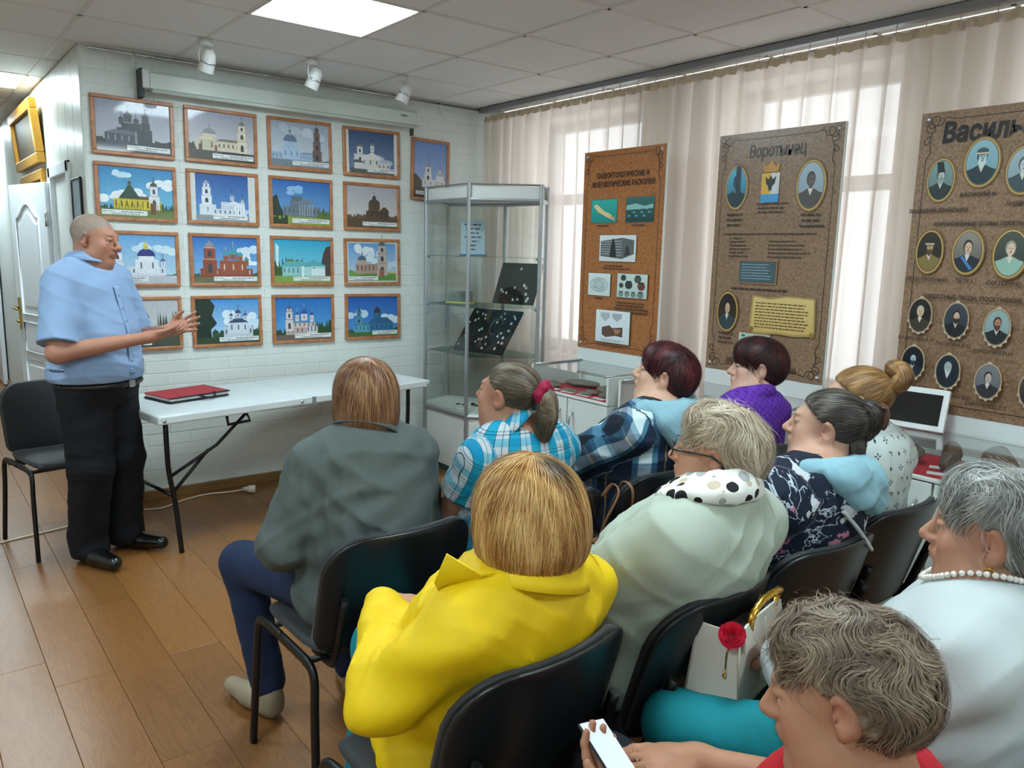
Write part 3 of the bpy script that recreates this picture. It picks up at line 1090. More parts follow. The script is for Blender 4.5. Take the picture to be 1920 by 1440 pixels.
class Pic(Print):
    def sky(s, a, b): return s.rect(0, 0, IW, IH, a, b)

    def cl(s, x, y, r, c='#e9eef2'):
        rr = random.Random(int(x * 1e4))
        for k in range(6):
            s.ell(min(max(x + rr.uniform(-1, 1) * r, .02), IW - .02), y + rr.uniform(-.3, .3) * r, min(r * rr.uniform(.4, .7), .03), r * rr.uniform(.2, .35), c, n=14)
        return s

    def tree(s, x0, x1, y, hh, c):
        rr = random.Random(int(x0 * 1e4 + 3))
        pts = [(x0, 0)]
        n = max(4, int((x1 - x0) / .008))
        for k in range(n + 1):
            pts.append((x0 + (x1 - x0) * k / n, y + hh * rr.uniform(.4, 1)))
        return s.poly(pts + [(x1, 0)], c)

    def wall(s, x0, x1, y0, y1, c, nw=0, wc='#3f444a', wh=.02, rows=1, wwid=None):
        s.rect(x0, y0, x1, y1, c)
        if nw:
            st = (x1 - x0) / nw
            ww_ = wwid or min(.008, st * .4)
            for q in range(rows):
                for k in range(nw):
                    xx = x0 + st * (k + .5)
                    yy = y0 + (y1 - y0) * (q + .35) / rows
                    s.poly([(xx - ww_ / 2, yy), (xx + ww_ / 2, yy), (xx + ww_ / 2, yy + wh * .8), (xx, yy + wh), (xx - ww_ / 2, yy + wh * .8)], wc)
        return s

    def roof(s, x0, x1, y, hh, c, inset=0.0):
        return s.poly([(x0 - .006, y), (x1 + .006, y), (x1 - inset, y + hh), (x0 + inset, y + hh)], c)

    def gable(s, x0, x1, y, hh, c): return s.poly([(x0 - .004, y), (x1 + .004, y), ((x0 + x1) / 2, y + hh)], c)

    def cross(s, x, y, hh, c='#4c4630'):
        s.rect(x - .0011, y, x + .0011, y + hh, c)
        return s.rect(x - .004, y + hh * .6, x + .004, y + hh * .7, c)

    def dome(s, x, y, r, c, hh=1.0):
        return s.ell(x, y, r, r * hh, c, a0=0, a1=180, n=16)

    def onion(s, x, y, r, c, cross='#4c4630'):
        pts = []
        for u, wv in ((0, .75), (.12, .95), (.35, 1.05), (.6, .9), (.85, .5), (1.05, .22), (1.35, .05)):
            pts.append((x + r * wv, y + r * 1.2 * u))
        s.poly(pts + [(2 * x - a, b) for a, b in pts[::-1]], c)
        return s.cross(x, y + r * 1.5, r * 1.3 + .006, cross)

    def drum(s, x, y, r, hh, c, dc, wc='#55585c', cross='#4c4630'):
        s.rect(x - r, y, x + r, y + hh, c)
        s.rect(x - r * .2, y + hh * .25, x + r * .2, y + hh * .8, wc)
        return s.onion(x, y + hh, r * 1.15, dc, cross)

    def tower(s, x, w0, y, tiers, c, wc, top):
        """stepped bell tower: tiers of (width, height)"""
        for (ww_, hh) in tiers:
            s.rect(x - ww_ / 2, y, x + ww_ / 2, y + hh, c)
            s.rect(x - ww_ / 2 - .004, y + hh - .004, x + ww_ / 2 + .004, y + hh, wc)
            s.poly([(x - ww_ * .16, y + hh * .2), (x + ww_ * .16, y + hh * .2), (x + ww_ * .16, y + hh * .6), (x, y + hh * .75), (x - ww_ * .16, y + hh * .6)], '#3d4046')
            y += hh
        return s.onion(x, y, tiers[-1][0] * .42, top)

    def cap(s, x0, x1, y0=.012, hh=.028):
        s.rect(x0, y0, x1, y0 + hh, '#dfe2e2')
        s.text(x0 + .004, y0 + hh * .55, 'Храм в честь', hh * .36, '#33353a', bold=.0001)
        s.lines(x0 + (x1 - x0) * .42, x1 - .008, y0 + hh * .56, 1, .01, hh * .16, '#4a4c52', int(x0 * 999), .1)
        return s.lines(x0 + (x1 - x0) * .2, x1 - .03, y0 + hh * .16, 1, .01, hh * .15, '#5a5c62', int(x0 * 777), .3)


def P11(p):
    p.sky('#8f95a8', '#c2c2cb').tree(0, IW, .05, .035, '#2e3532')
    dk = '#34393d'
    p.wall(.11, .30, .05, .135, dk, 6, '#4d5358').wall(.135, .24, .12, .165, '#3a4044')
    for x, y, r in ((.135, .155, .012), (.17, .17, .02), (.215, .15, .013)):
        p.drum(x, y, r, .025, dk, '#30363b', '#5a6065', '#565c66')
    p.tower(.265, .05, .06, [(.055, .06), (.045, .05), (.034, .04)], dk, '#2b3034', '#2b3034')
    p.wall(.045, .225, .04, .10, '#41444c', 5, '#8a8d97', .035).roof(.045, .225, .10, .022, '#686a78', .05)
    p.rect(0, 0, IW, .045, '#3a3b44').poly([(.2, .04), (.3, .03), (.34, .035), (.25, .045)], '#8d8f9c')
    p.rect(.205, .05, .215, .12, '#8d8b93').cap(.16, .395)


def P12(p):
    p.sky('#979aae', '#d5cdcb').tree(0, .12, .03, .09, '#3d4238').wall(.045, .17, .05, .12, '#cbbfa4', 2, '#57544c', .04)
    p.gable(.055, .165, .12, .03, '#ddd2b8').dome(.125, .15, .042, '#8d8d8f', .9).rect(.085, .135, .165, .155, '#d5c9ad').cross(.125, .186, .022)
    p.wall(.17, .31, .06, .115, '#d8cbb0', 5, '#4a4640', .025).roof(.17, .31, .115, .016, '#7c756c', .02)
    p.tower(.325, .07, .05, [(.06, .08), (.052, .055), (.042, .04)], '#ddd2bc', '#b3a78c', '#77787c')
    p.rect(0, 0, IW, .055, '#4d4a44').poly([(.2, .055), (.33, .05), (.40, .02), (.40, 0), (.2, 0)], '#2b2926').rect(.155, .04, .17, .09, '#7c5a48').rect(.06, .04, .08, .09, '#5d4a40').cap(.14, .395)


def P13(p):
    p.sky('#9fabbd', '#cdd3da').cl(.1, .23, .08, '#b8c2ce').cl(.3, .21, .09, '#c3ccd6').tree(0, IW, .03, .03, '#6e7a80')
    p.wall(.075, .195, .04, .125, '#a9bfd8', 3, '#7389a3', .035).gable(.085, .185, .125, .02, '#b5c9df').rect(.095, .12, .165, .165, '#a3b9d2').dome(.13, .16, .046, '#63758f', 1.0)
    p.drum(.13, .2, .008, .022, '#a9b5c4', '#5b6a80').wall(.195, .33, .04, .085, '#a4bad4', 8, '#6f86a3', .024).roof(.195, .33, .085, .012, '#7c8ea6', .02)
    p.wall(0, .075, .04, .09, '#9fb3c9', 3, '#7488a0').tower(.315, .07, .04, [(.065, .07), (.05, .06), (.042, .055), (.03, .025)], '#74605a', '#5d4d49', '#5d4d49')
    p.rect(0, 0, IW, .045, '#76838c').cap(.14, .395)


def P14(p):
    p.rect(0, 0, IW, IH, '#d8d8d3')
    p.rect(.02, 0, IW - .025, IH, '#355079', '#6f86a6').cl(.3, .09, .07, '#a9b7c9').tree(.03, .37, .02, .02, '#59605e')
    p.wall(.06, .26, .03, .13, '#d5d4d2', 4, '#3d414a', .03).gable(.12, .28, .10, .05, '#e0dfdc').wall(.24, .34, .03, .08, '#cfcecb', 3, '#464a52', .02)
    p.tower(.105, .05, .06, [(.055, .07), (.042, .05)], '#dedddb', '#a9a9ab', '#6c7078').drum(.20, .15, .014, .04, '#e2e1de', '#7b7f86').roof(.05, .13, .07, .02, '#5f6163', .02).rect(0, 0, .02, IH, '#d8d8d3').cap(.16, .395)


def P15(p):      # upright picture
    w_, h_ = IH, IW
    p.rect(0, 0, w_, h_, '#5f80ba', '#a3b6d4')
    p.poly([(0, 0), (w_, 0), (w_, .08), (.12, .085), (.06, .13), (.03, .16), (0, .17)], '#4b4a3f')
    p.wall(.075, .275, .075, .135, '#d3cdcb', 4, '#8f8a8a', .03)
    p.tower(.125, .05, .12, [(.06, .06), (.048, .045)], '#d5d0cf', '#b3aeae', '#8f8f96').rect(.195, .13, .26, .165, '#d8d3d1').dome(.228, .165, .034, '#a9adb5', .9).drum(.228, .19, .01, .02, '#d5d0cf', '#8f8f96')
    p.rect(.02, .02, .2, .045, '#dfe0e0').lines(.03, .19, .034, 2, .009, .004, '#5a5c62', 5, .3)


def P21(p):
    p.sky('#1c7fb8', '#7cc3e0').cl(.33, .20, .07).cl(.06, .12, .08).cl(.17, .13, .07).cl(.1, .24, .05, '#bfe0ee').tree(0, .09, .02, .06, '#2f5a33').tree(.3, IW, .02, .07, '#3a6238')
    p.wall(.07, .33, .04, .105, '#c9b52f', 9, '#6b5c22', .035).roof(.10, .32, .105, .018, '#6a4a3a', .03)
    p.poly([(.10, .11), (.13, .15), (.15, .18), (.17, .18), (.19, .15), (.215, .11)], '#22442f').drum(.16, .18, .008, .015, '#3a5a44', '#22442f', cross='#c9c06a')
    p.tower(.292, .05, .05, [(.06, .08), (.045, .055)], '#d5d8da', '#a9adb3', '#3c4a42').wall(.23, .28, .04, .09, '#d3be37', 1, '#4a3a20', .04)
    p.rect(0, 0, IW, .045, '#6d7a40')
    for k in range(24):
        p.rect(.02 + .016 * k, .03, .022 + .016 * k, .075, '#2b2f2a')
        p.d -= p.step
    p.rect(.27, .02, .30, .085, '#6d4a2c').cap(.006, .25)


def P22(p):
    p.rect(0, 0, IW, IH, '#d5d7d3').rect(.03, 0, IW - .045, IH, '#1d4f96', '#5c94cd').cl(.3, .07, .06, '#b9cfe6')
    p.wall(.05, .15, .035, .10, '#d6dbe2', 1, '#8593a5', .03).tower(.095, .05, .10, [(.062, .055), (.05, .05), (.036, .02)], '#dfe3e8', '#a9b5c4', '#8fa0b4')
    p.wall(.13, .34, .035, .075, '#cfd6df', 7, '#4a5566', .02).wall(.18, .33, .075, .12, '#c6cfda').gable(.20, .32, .10, .03, '#dbe1e8')
    for k in range(4): p.rect(.265 + .018 * k, .035, .273 + .018 * k, .1, '#f0f2f4')
    p.drum(.25, .13, .012, .025, '#ccd5e0', '#7688a0').drum(.315, .115, .009, .02, '#ccd5e0', '#7688a0').rect(.03, 0, IW - .045, .035, '#8a9096').cap(.13, .345)


def P23(p):
    p.sky('#1f63ad', '#74a9d6').cl(.15, .22, .06, '#8fb9de').poly([(0, 0), (0, .17), (.03, .19), (.05, .12), (.07, .08), (.08, 0)], '#26392a').tree(.33, IW, .03, .1, '#4a6134')
    p.wall(.07, .33, .05, .12, '#6c7a85', 9, '#4a555f', .03).rect(.12, .1, .24, .16, '#66737e').rect(.13, .155, .20, .185, '#5a666f').gable(.16, .30, .14, .035, '#73818c')
    for k in range(6): p.rect(.18 + .018 * k, .06, .188 + .018 * k, .135, '#93a0aa')
    p.rect(0, 0, IW, .052, '#8a9a3f').tree(0, .1, .0, .07, '#2b3d27').poly([(.3, .05), (.33, .1), (.36, .06), (.4, .1), (.4, .04)], '#5a7038').cap(.13, .395)


def P24(p):
    p.sky('#a9a6ad', '#d2cdca').tree(0, IW, .05, .05, '#6a5540').rect(0, 0, IW, .065, '#5b4a38')
    br_ = '#54402f'
    p.wall(.15, .33, .06, .115, br_, 4, '#352920', .03).gable(.16, .26, .115, .03, '#5d4837').rect(.17, .125, .26, .165, br_).dome(.215, .165, .045, '#4a3b30', .75).rect(.20, .19, .23, .205, '#4a3b30').onion(.215, .205, .014, '#3d3129').roof(.26, .33, .115, .03, '#4f3f32', .025)
    p.wall(.17, .26, .06, .1, '#61493a', 2, '#2d231b', .03).cap(.12, .395)


def P31(p):
    p.sky('#5f9fd0', '#bcd7e6').cl(.35, .2, .07, '#d0e1ea').cl(.25, .22, .08, '#c6dcea').tree(0, IW, .03, .03, '#4c6a52')
    p.wall(.02, .34, .045, .095, '#d8dbe2', 8, '#5a647c', .025).wall(.17, .30, .06, .14, '#dfe2e8', 2, '#4a5672', .04).gable(.18, .29, .135, .03, '#e6e9ee').rect(.19, .145, .275, .165, '#e2e5ea').dome(.233, .16, .05, '#27357f', .9).drum(.233, .20, .011, .02, '#d6c46a', '#d9c24a', cross='#d9c24a')
    p.tower(.075, .05, .06, [(.06, .07), (.05, .05)], '#dde0e7', '#aab2c4', '#2c3a86').drum(.325, .1, .012, .03, '#dde0e7', '#5b6b95').rect(0, 0, IW, .045, '#b9bcc4').cap(.006, .24)


def P32(p):
    p.sky('#1b6cbb', '#8cbfe6').cl(.32, .2, .09, '#cfe2f2').cl(.36, .14, .06, '#e2edf6').tree(0, IW, .03, .04, '#4a5a44')
    bk = '#8d4a35'
    p.wall(.04, .37, .035, .09, bk, 8, '#d8c6b6', .03).wall(.16, .33, .05, .14, '#96503a', 3, '#d8c6b6', .04).tower(.10, .05, .04, [(.085, .11), (.068, .07)], bk, '#d3b9a6', '#8f8d96')
    for x, y, r in ((.20, .14, .016), (.245, .15, .024), (.29, .14, .016), (.33, .115, .013)): p.drum(x, y, r, .03, '#a06048', '#3f9aa8', cross='#cfc38a')
    p.rect(0, 0, IW, .035, '#6a6a50').cap(.12, .395)


def P33(p):
    p.sky('#1f9fc6', '#8ad4e2').tree(.10, .20, .10, .08, '#5a7d4a').tree(0, .1, .05, .13, '#3d5a34').poly([(.33, 0), (.33, .12), (.35, .2), (.37, .24), (.4, .25), (.4, 0)], '#4a3d38').poly([(.01, .26), (.035, .24), (.03, .1), (.015, .12)], '#cfe6ec')
    p.wall(.055, .24, .045, .105, '#8fc3c4', 6, '#4a7378', .035).wall(.20, .36, .04, .11, '#a9d3d3', 1, '#4f7478', .04, wwid=.02).wall(.26, .36, .045, .095, '#d5e6e6').roof(.05, .25, .105, .035, '#5ea9b3', .03).gable(.19, .37, .11, .045, '#58a3ae')
    p.rect(0, 0, IW, .045, '#7f9a4a').rect(.19, .03, .205, .11, '#e2eded').cap(.13, .395)


def P34(p):
    p.rect(0, 0, IW, IH, '#d9dbd8').rect(.012, .01, IW - .012, IH - .01, '#5f95c8', '#b9d0de').cl(.1, .22, .09, '#d9e4ea').cl(.2, .17, .1, '#cfdde6').cl(.32, .12, .07, '#c3d6e2')
    p.rect(.012, .01, IW - .012, .06, '#5d8a3c').poly([(.012, .09), (.08, .07), (.15, .06), (.012, .04)], '#6f9a48').rect(.3, .06, IW - .012, .07, '#c9b455')
    p.wall(.065, .25, .06, .13, '#a98d80', 6, '#5d4840', .04).rect(.08, .12, .15, .155, '#b39c90').dome(.115, .155, .034, '#4d6272', .9).drum(.115, .185, .006, .012, '#8d8580', '#4d6272').tower(.275, .05, .045, [(.085, .09), (.07, .07), (.06, .055)], '#b5a79e', '#8d7d74', '#5d6870').rect(.25, .04, .29, .09, '#9a5f4a').cap(.006, .24, .014)


def P41(p):
    p.sky('#b9bcc0', '#d3d5d6').tree(0, IW, .03, .03, '#3d4436').wall(.05, .25, .03, .10, '#7d6b58', 5, '#3a3026', .03).roof(.05, .25, .10, .05, '#4d5a52', .06).tower(.20, .05, .08, [(.06, .06), (.045, .04)], '#77664f', '#5a4d3c', '#43584d').poly([(.165, .18), (.235, .18), (.20, .25)], '#43584d').rect(.30, .02, .325, .12, '#33302a').tree(.28, IW, .0, .25, '#4b4f42').cap(.006, .24)


def P42(p):
    p.sky('#3f8ed0', '#b5d8ee').cl(.27, .16, .1, '#dcebf4').cl(.33, .12, .07, '#cfe3f0').poly([(0, 0), (0, IH), (.09, IH), (.12, .24), (.10, .18), (.13, .13), (.09, .09), (.1, 0)], '#1f3226').tree(.1, .19, .03, .08, '#33502f').tree(.33, IW, .03, .09, '#2c4a2c')
    p.wall(.17, .36, .04, .10, '#c5ccd6', 6, '#4d5668', .03).wall(.20, .33, .06, .13, '#d0d7e0', 3, '#4d5668', .035).poly([(.20, .13), (.33, .13), (.30, .155), (.23, .155)], '#3d4a66')
    for x, y, r in ((.22, .145, .010), (.265, .16, .016), (.31, .145, .010)): p.drum(x, y, r, .03, '#c9d0da', '#3a4a70')
    p.rect(0, 0, IW, .04, '#33452f').cap(.14, .395)


def P43(p):
    p.sky('#1668b5', '#5fa6da').tree(.28, IW, .03, .12, '#27492c').tree(0, .07, .02, .07, '#33422c')
    p.wall(.07, .30, .035, .085, '#b9a7a3', 7, '#8d4f46', .035).wall(.09, .28, .08, .115, '#c9bcb8', 6, '#7d4a44', .025).tower(.095, .05, .06, [(.055, .08), (.045, .055), (.032, .02)], '#d3cac7', '#a65f52', '#2f5a9a')
    for x, y, r in ((.15, .125, .012), (.20, .13, .022), (.255, .12, .013)): p.drum(x, y, r, .045, '#d8d0ce', '#2a58a0', '#7d7f8a', '#c9b04a')
    p.wall(.215, .29, .035, .09, '#d5ccc8', 3, '#3d4f66', .04).rect(0, 0, IW, .036, '#6a5f58').cap(.13, .395)


def P44(p):
    p.sky('#0f56ad', '#4f97d6').cl(.06, .17, .08, '#c3d8ea').cl(.35, .13, .08, '#cfdfee').cl(.30, .11, .05, '#e2ecf4').tree(0, IW, .02, .05, '#3a5a34')
    p.wall(.05, .17, .03, .08, '#5fa0b8', 4, '#2c5668', .03).roof(.05, .17, .08, .025, '#3f7f9a', .02).tower(.085, .04, .09, [(.055, .05), (.04, .035)], '#4f8fae', '#356f8c', '#2c5f7e').poly([(.07, .175), (.10, .175), (.085, .225)], '#2f6380')
    p.wall(.17, .36, .03, .095, '#2f6f98', 5, '#1d4560', .03).roof(.16, .36, .095, .04, '#2d5f88', .05).rect(.20, .135, .26, .17, '#2f6a94').poly([(.20, .17), (.21, .195), (.23, .21), (.25, .195), (.26, .17)], '#4a2f3a').onion(.23, .205, .007, '#4a2f3a').rect(0, 0, IW, .032, '#4a6a3c').cap(.19, .395)


FNS = [[P11, P12, P13, P14], [P21, P22, P23, P24], [P31, P32, P33, P34], [P41, P42, P43, P44]]
PLAB = [['framed picture of a dark multi-domed church under a grey sky, top left corner', 'framed picture of a cream church with a bell tower at its right', 'framed picture of a pale blue church beside a separate brown tower', 'framed picture of a white church on deep blue, top row beside the upright picture'],
        ['framed picture of a yellow church with a green tent roof', 'framed picture of a white columned church with a tall tower at its left', 'framed picture of a grey roofless church behind green trees', 'framed picture of a brown brick church under an overcast sky'],
        ['framed picture of a white church with dark blue domes, behind the man', 'framed picture of a red brick church with turquoise domes', 'framed picture of a low turquoise-roofed white building under a turquoise sky', 'framed picture of a ruined church with a tall tower on a green meadow'],
        ['framed picture half hidden by the raised hands of the man', 'framed picture of a small white church with dark trees at its left', 'framed picture of a red and white church with blue domes, bottom row', 'framed picture of a blue wooden church, bottom right of the grid']]


def frame_mesh(w_, h_):
    m = MB()
    fw_, th = .022, .022
    for (x0, x1, z0, z1) in ((0, w_, 0, fw_), (0, w_, h_ - fw_, h_), (0, fw_, fw_, h_ - fw_), (w_ - fw_, w_, fw_, h_ - fw_)):
        m.bbox(x0, x1, -th, 0, z0, z1, .004)
    return m.mesh('frame')


fme = frame_mesh(.444, .329)
fme.materials.append(M_fr)
hr = random.Random(2)
RTOP = (2.41, 2.04, 1.655, 1.268)
CLEFT = (0.938, 1.442, 1.956, 2.484)
for r_ in range(4):
    for c_ in range(4):
        e = empty('picture', (CLEFT[c_], YB - .006, RTOP[r_] - .325))
        tag(e, PLAB[r_][c_], 'picture', 'framed church pictures on the wall')
        e.rotation_euler = (R(-1.2), hr.uniform(-.008, .008), 0)
        link('frame', fme, M_fr, e)
        p = Pic()
        FNS[r_][c_](p)
        p.build('print', M_pic, e, (.022, -.012, .022))
        MB().box(.01, .434, -.012, -.002, .01, .319).build('backing', M_plas, e)
e = empty('picture', (3.015, YB - .006, 1.955))
tag(e, 'upright framed picture of a white church, partly behind the showcase', 'picture', 'framed church pictures on the wall')
e.rotation_euler = (R(-1.2), R(1.6), 0)
link('frame', frame_mesh(.329, .444), M_fr, e)
p = Pic()
P15(p)
p.build('print', M_pic, e, (.022, -.012, .022))
MB().box(.01, .319, -.012, -.002, .01, .434).build('backing', M_plas, e)

# hanging rail with hooks, projection screen, spotlights
e = empty('picture_rail', (0, 0, 0), 0, 'thin metal picture rail with hooks along the top of the picture wall', 'picture rail')
MB().tube([(.935, YB - .05, 2.648), (3.60, YB - .05, 2.648)], .0075, n=8).build('rail_tube', M_chrome, e)
for x in (.98, 1.33, 1.75, 2.2, 2.65, 3.1, 3.5):
    MB().tube([(x, YB, 2.652), (x, YB - .05, 2.652)], .005, n=6).build('bracket', M_chrome, e)
for x in (1.17, 3.24):
    MB().tube(catmull([(x, YB - .05, 2.66), (x, YB - .06, 2.648), (x, YB - .05, 2.62), (x, YB - .05, 2.59), (x + .01, YB - .05, 2.575), (x + .018, YB - .05, 2.59), (x + .016, YB - .05, 2.605)], 4), .0028, n=6).build('hook', M_chrome, e)
e = empty('projection_screen', (1.205, YB - .05, 2.515), 0, 'rolled up projection screen in a long white case above the pictures', 'projection screen')
prof = [(-.045, -.048), (.0, -.055), (.045, -.04), (.047, .035), (.03, .05), (-.03, .05), (-.045, .035)]
m_ = MB()
n_ = len(prof)
m_.add([(x, p_[0], p_[1]) for x in (.04, 1.82) for p_ in prof], [(i, (i + 1) % n_, n_ + (i + 1) % n_, n_ + i) for i in range(n_)] + [tuple(range(n_))[::-1], tuple(range(n_, 2 * n_))])
m_.build('case', mat('screen_case', '#cdd5ce', 0.35), e)
MB().tube([(.05, -.04, -.06), (1.80, -.04, -.06)], .012, n=8).build('weight_bar', mat('screen_case'), e)
MB().bbox(.0, .04, -.045, .048, -.05, .055, .006).build('end_cap', M_plas, e)
MB().bbox(-.012, .012, -.03, .048, -.10, .06, .003).build('wall_bracket', mat('dark_bracket', '#2c3a38', 0.5), e)
MB().bbox(1.82, 1.85, -.045, .048, -.05, .055, .006).build('end_cap', M_plas, e)
MB().bbox(1.762, 1.788, -.05, -.03, -.125, -.075, .004).build('pull_grip', mat('dark_bracket'), e)
pp = Print()
pp.text(0, 0, 'LUMIEN', .016, '#3c3f3f', bold=.0004)
pp.build('maker_mark', M_print, e, (1.68, -.0485, .0))
spot0 = None
for k, i in enumerate((1, 2, 3)):
    if spot0 is None:
        s = empty('spotlight', (0, 0, 0))
        MB().lathe([(0, 0), (.036, 0), (.036, -.03), (.030, -.036), (0, -.036)], 20).build('base', M_plas, s)
        b_ = MB()
        for sx in (-1, 1):
            b_.tube([(sx * .03, 0, -.03), (sx * .042, -.004, -.08), (sx * .040, -.012, -.125)], .0045, n=6)
        b_.build('yoke', M_plas, s)
        h = MB().lathe([(0, .065), (.02, .064), (.034, .045), (.038, .01), (.041, -.05), (.038, -.056), (.034, -.05), (.03, .0), (0, .0)], 20)
        h.build('lamp_head', M_plas, s, (0, -.012, -.115), (R(22), R(8), 0))
        MB().lathe([(.0385, .004), (.0402, .002), (.0402, -.006), (.0393, -.008)], 20).build('ring', M_alu, s, (0, -.012, -.115), (R(22), R(8), 0))
        spot0 = s
    else:
        s = copy_tree(spot0)
        s.rotation_euler = (0, 0, R(25 * k))
    s.location = (GX + GS * i, GY + .02, ZC - .002)
    tag(s, ['white ceiling spotlight nearest the corridor corner', 'white ceiling spotlight in the middle of the three', 'white ceiling spotlight nearest the windows'][k], 'spotlight', 'white ceiling spotlights')

# ---------------------------------------------------------------- chairs
M_vinyl = mat('black_upholstery', '#101214', 0.62, bump=(350, 0.25, 0.001), sheen=0.15)
M_shell = mat('black_plastic', '#14171a', 0.34)


def make_chair():
    c = empty('chair')
    # curved padded back and its plastic shell
    for nm, off, th, mt, k in (('backrest', .0, .026, M_vinyl, 1.0), ('back_shell', -.020, .016, M_shell, 1.01)):
        nx, nz = 24, 14
        v, f = [], []
        Wd, H0, H1 = .235 * k, .475, .83
        def pt(u, q, side):
            # rounded rectangle outline by shrinking the width towards the corners
            z = H0 + (H1 - H0) * q
            rc = .11 if q > .5 else .05
            dz = max(0, (z - (H1 - rc)) if q > .5 else ((H0 + rc) - z))
            wl = Wd - rc + math.sqrt(max(rc * rc - dz * dz, 0))
            x = u * wl
            lean = -.205 - .10 * (z - H0) / (H1 - H0)
            bow = .055 * (x / .235) ** 2
            edge = 1 - max(abs(u) ** 6, abs(2 * q - 1) ** 8)
            return (x, lean + bow + off + side * th * (.35 + .65 * max(edge, 0) ** .4) / 2, z)
        for side in (-1, 1):
            for j in range(nz + 1):
                for i in range(nx + 1):
                    q = j / nz
                    q = .5 - .5 * math.cos(math.pi * q)
                    v.append(pt(math.sin((2 * i / nx - 1) * math.pi / 2), q, side))
        st = (nx + 1) * (nz + 1)
        for j in range(nz):
            for i in range(nx):
                a = j * (nx + 1) + i
                f.append((a, a + 1, a + nx + 2, a + nx + 1))
                f.append((st + a, st + a + nx + 1, st + a + nx + 2, st + a + 1))
        bd = [i for i in range(nx + 1)] + [(j + 1) * (nx + 1) + nx for j in range(nz)] + [nz * (nx + 1) + i for i in range(nx - 1, -1, -1)] + [j * (nx + 1) for j in range(nz - 1, 0, -1)]
        for a, b_ in zip(bd, bd[1:] + bd[:1]):
            f.append((a, st + a, st + b_, b_))
        MB().add(v, f, True).build(nm, mt, c)
    # seat pad, waterfall front edge
    nx, ny = 16, 16
    v, f = [], []
    for side in (0, 1):
        for j in range(ny + 1):
            for i in range(nx + 1):
                u, q = 2 * i / nx - 1, 2 * j / ny - 1
                u, q = math.sin(u * math.pi / 2), math.sin(q * math.pi / 2)
                kx = math.sqrt(max(1 - .28 * q * q * (abs(u)), 0)) if abs(u) > .7 else 1
                x, y = .235 * u * (1 - .10 * q ** 4), .01 + .205 * q * (1 - .10 * u ** 4)
                e_ = max(0, 1 - max(u ** 6, q ** 6)) ** .4
                z = .468 + (.024 * e_ if side else -.018 * e_) - (.012 * max(q, 0) ** 3) + .010 * abs(u) ** 2
                v.append((x, y, z))
    st = (nx + 1) * (ny + 1)
    for j in range(ny):
        for i in range(nx):
            a = j * (nx + 1) + i
            f.append((a, a + nx + 1, a + nx + 2, a + 1))
            f.append((st + a, st + a + 1, st + a + nx + 2, st + a + nx + 1))
    MB().add(v, f, True).build('seat', M_vinyl, c)
    for s in (-1, 1):
        # rear leg rises to the seat, bends forward along the side and down again as the front leg
        pts = catmull([(s * .262, -.235, .003), (s * .250, -.205, .30), (s * .247, -.20, .41), (s * .247, -.17, .447), (s * .247, -.10, .452), (s * .247, .02, .452)], 5)
        MB().tube(pts, .011, n=10, ry=.016).build('leg', M_black, c)
        pts = catmull([(s * .247, .02, .452), (s * .247, .10, .452), (s * .247, .17, .445), (s * .249, .195, .41), (s * .254, .205, .30), (s * .262, .235, .003)], 5)
        MB().tube(pts, .011, n=10, ry=.016).build('leg', M_black, c)
        MB().tube(catmull([(s * .19, -.08, .44), (s * .19, -.17, .44), (s * .19, -.205, .455), (s * .19, -.23, .52), (s * .19, -.275, .66)], 5), .009, n=8, ry=.015).build('back_post', M_black, c)
    for y in (-.13, .13):
        MB().tube([(-.247, y, .435), (.247, y, .435)], .010, n=8).build('cross_bar', M_black, c)
    return c


chair0 = make_chair()
chair_used = [False]


def place_chair(x, y, rz, label):
    c = chair0 if not chair_used[0] else copy_tree(chair0)
    chair_used[0] = True
    c.location = (x, y, 0)
    c.rotation_euler = (0, 0, rz)
    return tag(c, label, 'chair', 'black upholstered chairs')


# front row, second row, third row; the spare chair by the table faces the audience
CH = dict(grey=(1.055, 2.07, R(1)), aqua=(1.60, 2.06, R(-1)), plaid=(2.13, 2.06, R(2)), purple=(2.71, 2.07, R(-1)),
          yellow=(.93, 1.32, R(4)), cream=(1.45, 1.31, R(5)), floral=(1.97, 1.32, R(-3)), bun=(2.48, 1.36, R(-2)),
          curly=(.98, .56, R(8)), silver=(1.58, .60, R(4)))
CL = dict(grey='black chair under the woman in the grey jacket', aqua='black chair under the woman in the turquoise checked shirt', plaid='black chair under the woman in the dark plaid shirt', purple='black chair under the woman in the purple jumper',
          yellow='black chair under the woman in the yellow jacket', cream='black chair under the woman in the cream jumper', floral='black chair under the woman in the floral hooded top', bun='black chair under the woman with the hair bun',
          curly='black chair under the curly haired woman with the phone', silver='black chair under the silver haired woman with pearls')
for k in CH: place_chair(*CH[k], CL[k])
place_chair(.655, 4.63, R(180 + 12), 'empty black chair behind the standing man')

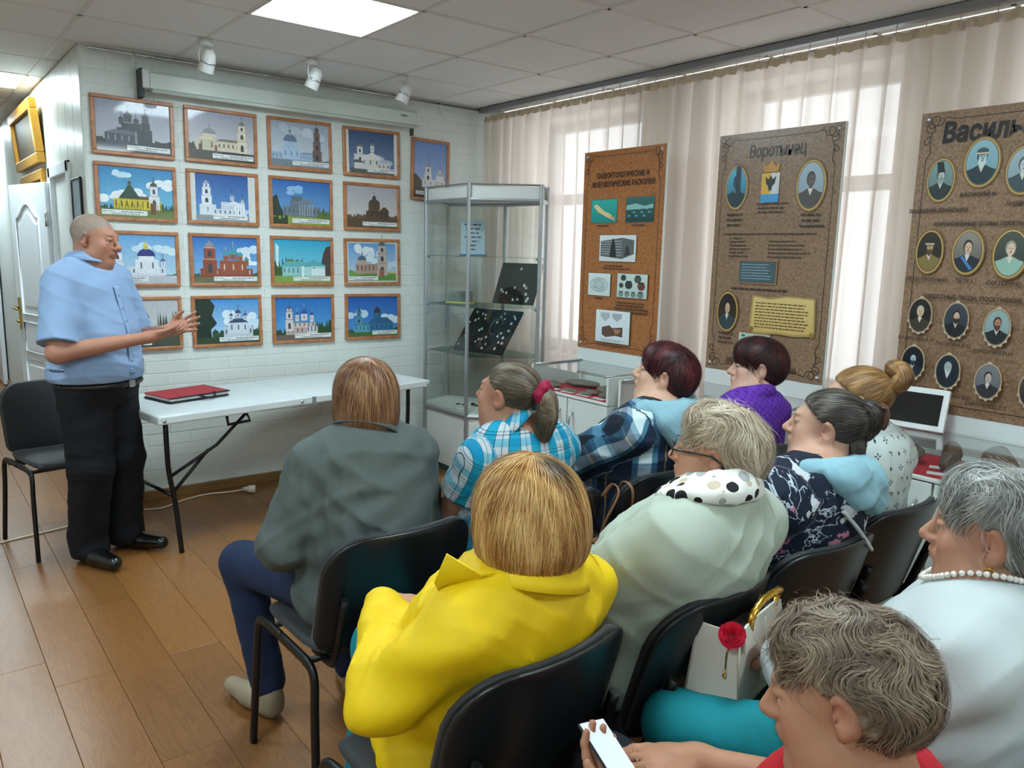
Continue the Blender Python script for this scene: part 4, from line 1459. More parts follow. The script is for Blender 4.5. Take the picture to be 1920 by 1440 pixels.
# ---------------------------------------------------------------- folding table
ta = math.atan2(4.325 - 4.02, 2.70 - .94)
e = empty('folding_table', (.965, 4.03, 0), ta, 'long white folding table along the picture wall', 'table')
TL, TD, TZ = 1.80, .68, .74
M_tab = mat('table_plastic', '#d5dcdc', 0.4, bump=(300, .08, .001))
for x0, x1 in ((0, TL / 2 - .0015), (TL / 2 + .0015, TL)):
    MB().bbox(x0, x1, 0, TD, TZ - .045, TZ, .008).build('table_top', M_tab, e)
for x in (.02, TL / 2 - .09, TL - .03):
    MB().lathe([(0, -.004), (.008, -.003), (.010, 0), (.010, .003)], 12, (x + .01, -.002, TZ - .024), axis='y').build('bolt', M_alu, e)
MB().box(TL / 2 - .012, TL / 2 + .012, -.004, .004, TZ - .05, TZ - .004).build('hinge', M_alu, e)
for x, s in ((.06, 1), (TL - .14, -1)):
    for y in (.06, TD - .06):
        pts = catmull([(x, y, TZ - .045), (x + s * .005, y, .45), (x + s * .03, y, .28), (x + s * .035, y + (.03 if y > .3 else -.02), .12), (x + s * .04, y + (.04 if y > .3 else -.03), .004)], 5)
        MB().tube(pts, .013, n=10).build('leg', M_black, e)
    MB().tube([(x + s * .03, .06, .30), (x + s * .03, TD - .06, .30)], .010, n=8).build('stretcher', M_black, e)
    MB().tube([(x + s * .015, .08, .40), (x + s * .30, .12, .52), (x + s * .50, .12, TZ - .05)], .009, n=8).build('brace', M_black, e)
    MB().tube([(x + s * .025, .08, .31), (x + s * .25, .12, .50)], .009, n=8).build('brace', M_black, e)
    MB().tube([(x + s * .36, .12, TZ - .05), (x + s * .37, .12, TZ - .12), (x + s * .50, .12, TZ - .115), (x + s * .47, .12, TZ - .05)], .009, n=8).build('brace_bracket', M_black, e)

# red folder on the table
e = empty('folder', (1.10, 4.33, TZ), ta + R(6), 'red zipped folder with black edges lying on the white table', 'folder')
M_red = mat('red_cover', '#b3182f', 0.5, bump=(200, .15, .001))
MB().bbox(0, .36, 0, .26, .002, .012, .004).build('cover', mat('dark_nylon', '#14161c', 0.7), e)
MB().bbox(.004, .356, .004, .256, .012, .026, .004).build('pages', M_plas, e)
MB().bbox(0, .36, 0, .26, .026, .034, .004).build('cover', M_red, e)
MB().tube([(.0, -.002, .031), (.36, -.002, .031), (.362, .26, .031)], .004, n=6).build('edging', mat('dark_nylon'), e)
MB().tube(catmull([(.17, -.002, .03), (.19, -.03, .02), (.23, -.035, .014), (.26, -.02, .03), (.265, .0, .036)], 5), .006, n=6).build('handle', mat('dark_nylon'), e)

# extension cable with a socket end on the floor
e = empty('extension_cable', (0, 0, 0), 0, 'white extension cable with a round socket lying by the baseboard', 'cable')
MB().tube(catmull([(-.6, 4.78, .006), (.1, 4.72, .006), (.5, 4.78, .006), (.80, 4.86, .006), (.98, 4.92, .006), (1.15, 4.86, .006), (1.3, 4.94, .006), (1.46, 4.985, .006), (1.60, 4.95, .008), (1.68, 4.91, .02)], 6), .005, n=6).build('cord', mat('cable_white', '#d8cdb8', 0.5), e)
d = Vector((.35, -.2, 0)).normalized()
MB().tube([Vector((1.67, 4.912, .024)) + d * q for q in (0, .03, .035, .075, .08)], [.012, .016, .024, .026, .022], n=14).build('socket', mat('cable_white'), e)
MB().tube([Vector((1.67, 4.912, .024)) + d * q for q in (.0795, .0815)], [.017, .017], n=14).build('socket_face', mat('socket_grey', '#9c958a', .5), e)

# ---------------------------------------------------------------- glass showcase
HX = [(3.035, 4.88), (3.04, 4.35), (3.42, 4.055), (3.57, 4.17), (3.54, 4.60), (3.30, 4.99)]
HC = (sum(p_[0] for p_ in HX) / 6, sum(p_[1] for p_ in HX) / 6)
e = empty('glass_showcase', (HC[0], HC[1], 0), 0, 'tall aluminium and glass showcase with shelves and a white base', 'showcase')
LX = [(x - HC[0], y - HC[1]) for x, y in HX]
M_case = mat('showcase_panel', '#d6d8d3', 0.4)


def shrink(poly, k): return [(x * k, y * k) for x, y in poly]


MB().prism(shrink(LX, .965), .05, .46).build('base_cabinet', M_case, e)
MB().prism(shrink(LX, .94), .0, .05).build('plinth', mat('dark_bracket'), e)
MB().prism(shrink(LX, .98), .46, .485).build('display_floor', M_case, e)
MB().prism(shrink(LX, .965), 1.935, 2.02).build('top_panel', M_case, e)
for i in range(6):
    a, b_ = LX[i], LX[(i + 1) % 6]
    MB().tube([(a[0], a[1], 0.0), (a[0], a[1], 2.035)], .014, n=8, smooth=False).build('post', M_alu, e)
    for z in (.455, 1.928):
        m_ = MB()
        m_.tube([(a[0], a[1], z), (b_[0], b_[1], z)], .009, n=6, ry=.016, smooth=False)
        m_.build('edge_rail', M_alu, e)
    MB().tube([(a[0], a[1], 2.03), (b_[0], b_[1], 2.03)], .007, n=6, smooth=False).build('edge_rail', M_alu, e)
    dx, dy = b_[0] - a[0], b_[1] - a[1]
    L_ = math.hypot(dx, dy)
    nx_, ny_ = dy / L_ * .002, -dx / L_ * .002
    q = [(a[0] + dx * .03 - nx_, a[1] + dy * .03 - ny_), (b_[0] - dx * .03 - nx_, b_[1] - dy * .03 - ny_), (b_[0] - dx * .03 + nx_, b_[1] - dy * .03 + ny_), (a[0] + dx * .03 + nx_, a[1] + dy * .03 + ny_)]
    MB().prism(q, .475, 1.915).build('glass_pane', M_glass, e)
M_gs = bpy.data.materials.new('shelf_glass')
M_gs.use_nodes = True
MATS['shelf_glass'] = M_gs
t = NT(M_gs)
gt = t.node('ShaderNodeBsdfTransparent')
gt.inputs[0].default_value = (.80, .92, .88, 1)
gg = t.node('ShaderNodeBsdfGlossy')
gg.inputs['Roughness'].default_value = 0.03
ms = t.node('ShaderNodeMixShader', _0=0.12)
t.link(gt, 0, ms, 1)
t.link(gg, 0, ms, 2)
t.link(ms, 0, t.out, 0)
SH = (.875, 1.215, 1.555)
for z in SH:
    MB().prism(shrink(LX, .95), z - .005, z).build('shelf', M_gs, e)
    for i in range(6):
        MB().sphere((LX[i][0] * .95, LX[i][1] * .95, z - .010), .010, 8, 6).build('shelf_clip', M_chrome, e)
MB().tube([(LX[1][0] * .99 - .006, LX[1][1] * .99, .36), (LX[1][0] * .99 - .016, LX[1][1] * .99, .36)], .008, n=8).build('lock', M_chrome, e)
# boards with finds inside
M_velvet = mat('black_velvet', '#0a0b0c', 0.9, sheen=.1)


def find_board(A, B_, D_, label, n, seed, curve=False):
    A, B_, D_ = Vector(A), Vector(B_), Vector(D_)
    w_, l_ = (B_ - A).length, (D_ - A).length
    ux = (B_ - A).normalized()
    uy = D_ - A
    uy = (uy - ux * uy.dot(ux)).normalized()
    uz = ux.cross(uy)
    b_ = empty('find_board', (0, 0, 0), 0, label, 'display board', 'black boards of small finds in the showcase')
    b_.matrix_world = Matrix(((ux.x, uy.x, uz.x, (A.x + B_.x) / 2), (ux.y, uy.y, uz.y, (A.y + B_.y) / 2), (ux.z, uy.z, uz.z, A.z), (0, 0, 0, 1)))
    MB().bbox(-w_ / 2, w_ / 2, 0, l_, -.014, 0, .003).build('board', M_velvet, b_)
    rr = random.Random(seed)
    for k in range(n):
        x, y = rr.uniform(-.44, .44) * w_, rr.uniform(.08, .92) * l_
        s = rr.uniform(.8, 1.2)
        MB().box(x - .006 * s, x + .006 * s, y - .009 * s, y + .009 * s, .0, .0015).build('label_slip', M_plas, b_)
        if k % 2:
            MB().sphere((x + .014, y - .006, .003), .006 * s, 6, 5, (1, 1.3, .5)).build('find', mat('old_bronze', '#6f6a5a', .5, metal=.5), b_)
    if curve:
        MB().tube([(.28 * w_ * .5 + .05 * math.cos(R(a)), l_ * .6 + .07 * math.sin(R(a)), .004) for a in range(20, 300, 20)], .004, n=6).build('necklace', mat('old_bronze'), b_)


find_board((3.13, 4.66, .893), (3.235, 4.215, .893), (3.375, 4.60, 1.165), 'sloping black board covered with small finds on the lower showcase shelf', 36, 5, True)
find_board((3.35, 4.49, 1.232), (3.45, 4.155, 1.232), (3.465, 4.545, 1.515), 'steep black board with a few finds on the middle showcase shelf', 14, 9)
e = empty('notice_card', (3.27, 4.62, 1.557), R(-30), 'printed notice card standing on the top showcase shelf', 'card')
MB().box(-.085, .085, -.001, .001, .01, .26).build('sheet', mat('notice_paper', '#a9bfcc', .5), e, None, (R(-12), 0, 0))
pp = Print()
for k, s_ in enumerate((.12, .10, .09, .12, .08, .06, .03)):
    pp.lines(-s_ / 2, s_ / 2, .22 - .03 * k, 1, .01, .012, '#3a4a58', k, .02)
pp.build('lettering', M_print, e, (0, -.0025, 0), (R(-12), 0, 0))
MB().box(-.095, .095, -.03, .03, 0, .012).build('holder', mat('blue_plastic', '#1f5f9a', .4), e)
e = empty('small_tray', (3.20, 4.50, .486), R(-20), 'white card with small dark finds on the showcase floor', 'tray')
MB().bbox(-.14, .14, -.10, .10, 0, .012, .003).build('card', M_plas, e)
for k, (x, y) in enumerate(((-.06, .0), (.0, -.02), (.01, .02), (.02, -.055), (.07, -.01), (-.10, .03))):
    MB().bbox(x - .016, x + .016, y - .006, y + .006, .012, .022, .003).build('find', mat('dark_find', '#2c2724', .6), e)
e = empty('acrylic_stand', (3.19, 4.66, 1.218), R(-60), 'clear stand with a yellow strip on the second showcase shelf', 'stand')
MB().box(-.10, .10, -.03, .03, 0, .012).build('base', mat('yellow_strip', '#c3c24a', .5), e)
MB().box(-.10, .10, -.002, .002, .012, .09).build('clear_back', M_gs, e)

# ---------------------------------------------------------------- low vitrines by the windows
M_cab = mat('cabinet_laminate', '#cfd3cd', 0.45)
M_cloth = mat('red_cloth', '#b0182c', 0.85, bump=(120, .2, .002))


def vitrine(y0, y1, label, panel_hi):
    w_ = y1 - y0
    v_ = empty('vitrine', (3.0, y0, 0), 0, label, 'display case', 'low glass vitrines by the windows')
    MB().bbox(.02, .385, .004, w_ - .004, .06, .77, .003).build('cabinet_body', M_cab, v_)
    MB().bbox(.05, .37, .02, w_ - .02, 0, .06, .003).build('plinth', M_cab, v_)
    n = 2
    for k in range(n):
        a, b_ = w_ * k / n + .006, w_ * (k + 1) / n - .003
        d_ = MB().bbox(0, .02, a, b_, .08, .765, .003).build('cabinet_door', M_cab, v_)
        hy = b_ - .05 if k == 0 else a + .05
        MB().tube(catmull([(0, hy, .55), (-.028, hy, .57), (-.032, hy, .62), (-.028, hy, .67), (0, hy, .69)], 5), .005, n=8).build('door_handle', M_alu, d_)
    MB().bbox(-.004, .39, 0, w_, .77, .786, .003).build('cabinet_top', M_cab, v_)
    MB().box(.012, .375, .02, w_ - .02, .786, .789).build('red_cloth', M_cloth, v_)
    for yy in (0, w_ - .016):
        MB().bbox(-.002, .385, yy, yy + .016, .786, panel_hi, .002).build('end_panel', M_cab, v_)
    MB().box(.0, .003, .016, w_ - .016, .787, panel_hi).build('front_glass', M_glass, v_)
    MB().box(.003, .38, .016, w_ - .016, panel_hi - .004, panel_hi).build('top_glass', M_glass, v_)
    for yy in (.03, w_ - .03):
        MB().tube([(.0, yy, panel_hi + .003), (.385, yy, panel_hi + .003)], .006, n=6).build('edge_strip', M_alu, v_)
    return v_


V1 = vitrine(2.945, 3.60, 'low white vitrine of stones on red cloth next to the showcase', .925)
V2 = vitrine(1.86, 2.87, 'low white vitrine mostly hidden behind the seated women', .925)
V3 = vitrine(.72, 1.74, 'low white vitrine of round stones on red cloth at the right', .90)
M_stone = mat('stone', '#6f675a', 0.85, bump=(40, .6, .01), vary=(30, .25))
M_stone2 = mat('dark_stone', '#5a4a40', 0.8, bump=(40, .6, .008), vary=(25, .3))


def stone(x, y, z, sx, sy, sz, seed, m=M_stone, rz=0.0):
    r = np.random.default_rng(seed)
    bm = bmesh.new()
    bmesh.ops.create_icosphere(bm, subdivisions=3, radius=1)
    ds = r.normal(size=(10, 3))
    ds /= np.linalg.norm(ds, axis=1)[:, None]
    cut = r.uniform(.55, .95, 10)
    for v in bm.verts:
        c = np.array(v.co)
        for d_, k in zip(ds, cut):
            q = c @ d_
            if q > k: c = c - d_ * (q - k) * .85
        v.co = Vector((c[0] * sx, c[1] * sy, c[2] * sz))
    mz = min(v.co.z for v in bm.verts)
    for v in bm.verts: v.co.z -= mz
    o = MB().bm(bm, True).build('stone', m, None, (x, y, z), (0, 0, rz))
    return o


SL1 = [('long flat grey stone at the back of the left vitrine', 3.25, 3.42, .10, .13, .02), ('pale knobbly stone at the left end of the left vitrine', 3.09, 3.50, .045, .07, .02), ('broad flat stone in the middle of the left vitrine', 3.22, 3.16, .08, .10, .022),
       ('thin dark stone chip near the front of the left vitrine', 3.07, 3.33, .03, .06, .010), ('small flat stone chip in the left vitrine', 3.12, 3.20, .035, .06, .012), ('narrow stone splinter by the front glass of the left vitrine', 3.06, 3.19, .02, .06, .010), ('brown stone at the right end of the left vitrine', 3.10, 3.06, .04, .06, .018)]
for k, (l_, x, y, sx, sy, sz) in enumerate(SL1):
    tag(stone(x, y, .7895, sx, sy, sz, 40 + k), l_, 'stone', 'flat stones in the left vitrine')
for k in range(4):
    o = MB().box(-.02, .02, -.045, .045, 0, .002).build('label_card', M_plas, None, (3.045, 3.06 + .13 * k, .7895), (0, 0, .1 * k))
    tag(o, 'small white label card %s in the left vitrine' % ['at the right end', 'second from the right end', 'third from the right end', 'nearest the showcase'][k], 'label card', 'white label cards in the vitrines')
for k, (l_, x, y, sx, sy, sz, m) in enumerate([('brown cylindrical stone at the left of the right vitrine', 3.16, 1.40, .035, .07, .045, M_stone2), ('round brown stone ball in the middle of the right vitrine', 3.13, 1.235, .042, .042, .045, M_stone2), ('large dark stone ball at the back of the right vitrine', 3.28, 1.11, .065, .07, .055, M_stone2), ('round stone ball at the far back of the right vitrine', 3.30, 1.30, .045, .045, .045, M_stone2)]):
    tag(stone(x, y, .7895, sx, sy, sz, 70 + k, m), l_, 'stone', 'round stones in the right vitrine')
for k, (x, y) in enumerate(((3.17, 1.285), (3.07, 1.25))):
    o = MB().box(-.02, .02, -.035, .035, 0, .002).build('label_card', M_plas, None, (x, y, .7895), (0, 0, R(20)))
    tag(o, 'white label card %s in the right vitrine' % ['behind the round ball', 'in front of the round ball'][k], 'label card', 'white label cards in the vitrines')
# tablet frame standing on the right vitrine
e = empty('digital_frame', (3.27, 1.61, .901), R(-84), 'white digital picture frame with a dark screen standing on the right vitrine', 'digital frame')
tl = R(-14)
MB().bbox(0, .275, -.012, .008, 0, .175, .004).build('bezel', M_plas, e, None, (tl, 0, 0))
MB().box(.022, .253, -.0135, -.011, .024, .152).build('screen', mat('dark_screen', '#14161a', .12, coat=.5), e, None, (tl, 0, 0))
MB().bbox(.11, .165, .0, .09, 0, .006, .002).build('foot', M_plas, e)

# ---------------------------------------------------------------- corridor pictures
M_gold = mat('gilt_frame', '#c08a2e', 0.35, metal=.35)
M_icon = mat('dark_painting', '#4f4028', 0.45, vary=(6, .5))


def wall_frame(y0, y1, z0, z1, th, m, inner, label, tilt=0.0, fw_=.07):
    f_ = empty('corridor_picture', (XL - .004, (y0 + y1) / 2, z0), R(-90), label, 'picture', 'pictures on the corridor wall')
    hw = (y1 - y0) / 2
    h = z1 - z0
    b_ = MB()
    for (a, b2, c, d_) in ((-hw, hw, 0, fw_), (-hw, hw, h - fw_, h), (-hw, -hw + fw_, fw_, h - fw_), (hw - fw_, hw, fw_, h - fw_)):
        b_.bbox(a, b2, -th, 0, c, d_, .006)
    b_.build('frame', m, f_, None, (tilt, 0, 0))
    MB().box(-hw + fw_ * .8, hw - fw_ * .8, -th * .5, -.004, fw_ * .8, h - fw_ * .8).build('painting', inner, f_, None, (tilt, 0, 0))


wall_frame(6.42, 7.6, 2.13, 2.56, .05, M_gold, M_icon, 'gilt framed painting hung highest on the corridor wall', R(5))
wall_frame(6.46, 7.6, 1.45, 2.09, .03, M_gold, M_icon, 'gilt framed painting behind the open door')
wall_frame(5.18, 5.46, 1.52, 1.96, .015, M_black, mat('grey_photo', '#8fa0a6', .4, vary=(9, .4)), 'narrow black framed photograph near the wall corner', 0, .012)
b = MB().bbox(XL - .02, XL, 5.48, 5.505, .3, 2.06, .003).build('cable_duct', M_plas)
tag(b, 'thin upright cable duct beside the doorway', 'cable duct')
o = MB().box(.10, .42, YE - .012, YE - .004, 2.06, 2.17).build('door_sign', mat('blue_sign', '#3fa3cf', .4))
tag(o, 'small blue sign above the far corridor door', 'sign')
pp = Print()
pp.ell(.05, .05, .025, .025, '#dfeef4')
pp.lines(.10, .29, .05, 2, .035, .02, '#dfeef4', 2, .2)
pp.build('sign_mark', M_print, o, (.10, YE - .0125, 2.06))

# ---------------------------------------------------------------- sculpting with blended solids
def rotm(rx=0, ry=0, rz=0):
    return np.array(Matrix.Rotation(R(rz), 3, 'Z') @ Matrix.Rotation(R(ry), 3, 'Y') @ Matrix.Rotation(R(rx), 3, 'X'))


class Field:
    def __init__(s):
        s.p = []

    def rc(s, a, b, ra, rb=None, k=.02, op=1, g=None):
        a, b = np.array(a, float), np.array(b, float)
        rb = ra if rb is None else rb
        s.p.append(('c', (a, b, ra, rb), k, op, np.minimum(a - ra, b - rb), np.maximum(a + ra, b + rb), g))
        return s

    def el(s, c, r, rot=None, k=.02, op=1, g=None):
        c, r = np.array(c, float), np.array(r, float) * np.ones(3)
        ext = r if rot is None else np.sqrt(((np.array(rot) * r) ** 2).sum(1))
        s.p.append(('e', (c, r, rot), k, op, c - ext, c + ext, g))
        return s

    @staticmethod
    def dist(kind, q, P):
        if kind == 'c':
            a, b, ra, rb = q
            ba = b - a
            t = np.clip(((P - a) @ ba) / max(ba @ ba, 1e-9), 0, 1)
            return np.sqrt(((P - a - t[:, None] * ba) ** 2).sum(1)) - (ra + (rb - ra) * t)
        c, r, rot = q
        L = P - c
        if rot is not None: L = L @ rot
        k0 = np.sqrt(((L / r) ** 2).sum(1))
        k1 = np.sqrt(((L / (r * r)) ** 2).sum(1)) + 1e-9
        return k0 * (k0 - 1) / k1

    @staticmethod
    def comb(d, e, k, op):
        if op > 0:
            h = np.maximum(k - np.abs(d - e), 0) / k
            return np.minimum(d, e) - h * h * k * .25
        e = -e
        h = np.maximum(k - np.abs(d - e), 0) / k
        return np.maximum(d, e) + h * h * k * .25

    def at(s, P):
        d = np.full(len(P), 1.0)
        for kind, q, k, op, lo, hi, g in s.p:
            d = s.comb(d, s.dist(kind, q, P), k, op)
        return d

    def grad(s, P, e=.002):
        g = np.stack([s.at(P + np.eye(3)[i] * e) - s.at(P - np.eye(3)[i] * e) for i in range(3)], 1)
        return g / (np.linalg.norm(g, axis=1)[:, None] + 1e-9)

    def groups(s, P):
        """index of the nearest tagged solid"""
        best, idx = np.full(len(P), 9.0), np.zeros(len(P), int)
        for n, (kind, q, k, op, lo, hi, g) in enumerate(s.p):
            if g is None or op < 0: continue
            d = s.dist(kind, q, P)
            m = d < best
            best[m] = d[m]
            idx[m] = n
        return idx

    def surface(s, h, disp=None, clip=None):
        """naive surface nets; disp(P) is added to the distance, clip(P) is intersected"""
        pos = [p for p in s.p if p[3] > 0]
        lo = np.min([p[4] for p in pos], 0) - .03
        hi = np.max([p[5] for p in pos], 0) + .03
        n = np.ceil((hi - lo) / h).astype(int) + 1
        ax = [lo[i] + h * np.arange(n[i]) for i in range(3)]
        D = np.full(tuple(n), .06, np.float32)
        for kind, q, k, op, a, b, g in s.p:
            m = k + 2 * h + .004
            i0 = np.clip(np.floor((a - m - lo) / h).astype(int), 0, n)
            i1 = np.clip(np.ceil((b + m - lo) / h).astype(int) + 1, 0, n)
            if (i1 <= i0).any(): continue
            sl = tuple(slice(i0[i], i1[i]) for i in range(3))
            X, Y, Z = np.meshgrid(ax[0][sl[0]], ax[1][sl[1]], ax[2][sl[2]], indexing='ij')
            P = np.stack([X.ravel(), Y.ravel(), Z.ravel()], 1)
            e = s.dist(kind, q, P).reshape(X.shape)
            D[sl] = s.comb(D[sl], e, k, op)
        if disp or clip:
            I = np.nonzero(np.abs(D) < .045)
            P = np.stack([ax[i][I[i]] for i in range(3)], 1)
            v = D[I]
            if disp: v = v + disp(P)
            if clip: v = np.maximum(v, clip(P))
            D[I] = v
            if clip:
                I = np.nonzero(D <= -.045)
                P = np.stack([ax[i][I[i]] for i in range(3)], 1)
                D[I] = np.maximum(D[I], clip(P))
        ins = D < 0
        c = np.zeros(tuple(n - 1), np.int8)
        for o in np.ndindex(2, 2, 2):
            c += ins[o[0]:n[0] - 1 + o[0], o[1]:n[1] - 1 + o[1], o[2]:n[2] - 1 + o[2]]
        act = (c > 0) & (c < 8)
        I = np.stack(np.nonzero(act), 1)
        idx = np.full(act.shape, -1, np.int64)
        idx[act] = np.arange(len(I))
        acc, cnt = np.zeros((len(I), 3)), np.zeros(len(I))
        for o in np.ndindex(2, 2, 2):
            for a in range(3):
                if o[a]: continue
                A = I + np.array(o)
                B = A.copy()
                B[:, a] += 1
                da, db = D[tuple(A.T)], D[tuple(B.T)]
                m = (da < 0) != (db < 0)
                t = da[m] / (da[m] - db[m])
                q = A[m].astype(float)
                q[:, a] += t
                acc[m] += q
                cnt[m] += 1
        V = lo + h * acc / np.maximum(cnt, 1)[:, None]
        F = []
        for a in range(3):
            b, c_ = (a + 1) % 3, (a + 2) % 3
            sl0 = [slice(None)] * 3
            sl1 = [slice(None)] * 3
            sl0[a], sl1[a] = slice(0, n[a] - 1), slice(1, n[a])
            ch = ins[tuple(sl0)] != ins[tuple(sl1)]
            E = np.stack(np.nonzero(ch), 1)
            ok = (E[:, b] > 0) & (E[:, c_] > 0) & (E[:, b] < n[b] - 1) & (E[:, c_] < n[c_] - 1)
            E = E[ok]
            fl = ins[tuple(E.T)]
            q = []
            for (u, w_) in ((0, 0), (1, 0), (1, 1), (0, 1)):
                G = E.copy()
                G[:, b] -= 1 - u
                G[:, c_] -= 1 - w_
                q.append(idx[tuple(G.T)])
            q = np.stack(q, 1)
            q[~fl] = q[~fl][:, ::-1]
            F.append(q)
        return V, np.concatenate(F)


def np_mesh(name, V, F, col_=None, puv=None):
    me = bpy.data.meshes.new(name)
    me.vertices.add(len(V))
    me.vertices.foreach_set('co', np.asarray(V, np.float32).ravel())
    k = F.shape[1]
    me.loops.add(len(F) * k)
    me.loops.foreach_set('vertex_index', F.astype(np.int32).ravel())
    me.polygons.add(len(F))
    me.polygons.foreach_set('loop_start', np.arange(0, len(F) * k, k, dtype=np.int32))
    me.polygons.foreach_set('use_smooth', np.ones(len(F), bool))
    if col_ is not None:
        ca = me.color_attributes.new('Col', 'FLOAT_COLOR', 'POINT')
        ca.data.foreach_set('color', np.concatenate([col_, np.ones((len(V), 1))], 1).astype(np.float32).ravel())
    if puv is not None:
        at = me.attributes.new('puv', 'FLOAT_VECTOR', 'POINT')
        at.data.foreach_set('vector', np.asarray(puv, np.float32).ravel())
    me.update(calc_edges=True)
    me.validate()
    return me


def folds(amp, seed, wl=(.05, .16), stretch=(1, 1, 1), zone=None):
    r = np.random.default_rng(seed)
    n = 7
    K = r.normal(size=(n, 3)) * np.array(stretch)
    K /= np.linalg.norm(K, axis=1)[:, None]
    K *= (2 * math.pi / r.uniform(*wl, n))[:, None]
    M_ = r.normal(size=(n, 3)) * 9
    ph = r.uniform(0, 6.3, n)
    A = r.uniform(.4, 1, n) * amp / 2.2

    def f(P):
        o = np.zeros(len(P))
        for i in range(n):
            w_ = np.sin(P @ K[i] + 1.6 * np.sin(P @ M_[i] + ph[i]) + ph[i])
            if i % 2 == 0: o += .55 * A[i] * w_
            else: o -= 1.5 * A[i] * (1 - np.abs(w_)) ** 2.5 * (.5 + .5 * np.sin(P @ M_[i - 1] + ph[i - 1]))
        if zone is not None: o *= zone(P)
        return o
    return f


def lin3(c): return np.array(lin(c)[:3])


# ---------------------------------------------------------------- materials for people
def skin_mat():
    m = mat('skin', rough=.58, spec=.35, attr='Col', bump=(170, .22, .0015), vary=(28, .10))
    b = m.node_tree.nodes['Principled BSDF']
    b.inputs['Subsurface Weight'].default_value = .0
    b.inputs['Subsurface Radius'].default_value = (.010, .004, .002)
    b.inputs['Subsurface Scale'].default_value = 1
    return m


M_skin = skin_mat()
M_hair = mat('hair', rough=.5, attr='Col', spec=.35)
M_eye = mat('eye', '#a89d94', .25)
M_iris = mat('iris', '#2a1d15', .15)


def cloth(name, c, rough=.85, bump=(500, .2, .001), sheen=.2, **kw):
    return mat(name, c, rough, bump=bump, spec=.3, vary=kw.get('vary', (8, .05)))


def pattern_mat(name, build, rough=.85):
    m = bpy.data.materials.new(name)
    m.use_nodes = True
    MATS[name] = m
    t = NT(m)
    a = t.node('ShaderNodeAttribute', attribute_name='puv')
    sp = t.node('ShaderNodeSeparateXYZ')
    t.link(a, 1, sp, 0)
    t.color(build(t, a, sp))
    t.b.inputs['Roughness'].default_value = rough
    t.b.inputs['Specular IOR Level'].default_value = .3
    tc = t.node('ShaderNodeTexCoord')
    nz = t.node('ShaderNodeTexNoise')
    nz.inputs['Scale'].default_value = 450
    t.link(tc, 3, nz, 0)
    t.bump((nz, 0), .15, .001)
    return m


def stripes(t, sp, ch, period, stops, off=0.0):
    a = t.math('MULTIPLY_ADD', (sp, ch), 1 / period, off + 20.0)
    f = t.math('FRACT', (a, 0))
    r = t.ramp(stops, 'CONSTANT')
    t.link(f, 0, r, 0)
    return r


def plaid_mat(name, px, sx, py, sy, mul=False):
    def b(t, a, sp):
        u = stripes(t, sp, 0, px, sx)
        v = stripes(t, sp, 1, py, sy)
        if mul:
            n = t.mix(.8, (u, 0), (v, 0))
            n.blend_type = 'MULTIPLY'
            return (n, 2)
        return (t.mix(.5, (u, 0), (v, 0)), 2)
    return pattern_mat(name, b)


# ---------------------------------------------------------------- a person
def head_prims(F, T, S, sp):
    """T(p) maps head space to person space, S rotation; head space: +Y face, Z up, origin mid head"""
    s = sp.get('hs', 1.0)
    j = sp.get('jowl', 1.0)

    def e(c, r, k=.02, op=1, rot=None):
        F.el(T(np.array(c) * s), np.array(r) * s, S if rot is None else S @ rot, k, op)

    def c(a, b, ra, rb, k=.015, op=1):
        F.rc(T(np.array(a) * s), T(np.array(b) * s), ra * s, rb * s, k, op)
    e((0, -.018, .030), (.077, .096, .083))
    e((0, .030, -.025), (.062 * (.6 + .4 * j), .064, .088), .03)
    e((0, .040, -.082), (.046 * j, .046, .034), .03)
    e((0, .078, -.094), (.019, .015, .017), .02)
    for x in (-1, 1):
        e((x * .036 * j, .058, -.030), (.030, .030, .034), .02)
        e((x * .045 * j, .03, -.07), (.026, .04, .03), .03)
    c((-.028, .084, .030), (.028, .084, .030), .009, .009, .02)
    for x in (-1, 1):
        e((x * .031, .1005, .008), (.019, .014, .012), .012, -1)
    c((0, .088, .018), (0, .116, -.020), .0085, .0115, .014)
    e((0, .114, -.024), (.0125, .012, .010), .008)
    for x in (-1, 1):
        e((x * .012, .104, -.028), (.009, .011, .008), .007)
        e((x * .031, .0825, .0140), (.0175, .0130, .0070), .004)
        e((x * .031, .0810, -.0025), (.0165, .0115, .0055), .004)
    e((0, .092, -.055), (.026, .014, .018), .012)
    e((0, .1025, -.050), (.021, .0065, .0048), .004)
    e((0, .1005, -.060), (.018, .007, .0055), .004)
    e((0, .112, -.0552), (.024, .008, .0012), .003, -1)
    if sp.get('double_chin'):
        e((0, .035, -.105), (.05 * j, .05, .028), .03)
    for x in (-1, 1):     # ears
        q = rotm(-12, 0, x * -18)
        e((x * .081, -.012, .0), (.0095, .022, .034), .006, 1, q)
        e((x * .0905, -.004, .003), (.0105, .0125, .021), .005, -1, q)
        e((x * .078, -.004, -.029), (.007, .010, .011), .006)


